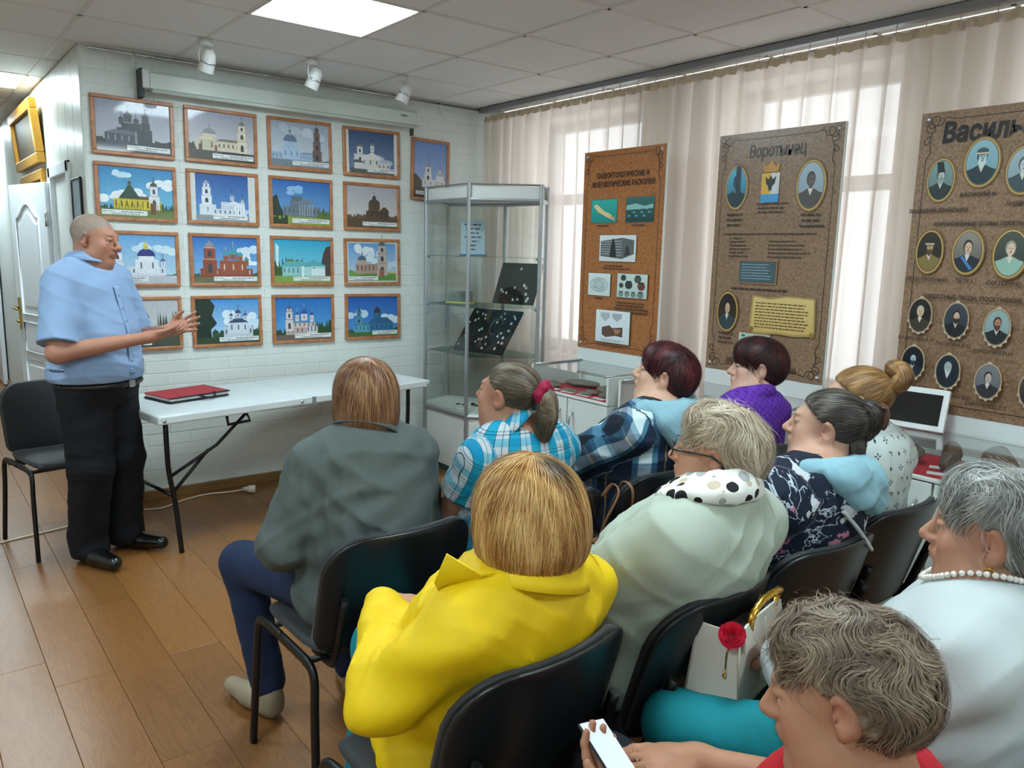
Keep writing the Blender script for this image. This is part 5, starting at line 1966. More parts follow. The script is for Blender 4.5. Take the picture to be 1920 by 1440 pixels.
def head_color(P, sp):
    """albedo by place on the head (head space, unit scale)"""
    sk = lin3(sp.get('skin', '#c98e6c'))
    red = lin3(sp.get('blush', '#b5614a'))
    C = np.tile(sk, (len(P), 1))

    def blend(c, w_):
        C[:] = C * (1 - w_[:, None]) + c * w_[:, None]

    def blob(c, r):
        return np.clip(1.3 - np.sqrt((((P - np.array(c)) / np.array(r)) ** 2).sum(1)), 0, 1)
    for x in (-1, 1):
        blend(red, .35 * blob((x * .045, .075, -.03), (.03, .04, .025)))
        blend(red, .35 * blob((x * .079, -.01, .0), (.02, .03, .04)))
        blend(lin3(sp.get('brow', '#5a4334')), .75 * np.clip(1.8 - 1.6 * np.sqrt((((P - np.array((x * .032, .092, .030))) / np.array((.020, .02, .0042))) ** 2).sum(1)), 0, 1))
    blend(red, .4 * blob((0, .116, -.022), (.016, .016, .014)))
    lip = lin3(sp.get('lip', '#a8524a'))
    g_ = C.mean(1, keepdims=True)
    C[:] = C * .86 + g_ * .14
    blend(lip, .75 * np.clip(1.6 - 1.3 * np.sqrt((((P - np.array((0, .104, -.055))) / np.array((.022, .014, .0095))) ** 2).sum(1)), 0, 1))
    return C


def hand_prims(F, w, d, palm, side, curl=.5, spread=.12, thumb_out=.6, s=1.0, g=None):
    """w wrist, d direction of the fingers, palm direction the palm faces, side=+1 thumb lies towards d x palm"""
    w, d, palm = np.array(w, float), np.array(d, float), np.array(palm, float)
    d /= np.linalg.norm(d)
    palm -= d * (palm @ d)
    palm /= np.linalg.norm(palm)
    x = np.cross(d, palm) * side            # towards the thumb
    pc = w + d * .048 * s
    Rm = np.stack([x, d, palm], 1)
    F.el(pc, np.array((.040, .052, .016)) * s, Rm, .012)
    F.rc(w - d * .01, w + d * .03 * s, .026 * s, .024 * s, .02)
    for i, (off, ln) in enumerate(((.030, .072), (.010, .080), (-.011, .074), (-.030, .058))):
        b = w + d * (.086 - .004 * abs(i - 1)) * s + x * off * s
        ang = spread * (1.5 - i) / 1.5
        dd = d * math.cos(ang) + x * math.sin(ang)
        r0 = .0088 * s
        p = b
        cu = curl if not isinstance(curl, (list, tuple)) else curl[i]
        a = cu * .5
        for q, fr in enumerate((.45, .32, .23)):
            v = dd * math.cos(a) + palm * math.sin(a)
            e_ = p + v * ln * fr * s
            F.rc(p, e_, r0, r0 * .92, .006)
            p, r0 = e_, r0 * .92
            a += cu * .75
    b = w + d * .022 * s + x * .026 * s
    dd = (d * .75 + x * thumb_out + palm * .25)
    dd /= np.linalg.norm(dd)
    m = b + dd * .038 * s
    F.rc(b, m, .0135 * s, .011 * s, .012)
    dd2 = d * .95 + x * thumb_out * .3 + palm * .25
    dd2 /= np.linalg.norm(dd2)
    m2 = m + dd2 * .030 * s
    F.rc(m, m2, .0105 * s, .0095 * s, .006)
    F.rc(m2, m2 + dd2 * .022 * s, .0095 * s, .0075 * s, .006)


def tube_uv(V, F, prims):
    """cloth coordinates: along and around the nearest limb, or around the trunk"""
    idx = F.groups(V)
    uv = np.zeros((len(V), 3))
    for n in np.unique(idx):
        m = idx == n
        kind, q, k, op, lo, hi, g = F.p[n]
        P = V[m]
        if g == 'limb':
            a, b = q[0], q[1]
            ax = (b - a) / np.linalg.norm(b - a)
            ref = np.array((0, -1, 0.0)) - ax * (-ax[1])
            ref /= np.linalg.norm(ref) + 1e-9
            o = np.cross(ax, ref)
            L = P - a
            uv[m, 0] = (L @ o) * 1.15 + .03
            uv[m, 1] = L @ ax
        else:
            uv[m, 0] = np.arctan2(P[:, 0], -(P[:, 1] + .06)) * .17
            uv[m, 1] = P[:, 2]
    return uv


def eye_parts(root, T, S, sp):
    s = sp.get('hs', 1.0)
    for x in (-1, 1):
        c = T(np.array((x * .031, .0788, .0055)) * s)
        o = MB().sphere((0, 0, 0), .0118 * s, 14, 10).build('eye', M_eye, root, tuple(c))
        o.rotation_mode = 'QUATERNION'
        o.rotation_quaternion = Matrix(S.tolist()).to_quaternion()
        MB().lathe([(0, .0121 * s), (.003 * s, .0120 * s), (.0062 * s, .0104 * s)], 14, (0, 0, 0), axis='y').build('iris', M_iris, o)


def strands(shell, roots, flow, steps, ds, lift, width, colf, seed, jitter=.15, endz=None, taper=True, avoid=None):
    """ribbons combed over a hair shell. flow(P) gives a direction; lift = (lo, hi) height above the shell"""
    r = np.random.default_rng(seed)
    n = len(roots)
    P = roots.copy()
    off = r.uniform(lift[0], lift[1], n)
    nz = r.normal(size=(n, 3)) * jitter
    pts, nrm = [], []
    stop = np.zeros(n, bool)
    for q in range(steps + 1):
        N = shell.grad(P)
        d = shell.at(P)
        o = off * (.5 + .5 * min(1, q / 3))
        P = P - N * (d - o)[:, None] * .8
        pts.append(P.copy())
        nrm.append(N)
        D = flow(P) + nz
        D = D - N * (D * N).sum(1)[:, None]
        D /= np.linalg.norm(D, axis=1)[:, None] + 1e-9
        st = ds if np.isscalar(ds) else ds
        mv = np.ones(n)
        if endz is not None:
            stop |= P[:, 2] < endz(P, r)
            mv[stop] = 0
        P = P + D * st * mv[:, None]
        nz += r.normal(size=(n, 3)) * jitter * .35
    pts, nrm = np.stack(pts, 1), np.stack(nrm, 1)      # n, steps+1, 3
    if avoid is not None:
        ok = ~avoid(pts.reshape(-1, 3)).reshape(n, -1).any(1)
        pts, nrm = pts[ok], nrm[ok]
        n = len(pts)
    tan = np.gradient(pts, axis=1)
    side = np.cross(tan, nrm)
    side /= np.linalg.norm(side, axis=2)[:, :, None] + 1e-9
    wv = np.linspace(1, .25 if taper else 1, steps + 1)[None, :, None]
    wv = wv * (width * r.uniform(.6, 1.4, n))[:, None, None]
    a, b = pts + side * wv / 2, pts - side * wv / 2
    V = np.stack([a, b], 2).reshape(-1, 3)
    m = steps + 1
    base = (np.arange(n) * m * 2)[:, None]
    k = np.arange(steps)[None, :] * 2
    q0 = base + k
    Fc = np.stack([q0, q0 + 1, q0 + 3, q0 + 2], 2).reshape(-1, 4)
    rv = np.repeat(r.uniform(0, 1, n), m * 2)
    C = colf(V, rv)
    return V, Fc, C


def join(parts):
    Vs, Fs, Cs, o = [], [], [], 0
    for V, Fq, C in parts:
        Vs.append(V)
        Fs.append(Fq + o)
        Cs.append(C)
        o += len(V)
    return np.concatenate(Vs), np.concatenate(Fs), np.concatenate(Cs)

# ---------------------------------------------------------------- hair
def hair_color(base, light, dark, rootc=None, rootw=None):
    b, l, d = lin3(base), lin3(light), lin3(dark)

    def f(V, r):
        t = (r * .8 + .1 + .34 * np.sin(V[:, 0] * 150 + V[:, 1] * 60) * np.sin(V[:, 2] * 22 + V[:, 0] * 80))
        t = np.clip(t, 0, 1)[:, None]
        C = np.where(t < .5, d + (b - d) * t * 2, b + (l - b) * (t - .5) * 2)
        if rootc is not None:
            w_ = np.clip(rootw(V), 0, 1)[:, None]
            C = C * (1 - w_) + lin3(rootc) * (.7 + .6 * t) * w_
        return C
    return f


def hair(root, T, S, sp):
    st = sp['hair']
    hs = sp.get('hs', 1.0)
    colf = hair_color(*sp['hc'][:3], *(sp['hc'][3:] if len(sp['hc']) > 3 else ()))
    Fd = Field()
    grav = S.T @ np.array((0, 0, -1.0))
    seed = sp.get('seed', 1)
    n, steps, ds, lift, wd, jit = 1300, 10, .014, (.0005, .006), .0024, .18
    endz = None
    k = sp.get('vol', 1.0)
    lim = lambda z: np.interp(z, [-.14, -.06, -.02, .02, .055, .085, .14], [-.045, -.035, -.012, .004, .045, .088, .12])
    crown = np.array((0, -.035, .12))
    zb = -.085
    if st == 'bob':
        zb = sp.get('zb', -.115)
        Fd.el((0, -.022, .036), np.array((.088, .105, .088)) * k).el((0, -.028, -.02), np.array((.094, .098, .075)) * k, k=.05).el((0, -.028, zb + .042), np.array((.092, .092, .055)) * k * np.array((sp.get('flare', 1.0), sp.get('flare', 1.0), 1)), k=.05)
        lim = lambda z: np.interp(z, [-.14, -.03, .03, .07, .14], [.02, .028, .05, .085, .12])
        steps, ds, n, jit, wd = 15, .015, 3000, .10, .0016
        endz = lambda P, r: zb - .012 + .020 * np.sin(P[:, 0] * 260 + P[:, 1] * 190) * np.sin(P[:, 0] * 90 + 1)
    elif st == 'slick':
        Fd.el((0, -.020, .034), np.array((.0835, .103, .0875)) * k)
        jit, lift = .06, (.0003, .0025)
    else:
        Fd.el((0, -.022, .040), np.array((.088, .108, .093)) * k).el((0, -.055, .0), np.array((.080, .075, .075)) * k, k=.04)
        if st in ('wave', 'curl', 'crop'):
            Fd.el((0, .03, .085), np.array((.066, .055, .045)) * k, k=.04)
        if st == 'pixie':
            Fd.el((0, .02, .075), np.array((.078, .075, .055)) * k, k=.04)
            lim = lambda z: np.interp(z, [-.14, -.07, -.03, .0, .035, .06, .14], [-.03, -.02, .0, .018, .05, .10, .12])
    ear = sp.get('ear', st not in ('bob',))
    if ear:
        for x in (-1, 1): Fd.el((x * .094, -.003, -.006), (.026, .027, .040), k=.010, op=-1)

    def clip(P):
        return np.maximum(P[:, 1] - lim(P[:, 2]), zb - P[:, 2]) * .8
    amp = {'bob': .0025, 'slick': .0012, 'wave': .006, 'curl': .009, 'crop': .005, 'pixie': .004}[st]
    f1 = folds(amp, seed, (.018, .045))
    V, Fq = Fd.surface(.0055, lambda P: f1(P), clip)
    r = np.random.default_rng(seed)
    C = colf(V, .25 + .3 * r.uniform(size=len(V)))
    parts = [(V, Fq, C * .9)]
    tie = np.array(sp.get('tie', (0, -.118, .045)))
    sw = sp.get('swirl', 1.0)
    if st == 'slick':
        def flow(P):
            d = tie - P
            return d / np.linalg.norm(d, axis=1)[:, None] * 1.2
    elif st in ('curl', 'wave', 'crop', 'pixie'):
        fr = {'curl': 70, 'wave': 42, 'crop': 38, 'pixie': 30}[st]
        am = {'curl': .95, 'wave': .75, 'crop': .45, 'pixie': .35}[st]

        def flow(P):
            d = P - crown
            d = d / (np.linalg.norm(d, axis=1)[:, None] + 1e-6) * .5 + grav * .55 + np.array((0, -.15, 0))
            d[:, 0] += am * np.sin(P[:, 1] * fr + P[:, 2] * fr * .7 + seed) * sw
            d[:, 1] += am * np.sin(P[:, 0] * fr * .9 + P[:, 2] * fr + 2)
            d[:, 2] += am * .6 * np.sin(P[:, 0] * fr + P[:, 1] * fr * .8 + 4)
            return d
        n = {'curl': 4200, 'wave': 3200, 'crop': 3200, 'pixie': 2600}[st]
        steps, ds = {'curl': (8, .009), 'wave': (9, .0105), 'crop': (7, .010), 'pixie': (9, .011)}[st]
        lift = {'curl': (.001, .012), 'wave': (.0005, .010), 'crop': (.0005, .008), 'pixie': (.0005, .007)}[st]
        wd = .0017
    else:
        def flow(P):
            d = P - crown
            d[:, 2] *= .3
            d = d / (np.linalg.norm(d, axis=1)[:, None] + 1e-6)
            up_ = np.clip((P[:, 2] - .04) / .08, 0, 1)[:, None]
            return d * up_ * 1.2 + grav * (1.15 - .8 * up_)
    sel = r.choice(len(V), n)
    roots = V[sel] + r.normal(size=(n, 3)) * .002
    if st == 'bob':
        m = V[:, 2] > -.02
        m &= r.uniform(size=len(V)) < .5 + 4 * np.clip(V[:, 2], 0, .12)
        roots = V[m][r.choice(m.sum(), n)]
    av = None
    if st == 'slick':
        av = lambda Q: (Q[:, 1] > lim(Q[:, 2]) + .006) | ((np.abs(Q[:, 0]) > .062) & (((Q[:, 1] + .004) / .026) ** 2 + ((Q[:, 2] + .004) / .038) ** 2 < 1))
    elif ear:
        av = lambda Q: ((np.abs(Q[:, 0]) > .062) & (((Q[:, 1] + .004) / .026) ** 2 + ((Q[:, 2] + .004) / .038) ** 2 < 1))
    parts.append(strands(Fd, roots, flow, steps, ds, lift, wd, colf, seed + 1, jit, endz, True, av))
    # a few fine fly-away hairs
    m = (V[:, 2] > .02)
    rf = V[m][r.choice(m.sum(), 160)]
    parts.append(strands(Fd, rf, flow, 6, ds * 1.1, (lift[1] * .8, lift[1] * 2 + .006), .0009, lambda v, q: colf(v, .6 + .4 * q), seed + 2, jit * 2.2))
    for lk in sp.get('locks', []):          # tied or twisted locks: list of (points, radii)
        pts = np.array(catmull(lk[0], 8))
        rad = np.interp(np.linspace(0, 1, len(pts)), np.linspace(0, 1, len(lk[1])), lk[1])
        Ft = Field()
        for i in range(len(pts) - 1): Ft.rc(pts[i], pts[i + 1], rad[i], rad[i + 1], .006)
        f2 = folds(.003, seed + 5, (.008, .02))
        v2, q2 = Ft.surface(.0045, f2)
        parts.append((v2, q2, colf(v2, .3 + .3 * r.uniform(size=len(v2))) * .85))
        tg = np.gradient(pts, axis=0)
        tg /= np.linalg.norm(tg, axis=1)[:, None] + 1e-9

        def flw(P, pts=pts, tg=tg):
            i = ((P[:, None, :] - pts[None]) ** 2).sum(2).argmin(1)
            return tg[i]
        nn = min(500, 60 + int(4000 * rad.mean()))
        parts.append(strands(Ft, v2[r.choice(len(v2), nn)], flw, 8, .010, (.0002, .003), .002, colf, seed + 7, .08))
    V, Fq, C = join(parts)
    V = (V * hs) @ S.T + T(np.zeros(3))
    o = link('hair', np_mesh('hair', V, Fq, C), M_hair, root)
    if sp.get('hair_label'): o['label'] = sp['hair_label']
    return o


def ring(field, c, rx, ry, r, rot=None, n=16, k=.008, a0=0, a1=360, g=None, drop=None):
    pts = []
    for i in range(n + 1):
        a = R(a0 + (a1 - a0) * i / n)
        p = np.array((rx * math.sin(a), -ry * math.cos(a), 0 if drop is None else drop(a)))
        if rot is not None: p = rot @ p
        pts.append(np.array(c) + p)
    for i in range(n):
        field.rc(pts[i], pts[i + 1], r, r, k, 1, g)
    return pts


def collar(root, c, nb, top):
    """folded collar: a stand round the neck and a leaf turned down over the shoulders"""
    sth, leaf, pt = top['collar']
    m = top['mat']
    ax = c - nb
    ax = ax / (np.linalg.norm(ax) + 1e-9)
    fx = np.array((1.0, 0, 0))
    fx -= ax * (fx @ ax)
    fx /= np.linalg.norm(fx)
    fy = np.cross(ax, fx)
    tilt = math.tan(R(top.get('ctilt', 20)))
    n = 40
    V, Fq = [], []
    base = nb + ax * top.get('cup', .030)
    prof = 7
    for i in range(n + 1):
        a = R(-158 + 316 * i / n)          # 0 = back of the neck
        fr = max(0, (abs(a) - R(95)) / R(63))      # front part
        r0 = top.get('cr', .064)
        d = fx * math.sin(a) - fy * math.cos(a)
        up_ = -tilt * .064 * (-math.cos(a))        # back sits higher
        lf = leaf + pt * fr
        for (rr, zz) in ((r0 + .004, 0), (r0 - .004, sth * .6), (r0 - .002, sth), (r0 + .006, sth + .004), (r0 + .013, sth * .75), (r0 + .016 + leaf * .35, sth - lf * .55), (r0 + .018 + leaf * .55 + pt * fr * .3, sth - lf)):
            V.append(base + d * rr + ax * (zz - up_ * 0 + .012 * math.cos(a)))
    for i in range(n):
        for k in range(prof - 1):
            q = i * prof + k
            Fq.append((q, q + prof, q + prof + 1, q + 1))
    V = np.array(V)
    o = link('collar', np_mesh('collar', V, np.array(Fq), None, np.stack([np.arctan2(V[:, 0] - nb[0], -(V[:, 1] - nb[1])) * .09, V[:, 2], V[:, 2] * 0], 1)), m, root)
    md = o.modifiers.new('t', 'SOLIDIFY')
    md.thickness = .0035
    return o


PEOPLE = {}


def person(sp):
    sp.setdefault('hs', .93)
    x, y, rz = sp['at']
    root = empty('person', (x, y, 0), rz, sp['label'], 'person', sp.get('group', 'women seated in the audience'))
    g = sp.get('girth', 1.0)
    c_, s_ = math.cos(rz), math.sin(rz)

    def loc(Pw):
        dx, dy = Pw[0] - x, Pw[1] - y
        return np.array((dx * c_ + dy * s_, -dx * s_ + dy * c_, Pw[2]))
    H = loc(sp['head'])
    yaw, pitch, roll = sp['gaze']                # world yaw (ccw from +Y), pitch up, roll
    S = rotm(pitch, roll, yaw - math.degrees(rz))
    T = lambda p: H + S @ np.asarray(p)
    hs = sp.get('hs', 1.0)
    stand_ = sp.get('stand', False)
    p0 = np.array(sp.get('pelvis', (0, -.035, .60)))
    nb = H + np.array((0, -.035, sp.get('nbz', -.128)))
    nb[0] *= sp.get('nbx', .55)
    L = lambda t: p0 + (nb - p0) * t
    sw = sp.get('sw', 1.0)
    sh = {}
    for s in (-1, 1):
        sh[s] = L(.93) + np.array((s * .165 * sw, -.005, -.035))
    el, wr = {}, {}
    for s in (-1, 1):
        a = sp.get('arm', {}).get(s, {})
        el[s] = np.array(a.get('e', sh[s] + np.array((s * .045, .05, -.25))))
        wr[s] = np.array(a.get('w', (s * .10, .26, .70)))
    # ---- body: one continuous surface
    B = Field()
    head_prims(B, T, S, sp)
    nr = sp.get('neck', .052)
    B.rc(T(np.array((0, -.028, -.055)) * hs), nb + np.array((0, 0, .0)), nr * .98, nr * 1.12, .03)
    if sp.get('stoop', True): B.el(nb + np.array((0, -.015, -.01)), (.09, .065, .05), None, .05)
    B.el(L(.80), (.15 * sw, .09, .14), None, .06)
    B.el(L(.45), (.14 * g, .11 * g, .20), None, .06)
    for s in (-1, 1):
        B.rc(L(.93) + np.array((s * .06, 0, -.02)), sh[s], .05, .048, .04)
        B.rc(sh[s], el[s], .047 * g, .040 * g, .03)
        B.rc(el[s], wr[s], .040 * g, .026, .02)
        a = sp.get('arm', {}).get(s, {})
        d = np.array(a.get('d', (-s * .55, .6, -.35)))
        hand_prims(B, wr[s], d, np.array(a.get('p', (0, -.2, -1))), a.get('t', -s), a.get('curl', .45), a.get('spread', .10), a.get('thumb', .6), sp.get('hand', 1.0))
    hb = sp.get('res', .0062)
    V, Fq = B.surface(hb)
    Ph = ((V - H) @ S) / hs
    C = head_color(Ph, sp)
    far = np.linalg.norm(Ph, axis=1) > .19
    sk_ = lin3(sp.get('skin', '#c98e6c'))
    C[far] = sk_ * .86 + sk_.mean() * .14
    tz = sp.get('tan')
    if sp.get('stubble'):
        w_ = np.clip((Ph[:, 2] - np.interp(Ph[:, 1], [-.12, -.03, .02, .06, .09], [-.06, -.02, .035, .06, .085])) / .012, 0, 1) * (~far)
        n_ = np.random.default_rng(4).uniform(.75, 1.2, len(V))
        C = C * (1 - w_[:, None] * .8) + (lin3(sp['stubble']) * n_[:, None]) * w_[:, None] * .8
    body = link('body', np_mesh('body', V, Fq, C), M_skin, root)
    eye_parts(root, T, S, sp)
    # ---- upper garment
    top = sp['top']
    G = Field()
    ez = top.get('ease', .012)
    G.el(L(.70), (.170 * g * sw + ez, .112 * g + ez, .165), None, .06, 1, 't')
    G.el(L(.84) + np.array((0, -.018, 0)), (.145 * sw + ez, .085 + ez, .115), None, .06, 1, 't')
    G.el(L(.36) + np.array((0, .01, 0)), (.178 * g + ez, .145 * g + ez, .19), None, .07, 1, 't')
    G.el(p0 + np.array((0, .0, top.get('hem', .0))), (.185 * g + ez, .155 * g + ez, .13), None, .07, 1, 't')
    if sp.get('bust', True) and not stand_:
        for s in (-1, 1): G.el(L(.66) + np.array((s * .075, .085 * g, 0)), (.075 * g, .06 * g, .075 * g), None, .05, 1, 't')
    G.rc(L(.95) + np.array((-.10 * sw, -.005, -.015)), L(.95) + np.array((.10 * sw, -.005, -.015)), .052 + ez, .052 + ez, .05, 1, 't')
    fl = top.get('sleeve', 1.0)
    for s in (-1, 1):
        G.rc(L(.95) + np.array((s * .08 * sw, -.004, -.015)), sh[s], .054 + ez, .054 + ez, .04, 1, 't')
        kf = .016 if top.get('crisp') else .024
        if fl <= .5:
            G.rc(sh[s], sh[s] + (el[s] - sh[s]) * (fl * 2 + .12), .052 * g + ez, .058 * g + ez, kf, 1, 'limb')
        else:
            G.rc(sh[s], el[s], .054 * g + ez, .047 * g + ez, kf, 1, 'limb')
            G.rc(el[s], el[s] + (wr[s] - el[s]) * (fl * 2 - 1), .048 * g + ez, .036 + ez * .8, .03, 1, 'limb')
    if top.get('band'): ring(G, nb + np.array((0, .012, .034)), .064, .064, .012, rotm(-14, 0, 0), k=.03, g='t')
    if top.get('collar'): collar(root, T(np.array((0, -.030, -.098)) * hs), nb, top)
    if top.get('hood'):
        Hf = Field()
        for (a, b_, r1, r2) in top['hood']: Hf.rc(nb + np.array(a), nb + np.array(b_), r1, r2, .03)
        hc_ = nb + np.array((0, .02, .06))
        add_field(root, 'hood', Hf, .006, M_hood, folds(.007, sp.get('seed', 1) + 90, (.05, .12)), lambda P: .05 * (1 - np.sqrt((((P - hc_) / np.array((.066, .075, .10))) ** 2).sum(1))))
    f1 = folds(top.get('fold', .006), sp.get('seed', 1) + 30, top.get('wl', (.06, .2)), (1, 1, 1.6))
    dis = f1
    hole = nb + np.array((0, .020, .035))
    trunk = Field()
    trunk.p = [q for q in G.p if q[6] == 't']
    if top.get('band'): hole = hole + np.array((0, .008, .022))
    if top.get('vneck'):
        hole = hole + np.array((0, .03, -.02))

    def clipf(P):
        q = (P - hole) / np.array((.052, .056, .09))
        o_ = np.maximum(.05 * (1 - np.sqrt((q ** 2).sum(1))), top.get('cut', .0) - P[:, 2])
        if fl <= .5:
            tr_ = trunk.at(P)
            for s in (-1, 1):
                ax = (el[s] - sh[s]) / np.linalg.norm(el[s] - sh[s])
                en = sh[s] + (el[s] - sh[s]) * fl * 2
                u_ = (P - en) @ ax
                rd = np.linalg.norm(P - en - u_[:, None] * ax, axis=1)
                o_ = np.where((rd < .13) & (u_ > -.03) & (u_ < .12) & (tr_ > .004), np.maximum(o_, u_), o_)
        return o_
    V, Fq = G.surface(top.get('res', .0075), dis, clipf)
    o = link(top['name'], np_mesh(top['name'], V, Fq, None, tube_uv(V, G, None)), top['mat'], root)
    # ---- lower garment and shoes
    if sp.get('legs', True):
        lg = sp.get('leg', {})
        lm = sp.get('trousers')
        Tf = Field()
        Tf.el(p0 + np.array((0, .02, -.01)), (.175 * g, .15 * g, .105), None, .06, 1, 't')
        for s in (-1, 1):
            q = lg.get(s, {})
            hp = p0 + np.array((s * .09, .02, -.02))
            kn = np.array(q.get('k', (s * .125, .41, .56)))
            an = np.array(q.get('a', (s * .13, .40, .12)))
            Tf.rc(hp, kn, .088 * g, .068, .04, 1, 'limb')
            Tf.rc(kn, an, .066, q.get('cuff', .058), .03, 1, 'limb')
            sd = np.array(q.get('f', (s * .06, .21, 0)))
            Sf = Field()
            hl = np.array((an[0], an[1] - .03, .042))
            Sf.rc(hl, hl + sd * .55, .040, .038, .02).rc(hl + sd * .5, hl + sd, .040, .030, .02).el(hl + np.array((0, .01, .035)), (.042, .05, .05), None, .02)
            v2, f2 = Sf.surface(.009, None, lambda P: .004 - P[:, 2])
            link('shoe', np_mesh('shoe', v2, f2), sp.get('shoe', mat('dark_shoe', '#191a1c', .5)), root)
        f2_ = folds(.004, sp.get('seed', 1) + 60, (.05, .15))
        V, Fq = Tf.surface(.013, f2_)
        link(sp.get('legname', 'trousers'), np_mesh('trousers', V, Fq, None, tube_uv(V, Tf, None)), lm, root)
    if sp.get('hair'): hair(root, T, S, sp)
    return root, dict(G=G, B=B, T=T, S=S, nb=nb, H=H, L=L, sh=sh, el=el, wr=wr, p0=p0)


def seam(root, P, pts, m, r=.0022, n=10):
    """stitched seam lying on the garment"""
    Q = np.array(catmull([tuple(q) for q in pts], n))
    G = P['G']
    for _ in range(4):
        Q = Q - G.grad(Q) * (G.at(Q) - .001)[:, None]
    MB().tube([tuple(q) for q in Q], r, n=5).build('seam', m, root)


def add_field(root, name, Fd, h, m, disp=None, clip=None, col_=None):
    V, Fq = Fd.surface(h, disp, clip)
    return link(name, np_mesh(name, V, Fq, col_), m, root)


def w2gaze(hx, hy, tx=.80, ty=4.25, extra=0.0):
    return math.degrees(math.atan2(-(tx - hx), ty - hy)) + extra



# ---------------------------------------------------------------- the audience
M_grey = cloth('grey_denim', '#4f5653', .8, (700, .25, .0008))
M_jean = cloth('blue_jeans', '#1f2b47', .85)
M_teal = cloth('teal_cotton', '#0f7f88', .8, (500, .2, .001))
M_dark = cloth('dark_trousers', '#16181d', .85)
M_yel = cloth('yellow_cotton', '#dcb708', .6, (120, .1, .002), .1, vary=(5, .03))
M_aqua = plaid_mat('turquoise_check', .062, [(0, '#169fbd'), (.45, '#2f5560'), (.475, '#c9ced2'), (.72, '#3a4650'), (.745, '#c9ced2'), (.97, '#2f5560')],
                   .066, [(0, '#49b4cb'), (.36, '#ccd2d6'), (.50, '#39434c'), (.54, '#ccd2d6'), (.64, '#39434c'), (.67, '#ccd2d6')], True)
M_flan = plaid_mat('navy_plaid', .17, [(0, '#1b2a42'), (.30, '#4f7d96'), (.40, '#d5dfe0'), (.62, '#4f7d96'), (.72, '#1b2a42'), (.86, '#a98459'), (.89, '#1b2a42')],
                   .16, [(0, '#22324c'), (.25, '#5a86a0'), (.36, '#d3dddf'), (.60, '#5a86a0'), (.70, '#22324c'), (.84, '#b08b60'), (.88, '#22324c')], True)
M_hood = cloth('pale_blue_jersey', '#7fa3ad', .9, (500, .3, .001))
M_cream = cloth('cream_knit', '#a3ab9c', .95, (420, .5, .0015), .5)


def knit(t, a, sp):
    mp = t.node('ShaderNodeMapping')
    mp.inputs['Rotation'].default_value = (0, 0, R(45))
    t.link(a, 1, mp, 0)
    ck = t.node('ShaderNodeTexVoronoi')
    ck.inputs['Scale'].default_value = 55
    ck.inputs['Randomness'].default_value = .25
    t.link(mp, 0, ck, 0)
    r = t.ramp([(0, '#3a1569'), (.35, '#5a2a94'), (.8, '#6a3aa4')])
    t.link(ck, 0, r, 0)
    return (r, 0)


M_purple = pattern_mat('purple_knit', knit)


def dots(t, a, sp):
    v = t.node('ShaderNodeTexVoronoi')
    v.inputs['Scale'].default_value = 27
    v.inputs['Randomness'].default_value = .5
    t.link(a, 1, v, 0)
    th = t.math('LESS_THAN', (v, 0), .42)
    sc = t.node('ShaderNodeSeparateColor')
    t.link(v, 1, sc, 0)
    r = t.ramp([(0, '#141416'), (.6, '#9a9a96'), (.85, '#b5a58e')], 'CONSTANT')
    t.link(sc, 0, r, 0)
    return (t.mix((th, 0), '#d5d4cc', (r, 0)), 2)


M_polka = pattern_mat('spotted_scarf', dots)


def floral(t, a, sp):
    nz = t.node('ShaderNodeTexNoise')
    nz.inputs['Scale'].default_value = 26
    nz.inputs['Detail'].default_value = 3
    t.link(a, 1, nz, 0)
    ad = t.node('ShaderNodeMix', data_type='RGBA', blend_type='LINEAR_LIGHT')
    ad.inputs[0].default_value = .035
    t.link(a, 1, ad, 6)
    t.link(nz, 1, ad, 7)
    v = t.node('ShaderNodeTexVoronoi')
    v.inputs['Scale'].default_value = 11
    v.inputs['Randomness'].default_value = .85
    t.link(ad, 2, v, 0)
    sc = t.node('ShaderNodeSeparateColor')
    t.link(v, 1, sc, 0)
    # leaves: lobed blobs of pink, white or bare ground
    n2 = t.node('ShaderNodeTexNoise')
    n2.inputs['Scale'].default_value = 60
    t.link(a, 1, n2, 0)
    rad = t.math('MULTIPLY_ADD', (n2, 0), .5, .12)
    inside = t.math('LESS_THAN', (v, 0), (rad, 0))
    r = t.ramp([(0, '#a5687a'), (.20, '#b3b6ba'), (.36, '#8c4f62'), (.50, '#141b2c')], 'CONSTANT')
    t.link(sc, 0, r, 0)
    # thin pale stalks
    v2 = t.node('ShaderNodeTexVoronoi', feature='DISTANCE_TO_EDGE')
    v2.inputs['Scale'].default_value = 30
    t.link(ad, 2, v2, 0)
    vein = t.math('LESS_THAN', (v2, 0), .028)
    msk = t.math('GREATER_THAN', (sc, 1), .45)
    vm = t.math('MULTIPLY', (vein, 0), (msk, 0))
    a1 = t.mix((inside, 0), '#111a2b', (r, 0))
    return (t.mix((vm, 0), (a1, 2), '#a3abb5'), 2)


M_floral = pattern_mat('navy_floral', floral)


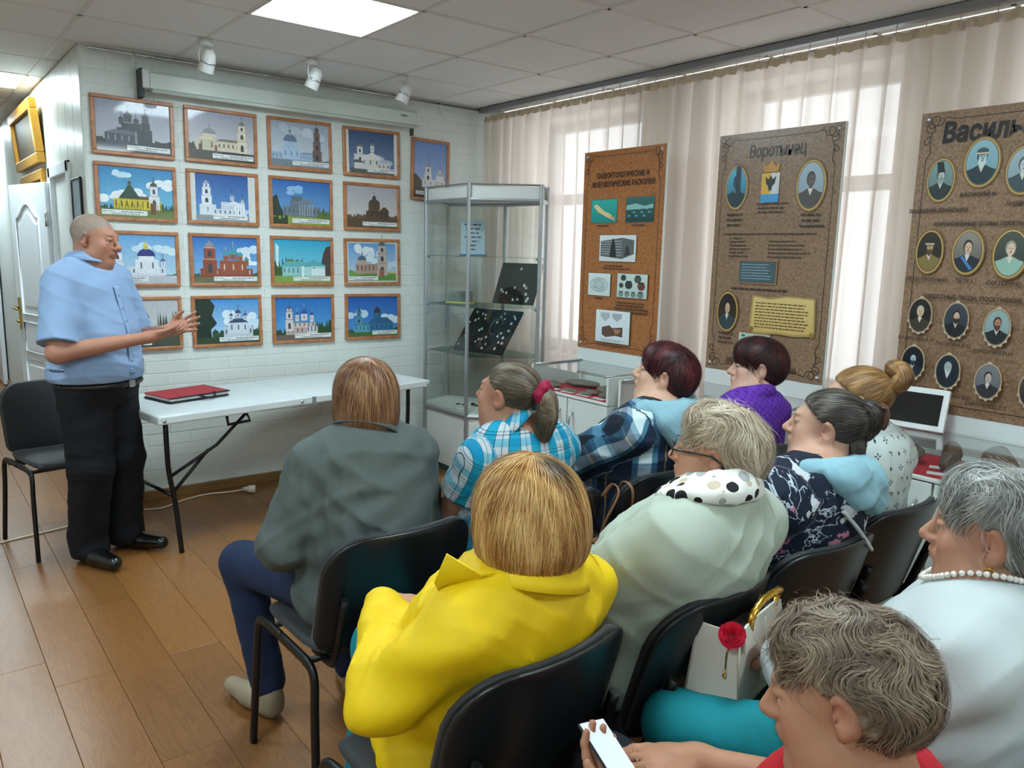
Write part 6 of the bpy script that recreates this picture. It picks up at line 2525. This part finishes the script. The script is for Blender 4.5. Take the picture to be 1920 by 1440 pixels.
def marks(t, a, sp):
    """rows of small printed signs on white"""
    P_ = .042
    u = t.math('FRACT', (t.math('MULTIPLY_ADD', (sp, 0), 1 / P_, 20.0), 0))
    v = t.math('FRACT', (t.math('MULTIPLY_ADD', (sp, 1), 1 / P_, 20.0), 0))
    iu = t.math('FLOOR', (t.math('MULTIPLY_ADD', (sp, 0), 1 / P_, 20.0), 0))
    iv = t.math('FLOOR', (t.math('MULTIPLY_ADD', (sp, 1), 1 / P_, 20.0), 0))
    du = t.math('ABSOLUTE', (t.math('SUBTRACT', (u, 0), .5), 0))
    dv = t.math('ABSOLUTE', (t.math('SUBTRACT', (v, 0), .5), 0))
    sm = t.math('ADD', (du, 0), (t.math('MULTIPLY', (dv, 0), .7), 0))
    dia = t.math('LESS_THAN', (sm, 0), .14)
    mn = t.math('MINIMUM', (du, 0), (dv, 0))
    mxx = t.math('MAXIMUM', (du, 0), (dv, 0))
    crs = t.math('MULTIPLY', (t.math('LESS_THAN', (mn, 0), .05), 0), (t.math('LESS_THAN', (mxx, 0), .24), 0))
    hole = t.math('GREATER_THAN', (mxx, 0), .07)
    crs = t.math('MULTIPLY', (crs, 0), (hole, 0))
    ell_ = t.math('MULTIPLY', (t.math('LESS_THAN', (t.math('ABSOLUTE', (t.math('SUBTRACT', (mxx, 0), .2), 0)), 0), .035), 0), (t.math('GREATER_THAN', (t.math('ADD', (u, 0), (v, 0)), 0), 1.12), 0))
    k = t.math('MODULO', (t.math('ADD', (iu, 0), (t.math('MULTIPLY', (iv, 0), 2.0), 0)), 0), 3.0)
    a0 = t.math('MULTIPLY', (dia, 0), (t.math('LESS_THAN', (k, 0), .5), 0))
    a1 = t.math('MULTIPLY', (crs, 0), (t.math('COMPARE', (k, 0), 1.0, .3), 0))
    a2 = t.math('MULTIPLY', (ell_, 0), (t.math('GREATER_THAN', (k, 0), 1.5), 0))
    s = t.math('MAXIMUM', (t.math('MAXIMUM', (a0, 0), (a1, 0)), 0), (a2, 0))
    return (t.mix((s, 0), '#b9c2be', '#343d40'), 2)


M_marks = pattern_mat('white_printed', marks)
M_white_t = cloth('white_jersey', '#b3b9b8', .85, (500, .2, .001), .2)
M_redt = cloth('red_jersey', '#a8101f', .8)
M_gold2 = mat('gold', '#c99a3c', .25, metal=1.0)
M_pearl = mat('pearl', '#d8d0c6', .25, coat=.5)


def earring(root, P, side, r=.008, m=None):
    T, S = P['T'], P['S']
    c = T(np.array((side * .080, -.004, -.044)))
    pts = [c + np.array((0, r * math.cos(R(a)), -r + r * math.sin(R(a)))) for a in range(0, 361, 30)]
    MB().tube([tuple(p) for p in pts], .0018, n=6, cap=False).build('earring', m or M_gold2, root)


def seated(key, **kw):
    x, y, rz = CH[key]
    sp = dict(at=(x, y, rz), **kw)
    r, P = person(sp)
    PEOPLE[key] = (r, P)
    return r, P


# woman in the grey jacket
seated('grey', label='seated woman in a grey jacket with a straight light brown bob, seen from behind', head=(1.082, 2.10, 1.150), gaze=(8, 2, 0), girth=1.14, sw=1.02, seed=3, skin='#b98363',
       hair='bob', hc=('#84593c', '#b58a63', '#5c3a26'), zb=-.118, vol=1.0, flare=1.05,
       arm={-1: dict(e=(-.245, .0, .74), w=(-.15, .22, .70)), 1: dict(e=(.235, .02, .72), w=(.10, .25, .70))},
       top=dict(name='jacket', mat=M_grey, collar=(.024, .040, .02), fold=.010, ease=.014, hem=-.03), trousers=M_jean, leg={-1: dict(k=(-.22, .40, .55), a=(-.16, .36, .12)), 1: dict(k=(.16, .42, .55), a=(.12, .30, .12))},
       shoe=mat('beige_sandal', '#8f8068', .6))
r, P = PEOPLE['grey']
o = MB().bbox(-.014, .014, -.003, .003, -.010, .010, .002).build('jacket_tag', M_redt, r, (-.155, -.205, .545), (0, 0, R(-25)))

# woman in the turquoise checked shirt
seated('aqua', label='seated woman with a ponytail in a turquoise checked shirt', head=(1.530, 1.955, 1.128), gaze=(w2gaze(1.53, 1.95, extra=4), 6, 0), girth=1.12, sw=1.02, seed=5, skin='#b37a5e', double_chin=True, jowl=1.1,
       hair='slick', hc=('#5b4c3e', '#8d7b66', '#37302a'), tie=(0, -.118, .035),
       locks=[([(0, -.115, .035), (.0, -.150, .02), (.0, -.160, -.04), (.005, -.150, -.105), (.0, -.14, -.135)], (.022, .034, .038, .030, .010))],
       arm={-1: dict(e=(-.225, .0, .72), w=(-.15, .25, .66)), 1: dict(e=(.22, .04, .72), w=(.10, .28, .68))},
       top=dict(name='shirt', mat=M_aqua, collar=(.032, .034, .02), sleeve=.27, fold=.007, ease=.012, crisp=True), trousers=M_dark)
r, P = PEOPLE['aqua']
T, S = P['T'], P['S']
Fs = Field()
for i in range(14):
    a0, a1 = 2 * math.pi * i / 14, 2 * math.pi * (i + 1) / 14
    q = [T(np.array((.027 * math.cos(a), -.130 - .004 * math.cos(a * 3), .033 + .027 * math.sin(a)))) for a in (a0, a1)]
    Fs.rc(q[0], q[1], .014 + .003 * (i % 2), .014 + .003 * ((i + 1) % 2), .006)
add_field(r, 'hair_tie', Fs, .004, cloth('crimson_band', '#8d1238', .7), folds(.002, 3, (.01, .02)))

# woman in the dark plaid shirt with a pale blue hood
hoodp = [((-.115, .05, -.005), (-.115, -.03, .02), .030, .036), ((-.115, -.03, .02), (0, -.105, .02), .036, .042), ((0, -.105, .02), (.115, -.03, .02), .042, .036), ((.115, -.03, .02), (.115, .05, -.005), .036, .030), ((-.085, -.09, -.005), (-.03, -.125, -.10), .045, .035), ((.09, -.09, -.005), (.06, -.13, -.13), .045, .035), ((-.02, -.125, -.05), (.05, -.135, -.14), .045, .03), ((-.05, -.10, -.01), (.06, -.11, -.03), .05, .05)]
seated('plaid', label='seated woman with short dark red hair in a navy plaid shirt, pale blue hood', head=(2.243, 1.917, 1.140), gaze=(w2gaze(2.19, 1.88, extra=6), 12, 0), girth=1.15, sw=1.04, seed=8, skin='#c49376', double_chin=True, jowl=1.12,
       hair='pixie', hc=('#3a1518', '#6d2529', '#1c0d0e'), vol=1.03, ear=True,
       arm={-1: dict(e=(-.235, .06, .78), w=(-.16, .33, .74), d=(-.1, 1, -.1)), 1: dict(e=(.225, .04, .73), w=(.10, .30, .70))},
       top=dict(name='plaid_shirt', mat=M_flan, fold=.008, ease=.022, hood=hoodp), trousers=M_dark)
earring(*PEOPLE['plaid'], -1, .006, M_chrome)

# woman in the purple jumper
seated('purple', label='seated woman with a short brown bob in a purple jumper', head=(2.790, 1.890, 1.136), gaze=(w2gaze(2.70, 1.83, extra=8), 0, 0), girth=.98, sw=.92, stoop=False, seed=11, skin='#c3937a', brow='#3a2a22',
       hair='pixie', hc=('#33191a', '#5d2f2b', '#1d1011'), vol=1.04, ear=True,
       top=dict(name='jumper', mat=M_purple, band=True, fold=.004, ease=.010), trousers=M_dark)
earring(*PEOPLE['purple'], -1, .011)

# woman in the yellow jacket
seated('yellow', label='seated woman in a bright yellow jacket with a blonde bob, seen from behind', head=(.958, 1.168, 1.058), gaze=(10, -4, 0), girth=1.12, sw=1.0, nbx=.7, seed=14, skin='#b98363', pelvis=(0, -.02, .585), hs=.97,
       hair='bob', hc=('#b98648', '#dfb878', '#8a5a2c', '#2e2017', lambda V: np.clip(1.6 - 1.25 * np.sqrt(((V - np.array((.0, -.085, .085))) / np.array((.034, .060, .072))) ** 2 @ np.ones(3)), 0, 1)), zb=-.100, vol=1.13,
       arm={-1: dict(e=(-.255, -.06, .72), w=(-.13, .13, .80), d=(1, .1, -.1)), 1: dict(e=(.215, .0, .68), w=(.10, .20, .68))},
       top=dict(name='jacket', mat=M_yel, collar=(.014, .046, .05), cr=.074, cup=.034, fold=.013, wl=(.07, .2), ease=.016, hem=-.06, crisp=True), trousers=M_teal, leg={-1: dict(k=(.03, .40, .55), a=(.02, .46, .12)), 1: dict(k=(.15, .41, .55), a=(.13, .40, .12))}, shoe=mat('white_trainer', '#c9c9c4', .5))
r, P = PEOPLE['yellow']
nb = P['nb']
lp = [nb + np.array(q) for q in ((-.085, -.03, .05), (-.135, -.01, .05), (-.205, .01, .105), (-.195, .06, .03), (-.13, .10, -.06), (-.07, .09, -.03), (-.06, .03, .03))]
o = MB().add(lp, [(0, 1, 6), (1, 2, 3), (1, 3, 4), (1, 4, 5), (1, 5, 6)], True).build('lapel', M_yel, r)
md = o.modifiers.new('t', 'SOLIDIFY')
md.thickness = .004
L, sh, el_ = P['L'], P['sh'], P['el']
seam(r, P, [L(.95) + np.array((.045, -.12, .0)), L(.7) + np.array((.05, -.2, 0)), L(.4) + np.array((.06, -.2, 0)), L(.1) + np.array((.07, -.2, 0))], M_yel)
for s in (-1, 1):
    seam(r, P, [sh[s] + np.array((-s * .02, -.02, .09)), sh[s] + np.array((-s * .03, -.10, .0)), sh[s] + np.array((-s * .02, -.08, -.10))], M_yel)

# woman in the cream jumper with glasses
seated('cream', label='seated woman with glasses in a cream jumper and spotted scarf', head=(1.540, 1.135, 1.112), gaze=(w2gaze(1.515, 1.13, extra=14), 2, 0), girth=1.20, sw=1.0, seed=17, skin='#b9805f', double_chin=True, jowl=1.15,
       hair='wave', hc=('#ab9880', '#d8c9b2', '#85705a'), vol=1.0,
       arm={-1: dict(e=(-.255, .08, .70), w=(-.14, .28, .69)), 1: dict(e=(.22, .0, .70), w=(.10, .24, .69))},
       top=dict(name='jumper', mat=M_cream, fold=.011, wl=(.09, .24), ease=.026, hem=-.02), trousers=M_dark)
r, P = PEOPLE['cream']
T, S, nb = P['T'], P['S'], P['nb']
L, sh = P['L'], P['sh']
for s in (-1, 1):
    seam(r, P, [nb + np.array((s * .09, -.05, .03)), sh[s] + np.array((s * -.05, -.12, .02)), sh[s] + np.array((s * .0, -.12, -.08)), sh[s] + np.array((s * .0, -.06, -.15))], M_cream)
Fs = Field()
ring(Fs, nb + np.array((0, .010, .086)), .066, .066, .012, rotm(-14, 0, 0), k=.02, g='t')
ring(Fs, nb + np.array((0, .010, .070)), .080, .078, .013, rotm(-13, 0, 0), k=.022, g='t')
ring(Fs, nb + np.array((-.006, .014, .056)), .098, .092, .012, rotm(-12, 4, 0), k=.024, g='t')
ring(Fs, nb + np.array((-.018, .022, .040)), .116, .104, .011, rotm(-12, 8, 0), k=.024, g='t')
V, Fq = Fs.surface(.006, folds(.004, 5, (.03, .07)))
puv = V
link('scarf', np_mesh('scarf', V, Fq, None, puv), M_polka, r)


def glasses(root, P):
    T = P['T']
    m = mat('dark_frame', '#17161a', .3)
    g_ = empty('glasses')
    g_.parent = root
    for s in (-1, 1):
        pts = [tuple(T(np.array((s * (.033 + .024 * math.cos(R(a))), .106 - .010 * abs(math.cos(R(a))) * (1 if math.cos(R(a)) > 0 else 0), .004 + .018 * math.sin(R(a)))))) for a in range(0, 361, 20)]
        MB().tube(pts, .0016, n=6, cap=False).build('rim', m, g_)
        MB().add([p for p in pts[:-1]], [tuple(range(len(pts) - 1))]).build('lens', M_glass, g_)
        MB().tube([tuple(T(np.array(q))) for q in ((s * .057, .096, .008), (s * .072, .06, .010), (s * .083, .0, .012), (s * .084, -.025, -.002), (s * .082, -.035, -.02))], .0026, n=6).build('temple', m, g_)
    MB().tube([tuple(T(np.array(q))) for q in ((-.009, .108, .008), (0, .112, .010), (.009, .108, .008))], .002, n=6).build('bridge', m, g_)


glasses(r, P)

# woman in the floral hooded top
hoodf = [((-.10, .05, .01), (-.10, -.03, .035), .020, .026), ((-.10, -.03, .035), (0, -.095, .035), .026, .034), ((0, -.095, .035), (.11, -.03, .03), .034, .030), ((-.06, -.085, .02), (.0, -.125, -.03), .034, .030), ((.08, -.085, .02), (.085, -.12, -.06), .036, .030), ((.0, -.115, -.02), (.085, -.125, -.06), .034, .028), ((-.04, -.10, .02), (.08, -.105, .0), .038, .04)]
seated('floral', label='seated woman with dark hair held by a clip in a navy floral hooded top', head=(2.095, 1.172, 1.105), gaze=(w2gaze(2.02, 1.145, extra=6), 4, 0), girth=1.18, sw=1.04, seed=21, skin='#b5846a', jowl=1.05,
       hair='slick', hc=('#3c342e', '#6d6258', '#221d1a'), tie=(0, -.112, .055), vol=1.03,
       locks=[([(0, -.095, .085), (-.01, -.122, .075), (.01, -.130, .03), (.02, -.120, -.01)], (.018, .026, .026, .016)), ([(.02, -.10, -.02), (.03, -.105, -.06), (.02, -.11, -.09)], (.022, .018, .006)), ([(-.02, -.095, -.03), (-.03, -.105, -.065), (-.035, -.11, -.085)], (.022, .016, .005))],
       arm={-1: dict(e=(-.245, .05, .71), w=(-.12, .28, .69)), 1: dict(e=(.235, .02, .71), w=(.10, .26, .69))},
       top=dict(name='hooded_top', mat=M_floral, fold=.008, ease=.022, hood=hoodf), trousers=M_dark)
r, P = PEOPLE['floral']
T, S = P['T'], P['S']
cl_ = Field().el(T((.0, -.150, .05)), (.012, .012, .034), S, .01).el(T((.0, -.140, .085)), (.03, .01, .008), S, .01)
add_field(r, 'hair_clip', cl_, .004, mat('brown_clip', '#4a2c1c', .35))
MB().tube([tuple(q) for q in catmull([P['nb'] + np.array(q) for q in ((-.11, .04, -.03), (-.16, .06, -.05), (-.19, .07, -.10), (-.195, .09, -.17), (-.185, .10, -.21))], 6)], .004, n=6).build('hood_cord', M_white_t, r)
MB().tube([tuple(q) for q in catmull([P['nb'] + np.array(q) for q in ((-.07, -.12, -.06), (-.02, -.135, -.11), (.03, -.14, -.16), (.06, -.14, -.19))], 6)], .006, n=6).build('hood_cord', M_white_t, r)

# woman with the bun
bun = []
for k in range(5):
    a0 = k * 1.25
    bun.append(([(.034 * math.cos(a0 + q * .9) * (1 - .10 * q), -.128 + .016 * math.sin(a0 * 2 + q), .092 + .036 * math.sin(a0 + q * .9) * (1 - .1 * q)) for q in range(4)], (.020, .027, .027, .016)))
seated('bun', label='seated woman with a golden plaited bun in a white printed dress', head=(2.430, 1.265, 1.135), gaze=(w2gaze(2.43, 1.26, extra=2), 0, 0), girth=1.16, sw=1.0, seed=25, skin='#bd8f74',
       hair='slick', hc=('#8a643e', '#bb9058', '#5f4229'), tie=(0, -.115, .085), vol=1.02, locks=bun,
       top=dict(name='dress', mat=M_marks, band=True, fold=.006, ease=.018, hem=-.03), trousers=M_marks, legname='skirt')

# silver haired woman with pearls
seated('silver', label='seated silver haired woman in a white top with a pearl necklace', head=(1.592, .538, 1.081), gaze=(w2gaze(1.56, .545, extra=6), -2, 0), girth=1.22, sw=1.08, seed=29, skin='#b07a5c', jowl=1.08, double_chin=True, res=.005, hs=.96,
       hair='crop', hc=('#85837e', '#b3b2ad', '#5d5b58'), vol=1.02,
       arm={-1: dict(e=(-.24, .06, .68), w=(-.12, .26, .73)), 1: dict(e=(.28, .06, .70), w=(.08, .25, .72))},
       leg={-1: dict(k=(-.265, .43, .56), a=(-.22, .42, .12)), 1: dict(k=(.10, .46, .56), a=(.12, .42, .12))},
       top=dict(name='blouse', mat=M_white_t, fold=.008, ease=.02, vneck=True, res=.007), trousers=M_teal)
r, P = PEOPLE['silver']
earring(r, P, -1, .010)
nb = P['nb']
ne = empty('necklace')
ne.parent = r
pe = MB().sphere((0, 0, 0), .0058, 10, 8).mesh('pearl')
pe.materials.append(M_pearl)
for k in range(62):
    a = 2 * math.pi * k / 62
    fr_ = .5 - .5 * math.cos(a)
    p = nb + np.array((.080 * math.sin(a), -.068 * math.cos(a) + .012 + .035 * fr_, .062 - .075 * fr_ ** 1.2))
    for _ in range(5):          # lie on the neck or on the blouse, whichever is outside
        q = p[None]
        dg, db = P['G'].at(q)[0], P['B'].at(q)[0]
        if k and dg < db: p = p + P['G'].grad(q)[0] * (.009 - dg)
        elif db < .006: p = p + P['B'].grad(q)[0] * (.006 - db)
    link('pearl', pe, M_pearl, ne, tuple(p))

# curly haired woman with a phone, head bent
seated('curly', label='curly grey-brown haired woman bent over a phone at the bottom of the picture', head=(.960, .476, 1.006), gaze=(22, -16, 4), girth=1.0, sw=.9, nbz=-.165, seed=33, skin='#a9714f', res=.005, jowl=1.08, hs=.91,
       hair='curl', hc=('#75614f', '#a08d76', '#55443a'), vol=.95, pelvis=(0, -.08, .585),
       arm={-1: dict(e=(-.235, .0, .66), w=(-.095, .195, .69), d=(.15, .85, .5), p=(.25, -.5, .83), t=-1, curl=.5, thumb=.7), 1: dict(e=(.235, .02, .66), w=(.115, .215, .685), d=(-.8, .55, .12), p=(-.2, .3, -.9), t=1, curl=.45)},
       top=dict(name='blouse', mat=M_redt, band=True, fold=.006, ease=.014, sleeve=.42), trousers=M_dark)

# ---------------------------------------------------------------- the speaker
M_shirt = cloth('blue_shirt', '#879fc0', .75, (600, .15, .0008), .1)
M_trs = cloth('black_trousers', '#0b0d13', .8, (500, .15, .001), .05)
M_shoe = mat('black_leather', '#0c0c0d', .25, coat=.3)
man_at = (.745, 4.25, R(-140))
c_, s_ = math.cos(man_at[2]), math.sin(man_at[2])
r, P = person(dict(at=man_at, label='standing man in a light blue short sleeved shirt talking with raised hands', group='people in the room', head=(.775, 4.25, 1.60), gaze=(-130, -9, 0), stand=True, pelvis=(0, .0, .93), girth=1.17, sw=1.10,
                  seed=50, skin='#b2765a', blush='#a5523e', brow='#6b5a4c', stubble='#8d8276', jowl=1.16, double_chin=True, hs=1.03, neck=.064, res=.005, bust=False,
                  arm={-1: dict(e=(-.28, .02, 1.10), w=(-.175, .29, 1.16), d=(-.30, .9, .3), p=(.9, .25, .3), t=-1, curl=.16, spread=.22, thumb=.8), 1: dict(e=(.295, .05, 1.085), w=(.02, .325, 1.145), d=(-.78, .58, .18), p=(-.35, -.45, .8), t=-1, curl=.18, spread=.22, thumb=.8)},
                  top=dict(name='shirt', mat=M_shirt, sleeve=.44, fold=.007, wl=(.10, .28), ease=.018, collar=(.034, .036, .035), cr=.073, cup=.028, hem=.03, cut=.925, crisp=True, res=.007), legs=False))
p0 = P['p0']
Tf = Field()
Tf.el(p0 + np.array((0, .01, -.03)), (.20, .165, .12), None, .06, 1, 't')
for s, an in ((-1, (-.125, .0, .13)), (1, (.085, -.04, .13))):
    an = np.array(an)
    kn = np.array((s * .115, .03, .50))
    Tf.rc(p0 + np.array((s * .09, .0, -.06)), kn, .122, .100, .04, 1, 'limb')
    Tf.rc(kn, an, .098, .088, .03, 1, 'limb')
    Tf.rc(an, an + np.array((0, .01, -.06)), .088, .090, .02, 1, 'limb')
    hl = np.array((an[0], an[1] - .035, .045))
    sd = np.array((.085 if s > 0 else -.005, .25, 0))
    Sf = Field()
    Sf.rc(hl, hl + sd * .5, .044, .044, .02).rc(hl + sd * .45, hl + sd, .046, .034, .02).el(hl + np.array((0, .02, .04)), (.048, .06, .05), None, .02)
    V, Fq = Sf.surface(.005, None, lambda Q: .003 - Q[:, 2])
    link('shoe', np_mesh('shoe', V, Fq), M_shoe, r)
add_field(r, 'trousers', Tf, .008, M_trs, folds(.006, 77, (.07, .2)), lambda Q: np.maximum(Q[:, 2] - .945, .035 - Q[:, 2]))
Fb = Field()
ring(Fb, p0 + np.array((0, .01, -.022)), .205, .172, .014, None, 28, k=.006)
add_field(r, 'belt', Fb, .006, mat('belt_leather', '#15120f', .4))
MB().bbox(-.02, .02, -.004, .004, -.017, .017, .003).build('belt_buckle', M_chrome, r, (p0[0], p0[1] + .196, p0[2] - .022))
# shirt placket, buttons and breast pocket
Lm, nbm = P['L'], P['nb']
front = [Lm(t_) + np.array((0, .25, 0)) for t_ in (.90, .75, .6, .45, .3, .15, .05)]
Q = np.array(front)
for _ in range(6): Q = Q - P['G'].grad(Q) * (P['G'].at(Q) - .005)[:, None]
Q = np.array(catmull([tuple(q) for q in Q], 6))
MB().tube([tuple(q) for q in Q], .017, n=8, ry=.004).build('placket', M_shirt, r)
for q in Q[4::5]:
    MB().sphere(tuple(q + np.array((0, .004, 0))), .006, 10, 6, (1, .4, 1)).build('button', mat('shirt_button', '#5f779b', .4), r)
# ---------------------------------------------------------------- things in hands, on laps and on chairs
def world(pr, p):
    x, y, rz = CH[pr]
    return (x + p[0] * math.cos(rz) - p[1] * math.sin(rz), y + p[0] * math.sin(rz) + p[1] * math.cos(rz), p[2])


# smartphone
r, P = PEOPLE['curly']
wv = P['wr'][-1]
ph = empty('smartphone', (0, 0, 0), 0, 'pale smartphone held in the hand of the curly haired woman', 'phone')
zl = Vector((.15, .85, .5)).normalized()
nl = Vector((.25, -.5, .83))
nl = (nl - zl * nl.dot(zl)).normalized()
xl = zl.cross(nl)
pm = Matrix(((xl.x, -nl.x, zl.x), (xl.y, -nl.y, zl.y), (xl.z, -nl.z, zl.z))).to_4x4()
pm.translation = Vector(tuple(wv)) + zl * .085 + nl * .026
ph.matrix_world = Matrix.Translation((CH['curly'][0], CH['curly'][1], 0)) @ Matrix.Rotation(CH['curly'][2], 4, 'Z') @ pm
MB().bbox(-.036, .036, -.005, .0, -.076, .076, .004).build('phone_body', mat('phone_back', '#23262c', .35), ph)
MB().bbox(-.034, .034, -.0065, -.0045, -.074, .074, .001).build('phone_screen', mat('phone_glass', '#c3cdd8', .15, emit='#c3d3e6', es=.35), ph)

# white handbag with gold rope handles and a red rose charm
bx = (1.465, .985, .615)
hb_ = empty('handbag', bx, R(12), 'cream handbag with gold rope handles and a red rose charm on a lap', 'handbag')
M_bag = mat('cream_leather', '#cfc6b8', .45, bump=(150, .1, .001))
M_bagin = mat('bag_lining', '#2a2622', .8)
W0, W1, D0, D1, Hh = .15, .125, .075, .055, .20
v = []
for (w_, d_, z) in ((W0, D0, 0), (W1 + .01, D1, Hh)):
    v += [(-w_, -d_, z), (w_, -d_, z), (w_, d_, z), (-w_, d_, z)]
f = [(0, 3, 2, 1), (0, 1, 5, 4), (1, 2, 6, 5), (2, 3, 7, 6), (3, 0, 4, 7)]
me = bpy.data.meshes.new('bag_body')
me.from_pydata(v, [], f)
o = link('bag_body', me, M_bag, hb_)
md = o.modifiers.new('s', 'SOLIDIFY')
md.thickness = .006
md = o.modifiers.new('b', 'BEVEL')
md.width = .012
md.segments = 3
M_pipe = mat('bag_piping', '#a89c8a', .5)
for a, b_ in ((0, 4), (1, 5), (2, 6), (3, 7), (4, 5), (6, 7), (0, 1), (0, 3), (1, 2)):
    MB().tube([v[a], v[b_]], .0035, n=6).build('piping', M_pipe, hb_)
MB().add([(-W1, -D1 + .006, Hh - .03), (W1, -D1 + .006, Hh - .03), (W1, D1 - .006, Hh - .03), (-W1, D1 - .006, Hh - .03)], [(0, 1, 2, 3)]).build('lining', M_bagin, hb_)
for sy in (-1, 1):      # raised rounded flaps at front and back
    pts = [(-W1, Hh * .75), (-W1 * .95, Hh), (-W1 * .75, Hh + .018), (W1 * .75, Hh + .018), (W1 * .95, Hh), (W1, Hh * .75)]
    pts = catmull([(a, b_, 0) for a, b_ in pts], 4)
    q = [(a, sy * (D1 + .012 - (b_ - Hh) * .1), b_) for a, b_, _ in pts]
    q2 = [(a, y_ - sy * .006, z) for a, y_, z in q]
    n_ = len(q)
    MB().add(q + q2, [tuple(range(n_)), tuple(range(n_, 2 * n_))[::-1]] + [(i, (i + 1) % n_, n_ + (i + 1) % n_, n_ + i) for i in range(n_)]).build('bag_flap', M_bag, hb_)
for sy in (-1, 1):
    pts = catmull([(-.075, sy * .058, Hh - .01), (-.085, sy * .065, Hh + .03), (-.03, sy * .05 - .02, Hh + .062), (.05, sy * .05 - .03, Hh + .066), (.10, sy * .06, Hh + .035), (.075, sy * .058, Hh - .01)], 8)
    h_ = MB()
    rr_ = [.0085 + .0025 * (i % 2) for i in range(len(pts))]
    h_.tube(pts, rr_, n=8)
    h_.build('rope_handle', M_gold2, hb_)
    for i in (0, -1):
        p = Vector(pts[i])
        MB().tube([p + Vector((0, 0, -.015)), p + Vector((0, 0, .02))], [.011, .009], n=10).build('handle_ferrule', M_gold2, hb_)
hb_.scale = (.85, .85, .85)
# rose
ro = MB().sphere((0, 0, -.012), .022, 14, 10, (1, 1, .5))
for k in range(26):
    a = k * 2.4
    rad = .003 + .00125 * k
    h_ = .030 - .0004 * k
    pts = []
    for i in range(9):
        for j in range(5):
            u, w_ = (i / 8 - .5), j / 4
            aa = a + u * 2.3
            rr2 = rad * (.65 + .35 * w_) + .010 * max(0, w_ - .55) * (k / 26 + .2)
            pts.append((rr2 * math.cos(aa), rr2 * math.sin(aa), h_ * (w_ - .45) * (1 - .3 * (2 * u) ** 2) - .0007 * k))
    fc = [(i * 5 + j, (i + 1) * 5 + j, (i + 1) * 5 + j + 1, i * 5 + j + 1) for i in range(8) for j in range(4)]
    ro.add(pts, fc, True)
o = ro.build('rose_charm', mat('rose_red', '#cf1f3c', .6), hb_, (-W1 - .024, -.045, Hh + .0), None)
o.rotation_mode = 'QUATERNION'
o.rotation_quaternion = Vector((-.75, -.4, .55)).to_track_quat('Z', 'Y')
o.scale = (.9, .9, .9)
MB().tube([(-W1 - .012, -.035, Hh - .02), (-W1 - .018, -.03, Hh - .06), (-W1 - .02, -.03, Hh - .10)], .0022, n=5).build('charm_chain', M_gold2, hb_)
MB().tube([(-W1 - .024, -.03, Hh - .10), (-W1 - .03, -.03, Hh - .115), (-W1 - .022, -.03, Hh - .125), (-W1 - .018, -.03, Hh - .112)], .0025, n=5).build('charm_clasp', M_gold2, hb_)
MB().tube([(-.02, -D1 - .02, Hh + .02), (-.02, -D0 - .004, Hh - .05), (-.018, -D0 - .012, Hh - .11)], .0016, n=5).build('pearl_chain', M_chrome, hb_)
for k, (a, b_) in enumerate(((0, 0), (.008, -.012), (-.007, -.014), (.002, -.026), (.012, -.028), (-.008, -.032), (.006, -.042))):
    link('bead', pe, M_pearl, hb_, (-.018 + a, -D0 - .014, Hh - .118 + b_))
# tan bag hung on the chair of the checked shirt woman
tb = empty('shoulder_bag', (1.785, 1.715, .44), R(4), 'tan leather shoulder bag hanging on the chair of the woman in the checked shirt', 'bag')
M_tan = mat('tan_leather', '#7a5233', .5, bump=(120, .2, .002))
v = [(-.09, -.03, 0), (.09, -.03, 0), (.09, .03, 0), (-.09, .03, 0), (-.075, -.022, .22), (.075, -.022, .22), (.075, .018, .22), (-.075, .018, .22)]
me = bpy.data.meshes.new('bag_body')
me.from_pydata(v, [], [(0, 3, 2, 1), (4, 5, 6, 7), (0, 1, 5, 4), (1, 2, 6, 5), (2, 3, 7, 6), (3, 0, 4, 7)])
o = link('bag_body', me, M_tan, tb)
md = o.modifiers.new('b', 'BEVEL')
md.width = .012
md.segments = 3
MB().add([(-.082, -.034, .222), (.082, -.034, .222), (.07, -.042, .12), (0, -.046, .07), (-.07, -.042, .12), (-.082, .02, .23), (.082, .02, .23)], [(0, 4, 3, 2, 1), (5, 0, 1, 6)]).build('bag_flap', M_tan, tb)
for dx in (-.07, .07):
    MB().tube(catmull([(dx, 0, .21), (dx * .9, -.03, .30), (dx * .5 + .02, -.04, .385), (dx * .4 + .03, .0, .405), (dx * .5 + .02, .03, .36)], 5), .007, n=6, ry=.003).build('strap', M_tan, tb)
# white handled bag on the lap of the plaid shirt woman
lb = empty('lap_bag', world('plaid', (-.13, .34, .655)), R(10), 'white bag with loop handles on the lap of the woman in the plaid shirt', 'bag')
M_wbag = mat('white_leather', '#c9cdc9', .45)
MB().bbox(-.12, .12, -.045, .045, 0, .13, .02).build('bag_body', M_wbag, lb)
for sy in (-1, 1):
    MB().tube(catmull([(-.06, sy * .03, .12), (-.055, sy * .035, .20), (-.02, sy * .035, .235), (.03, sy * .035, .235), (.06, sy * .035, .20), (.065, sy * .03, .12)], 6), .007, n=8).build('bag_handle', M_wbag, lb)
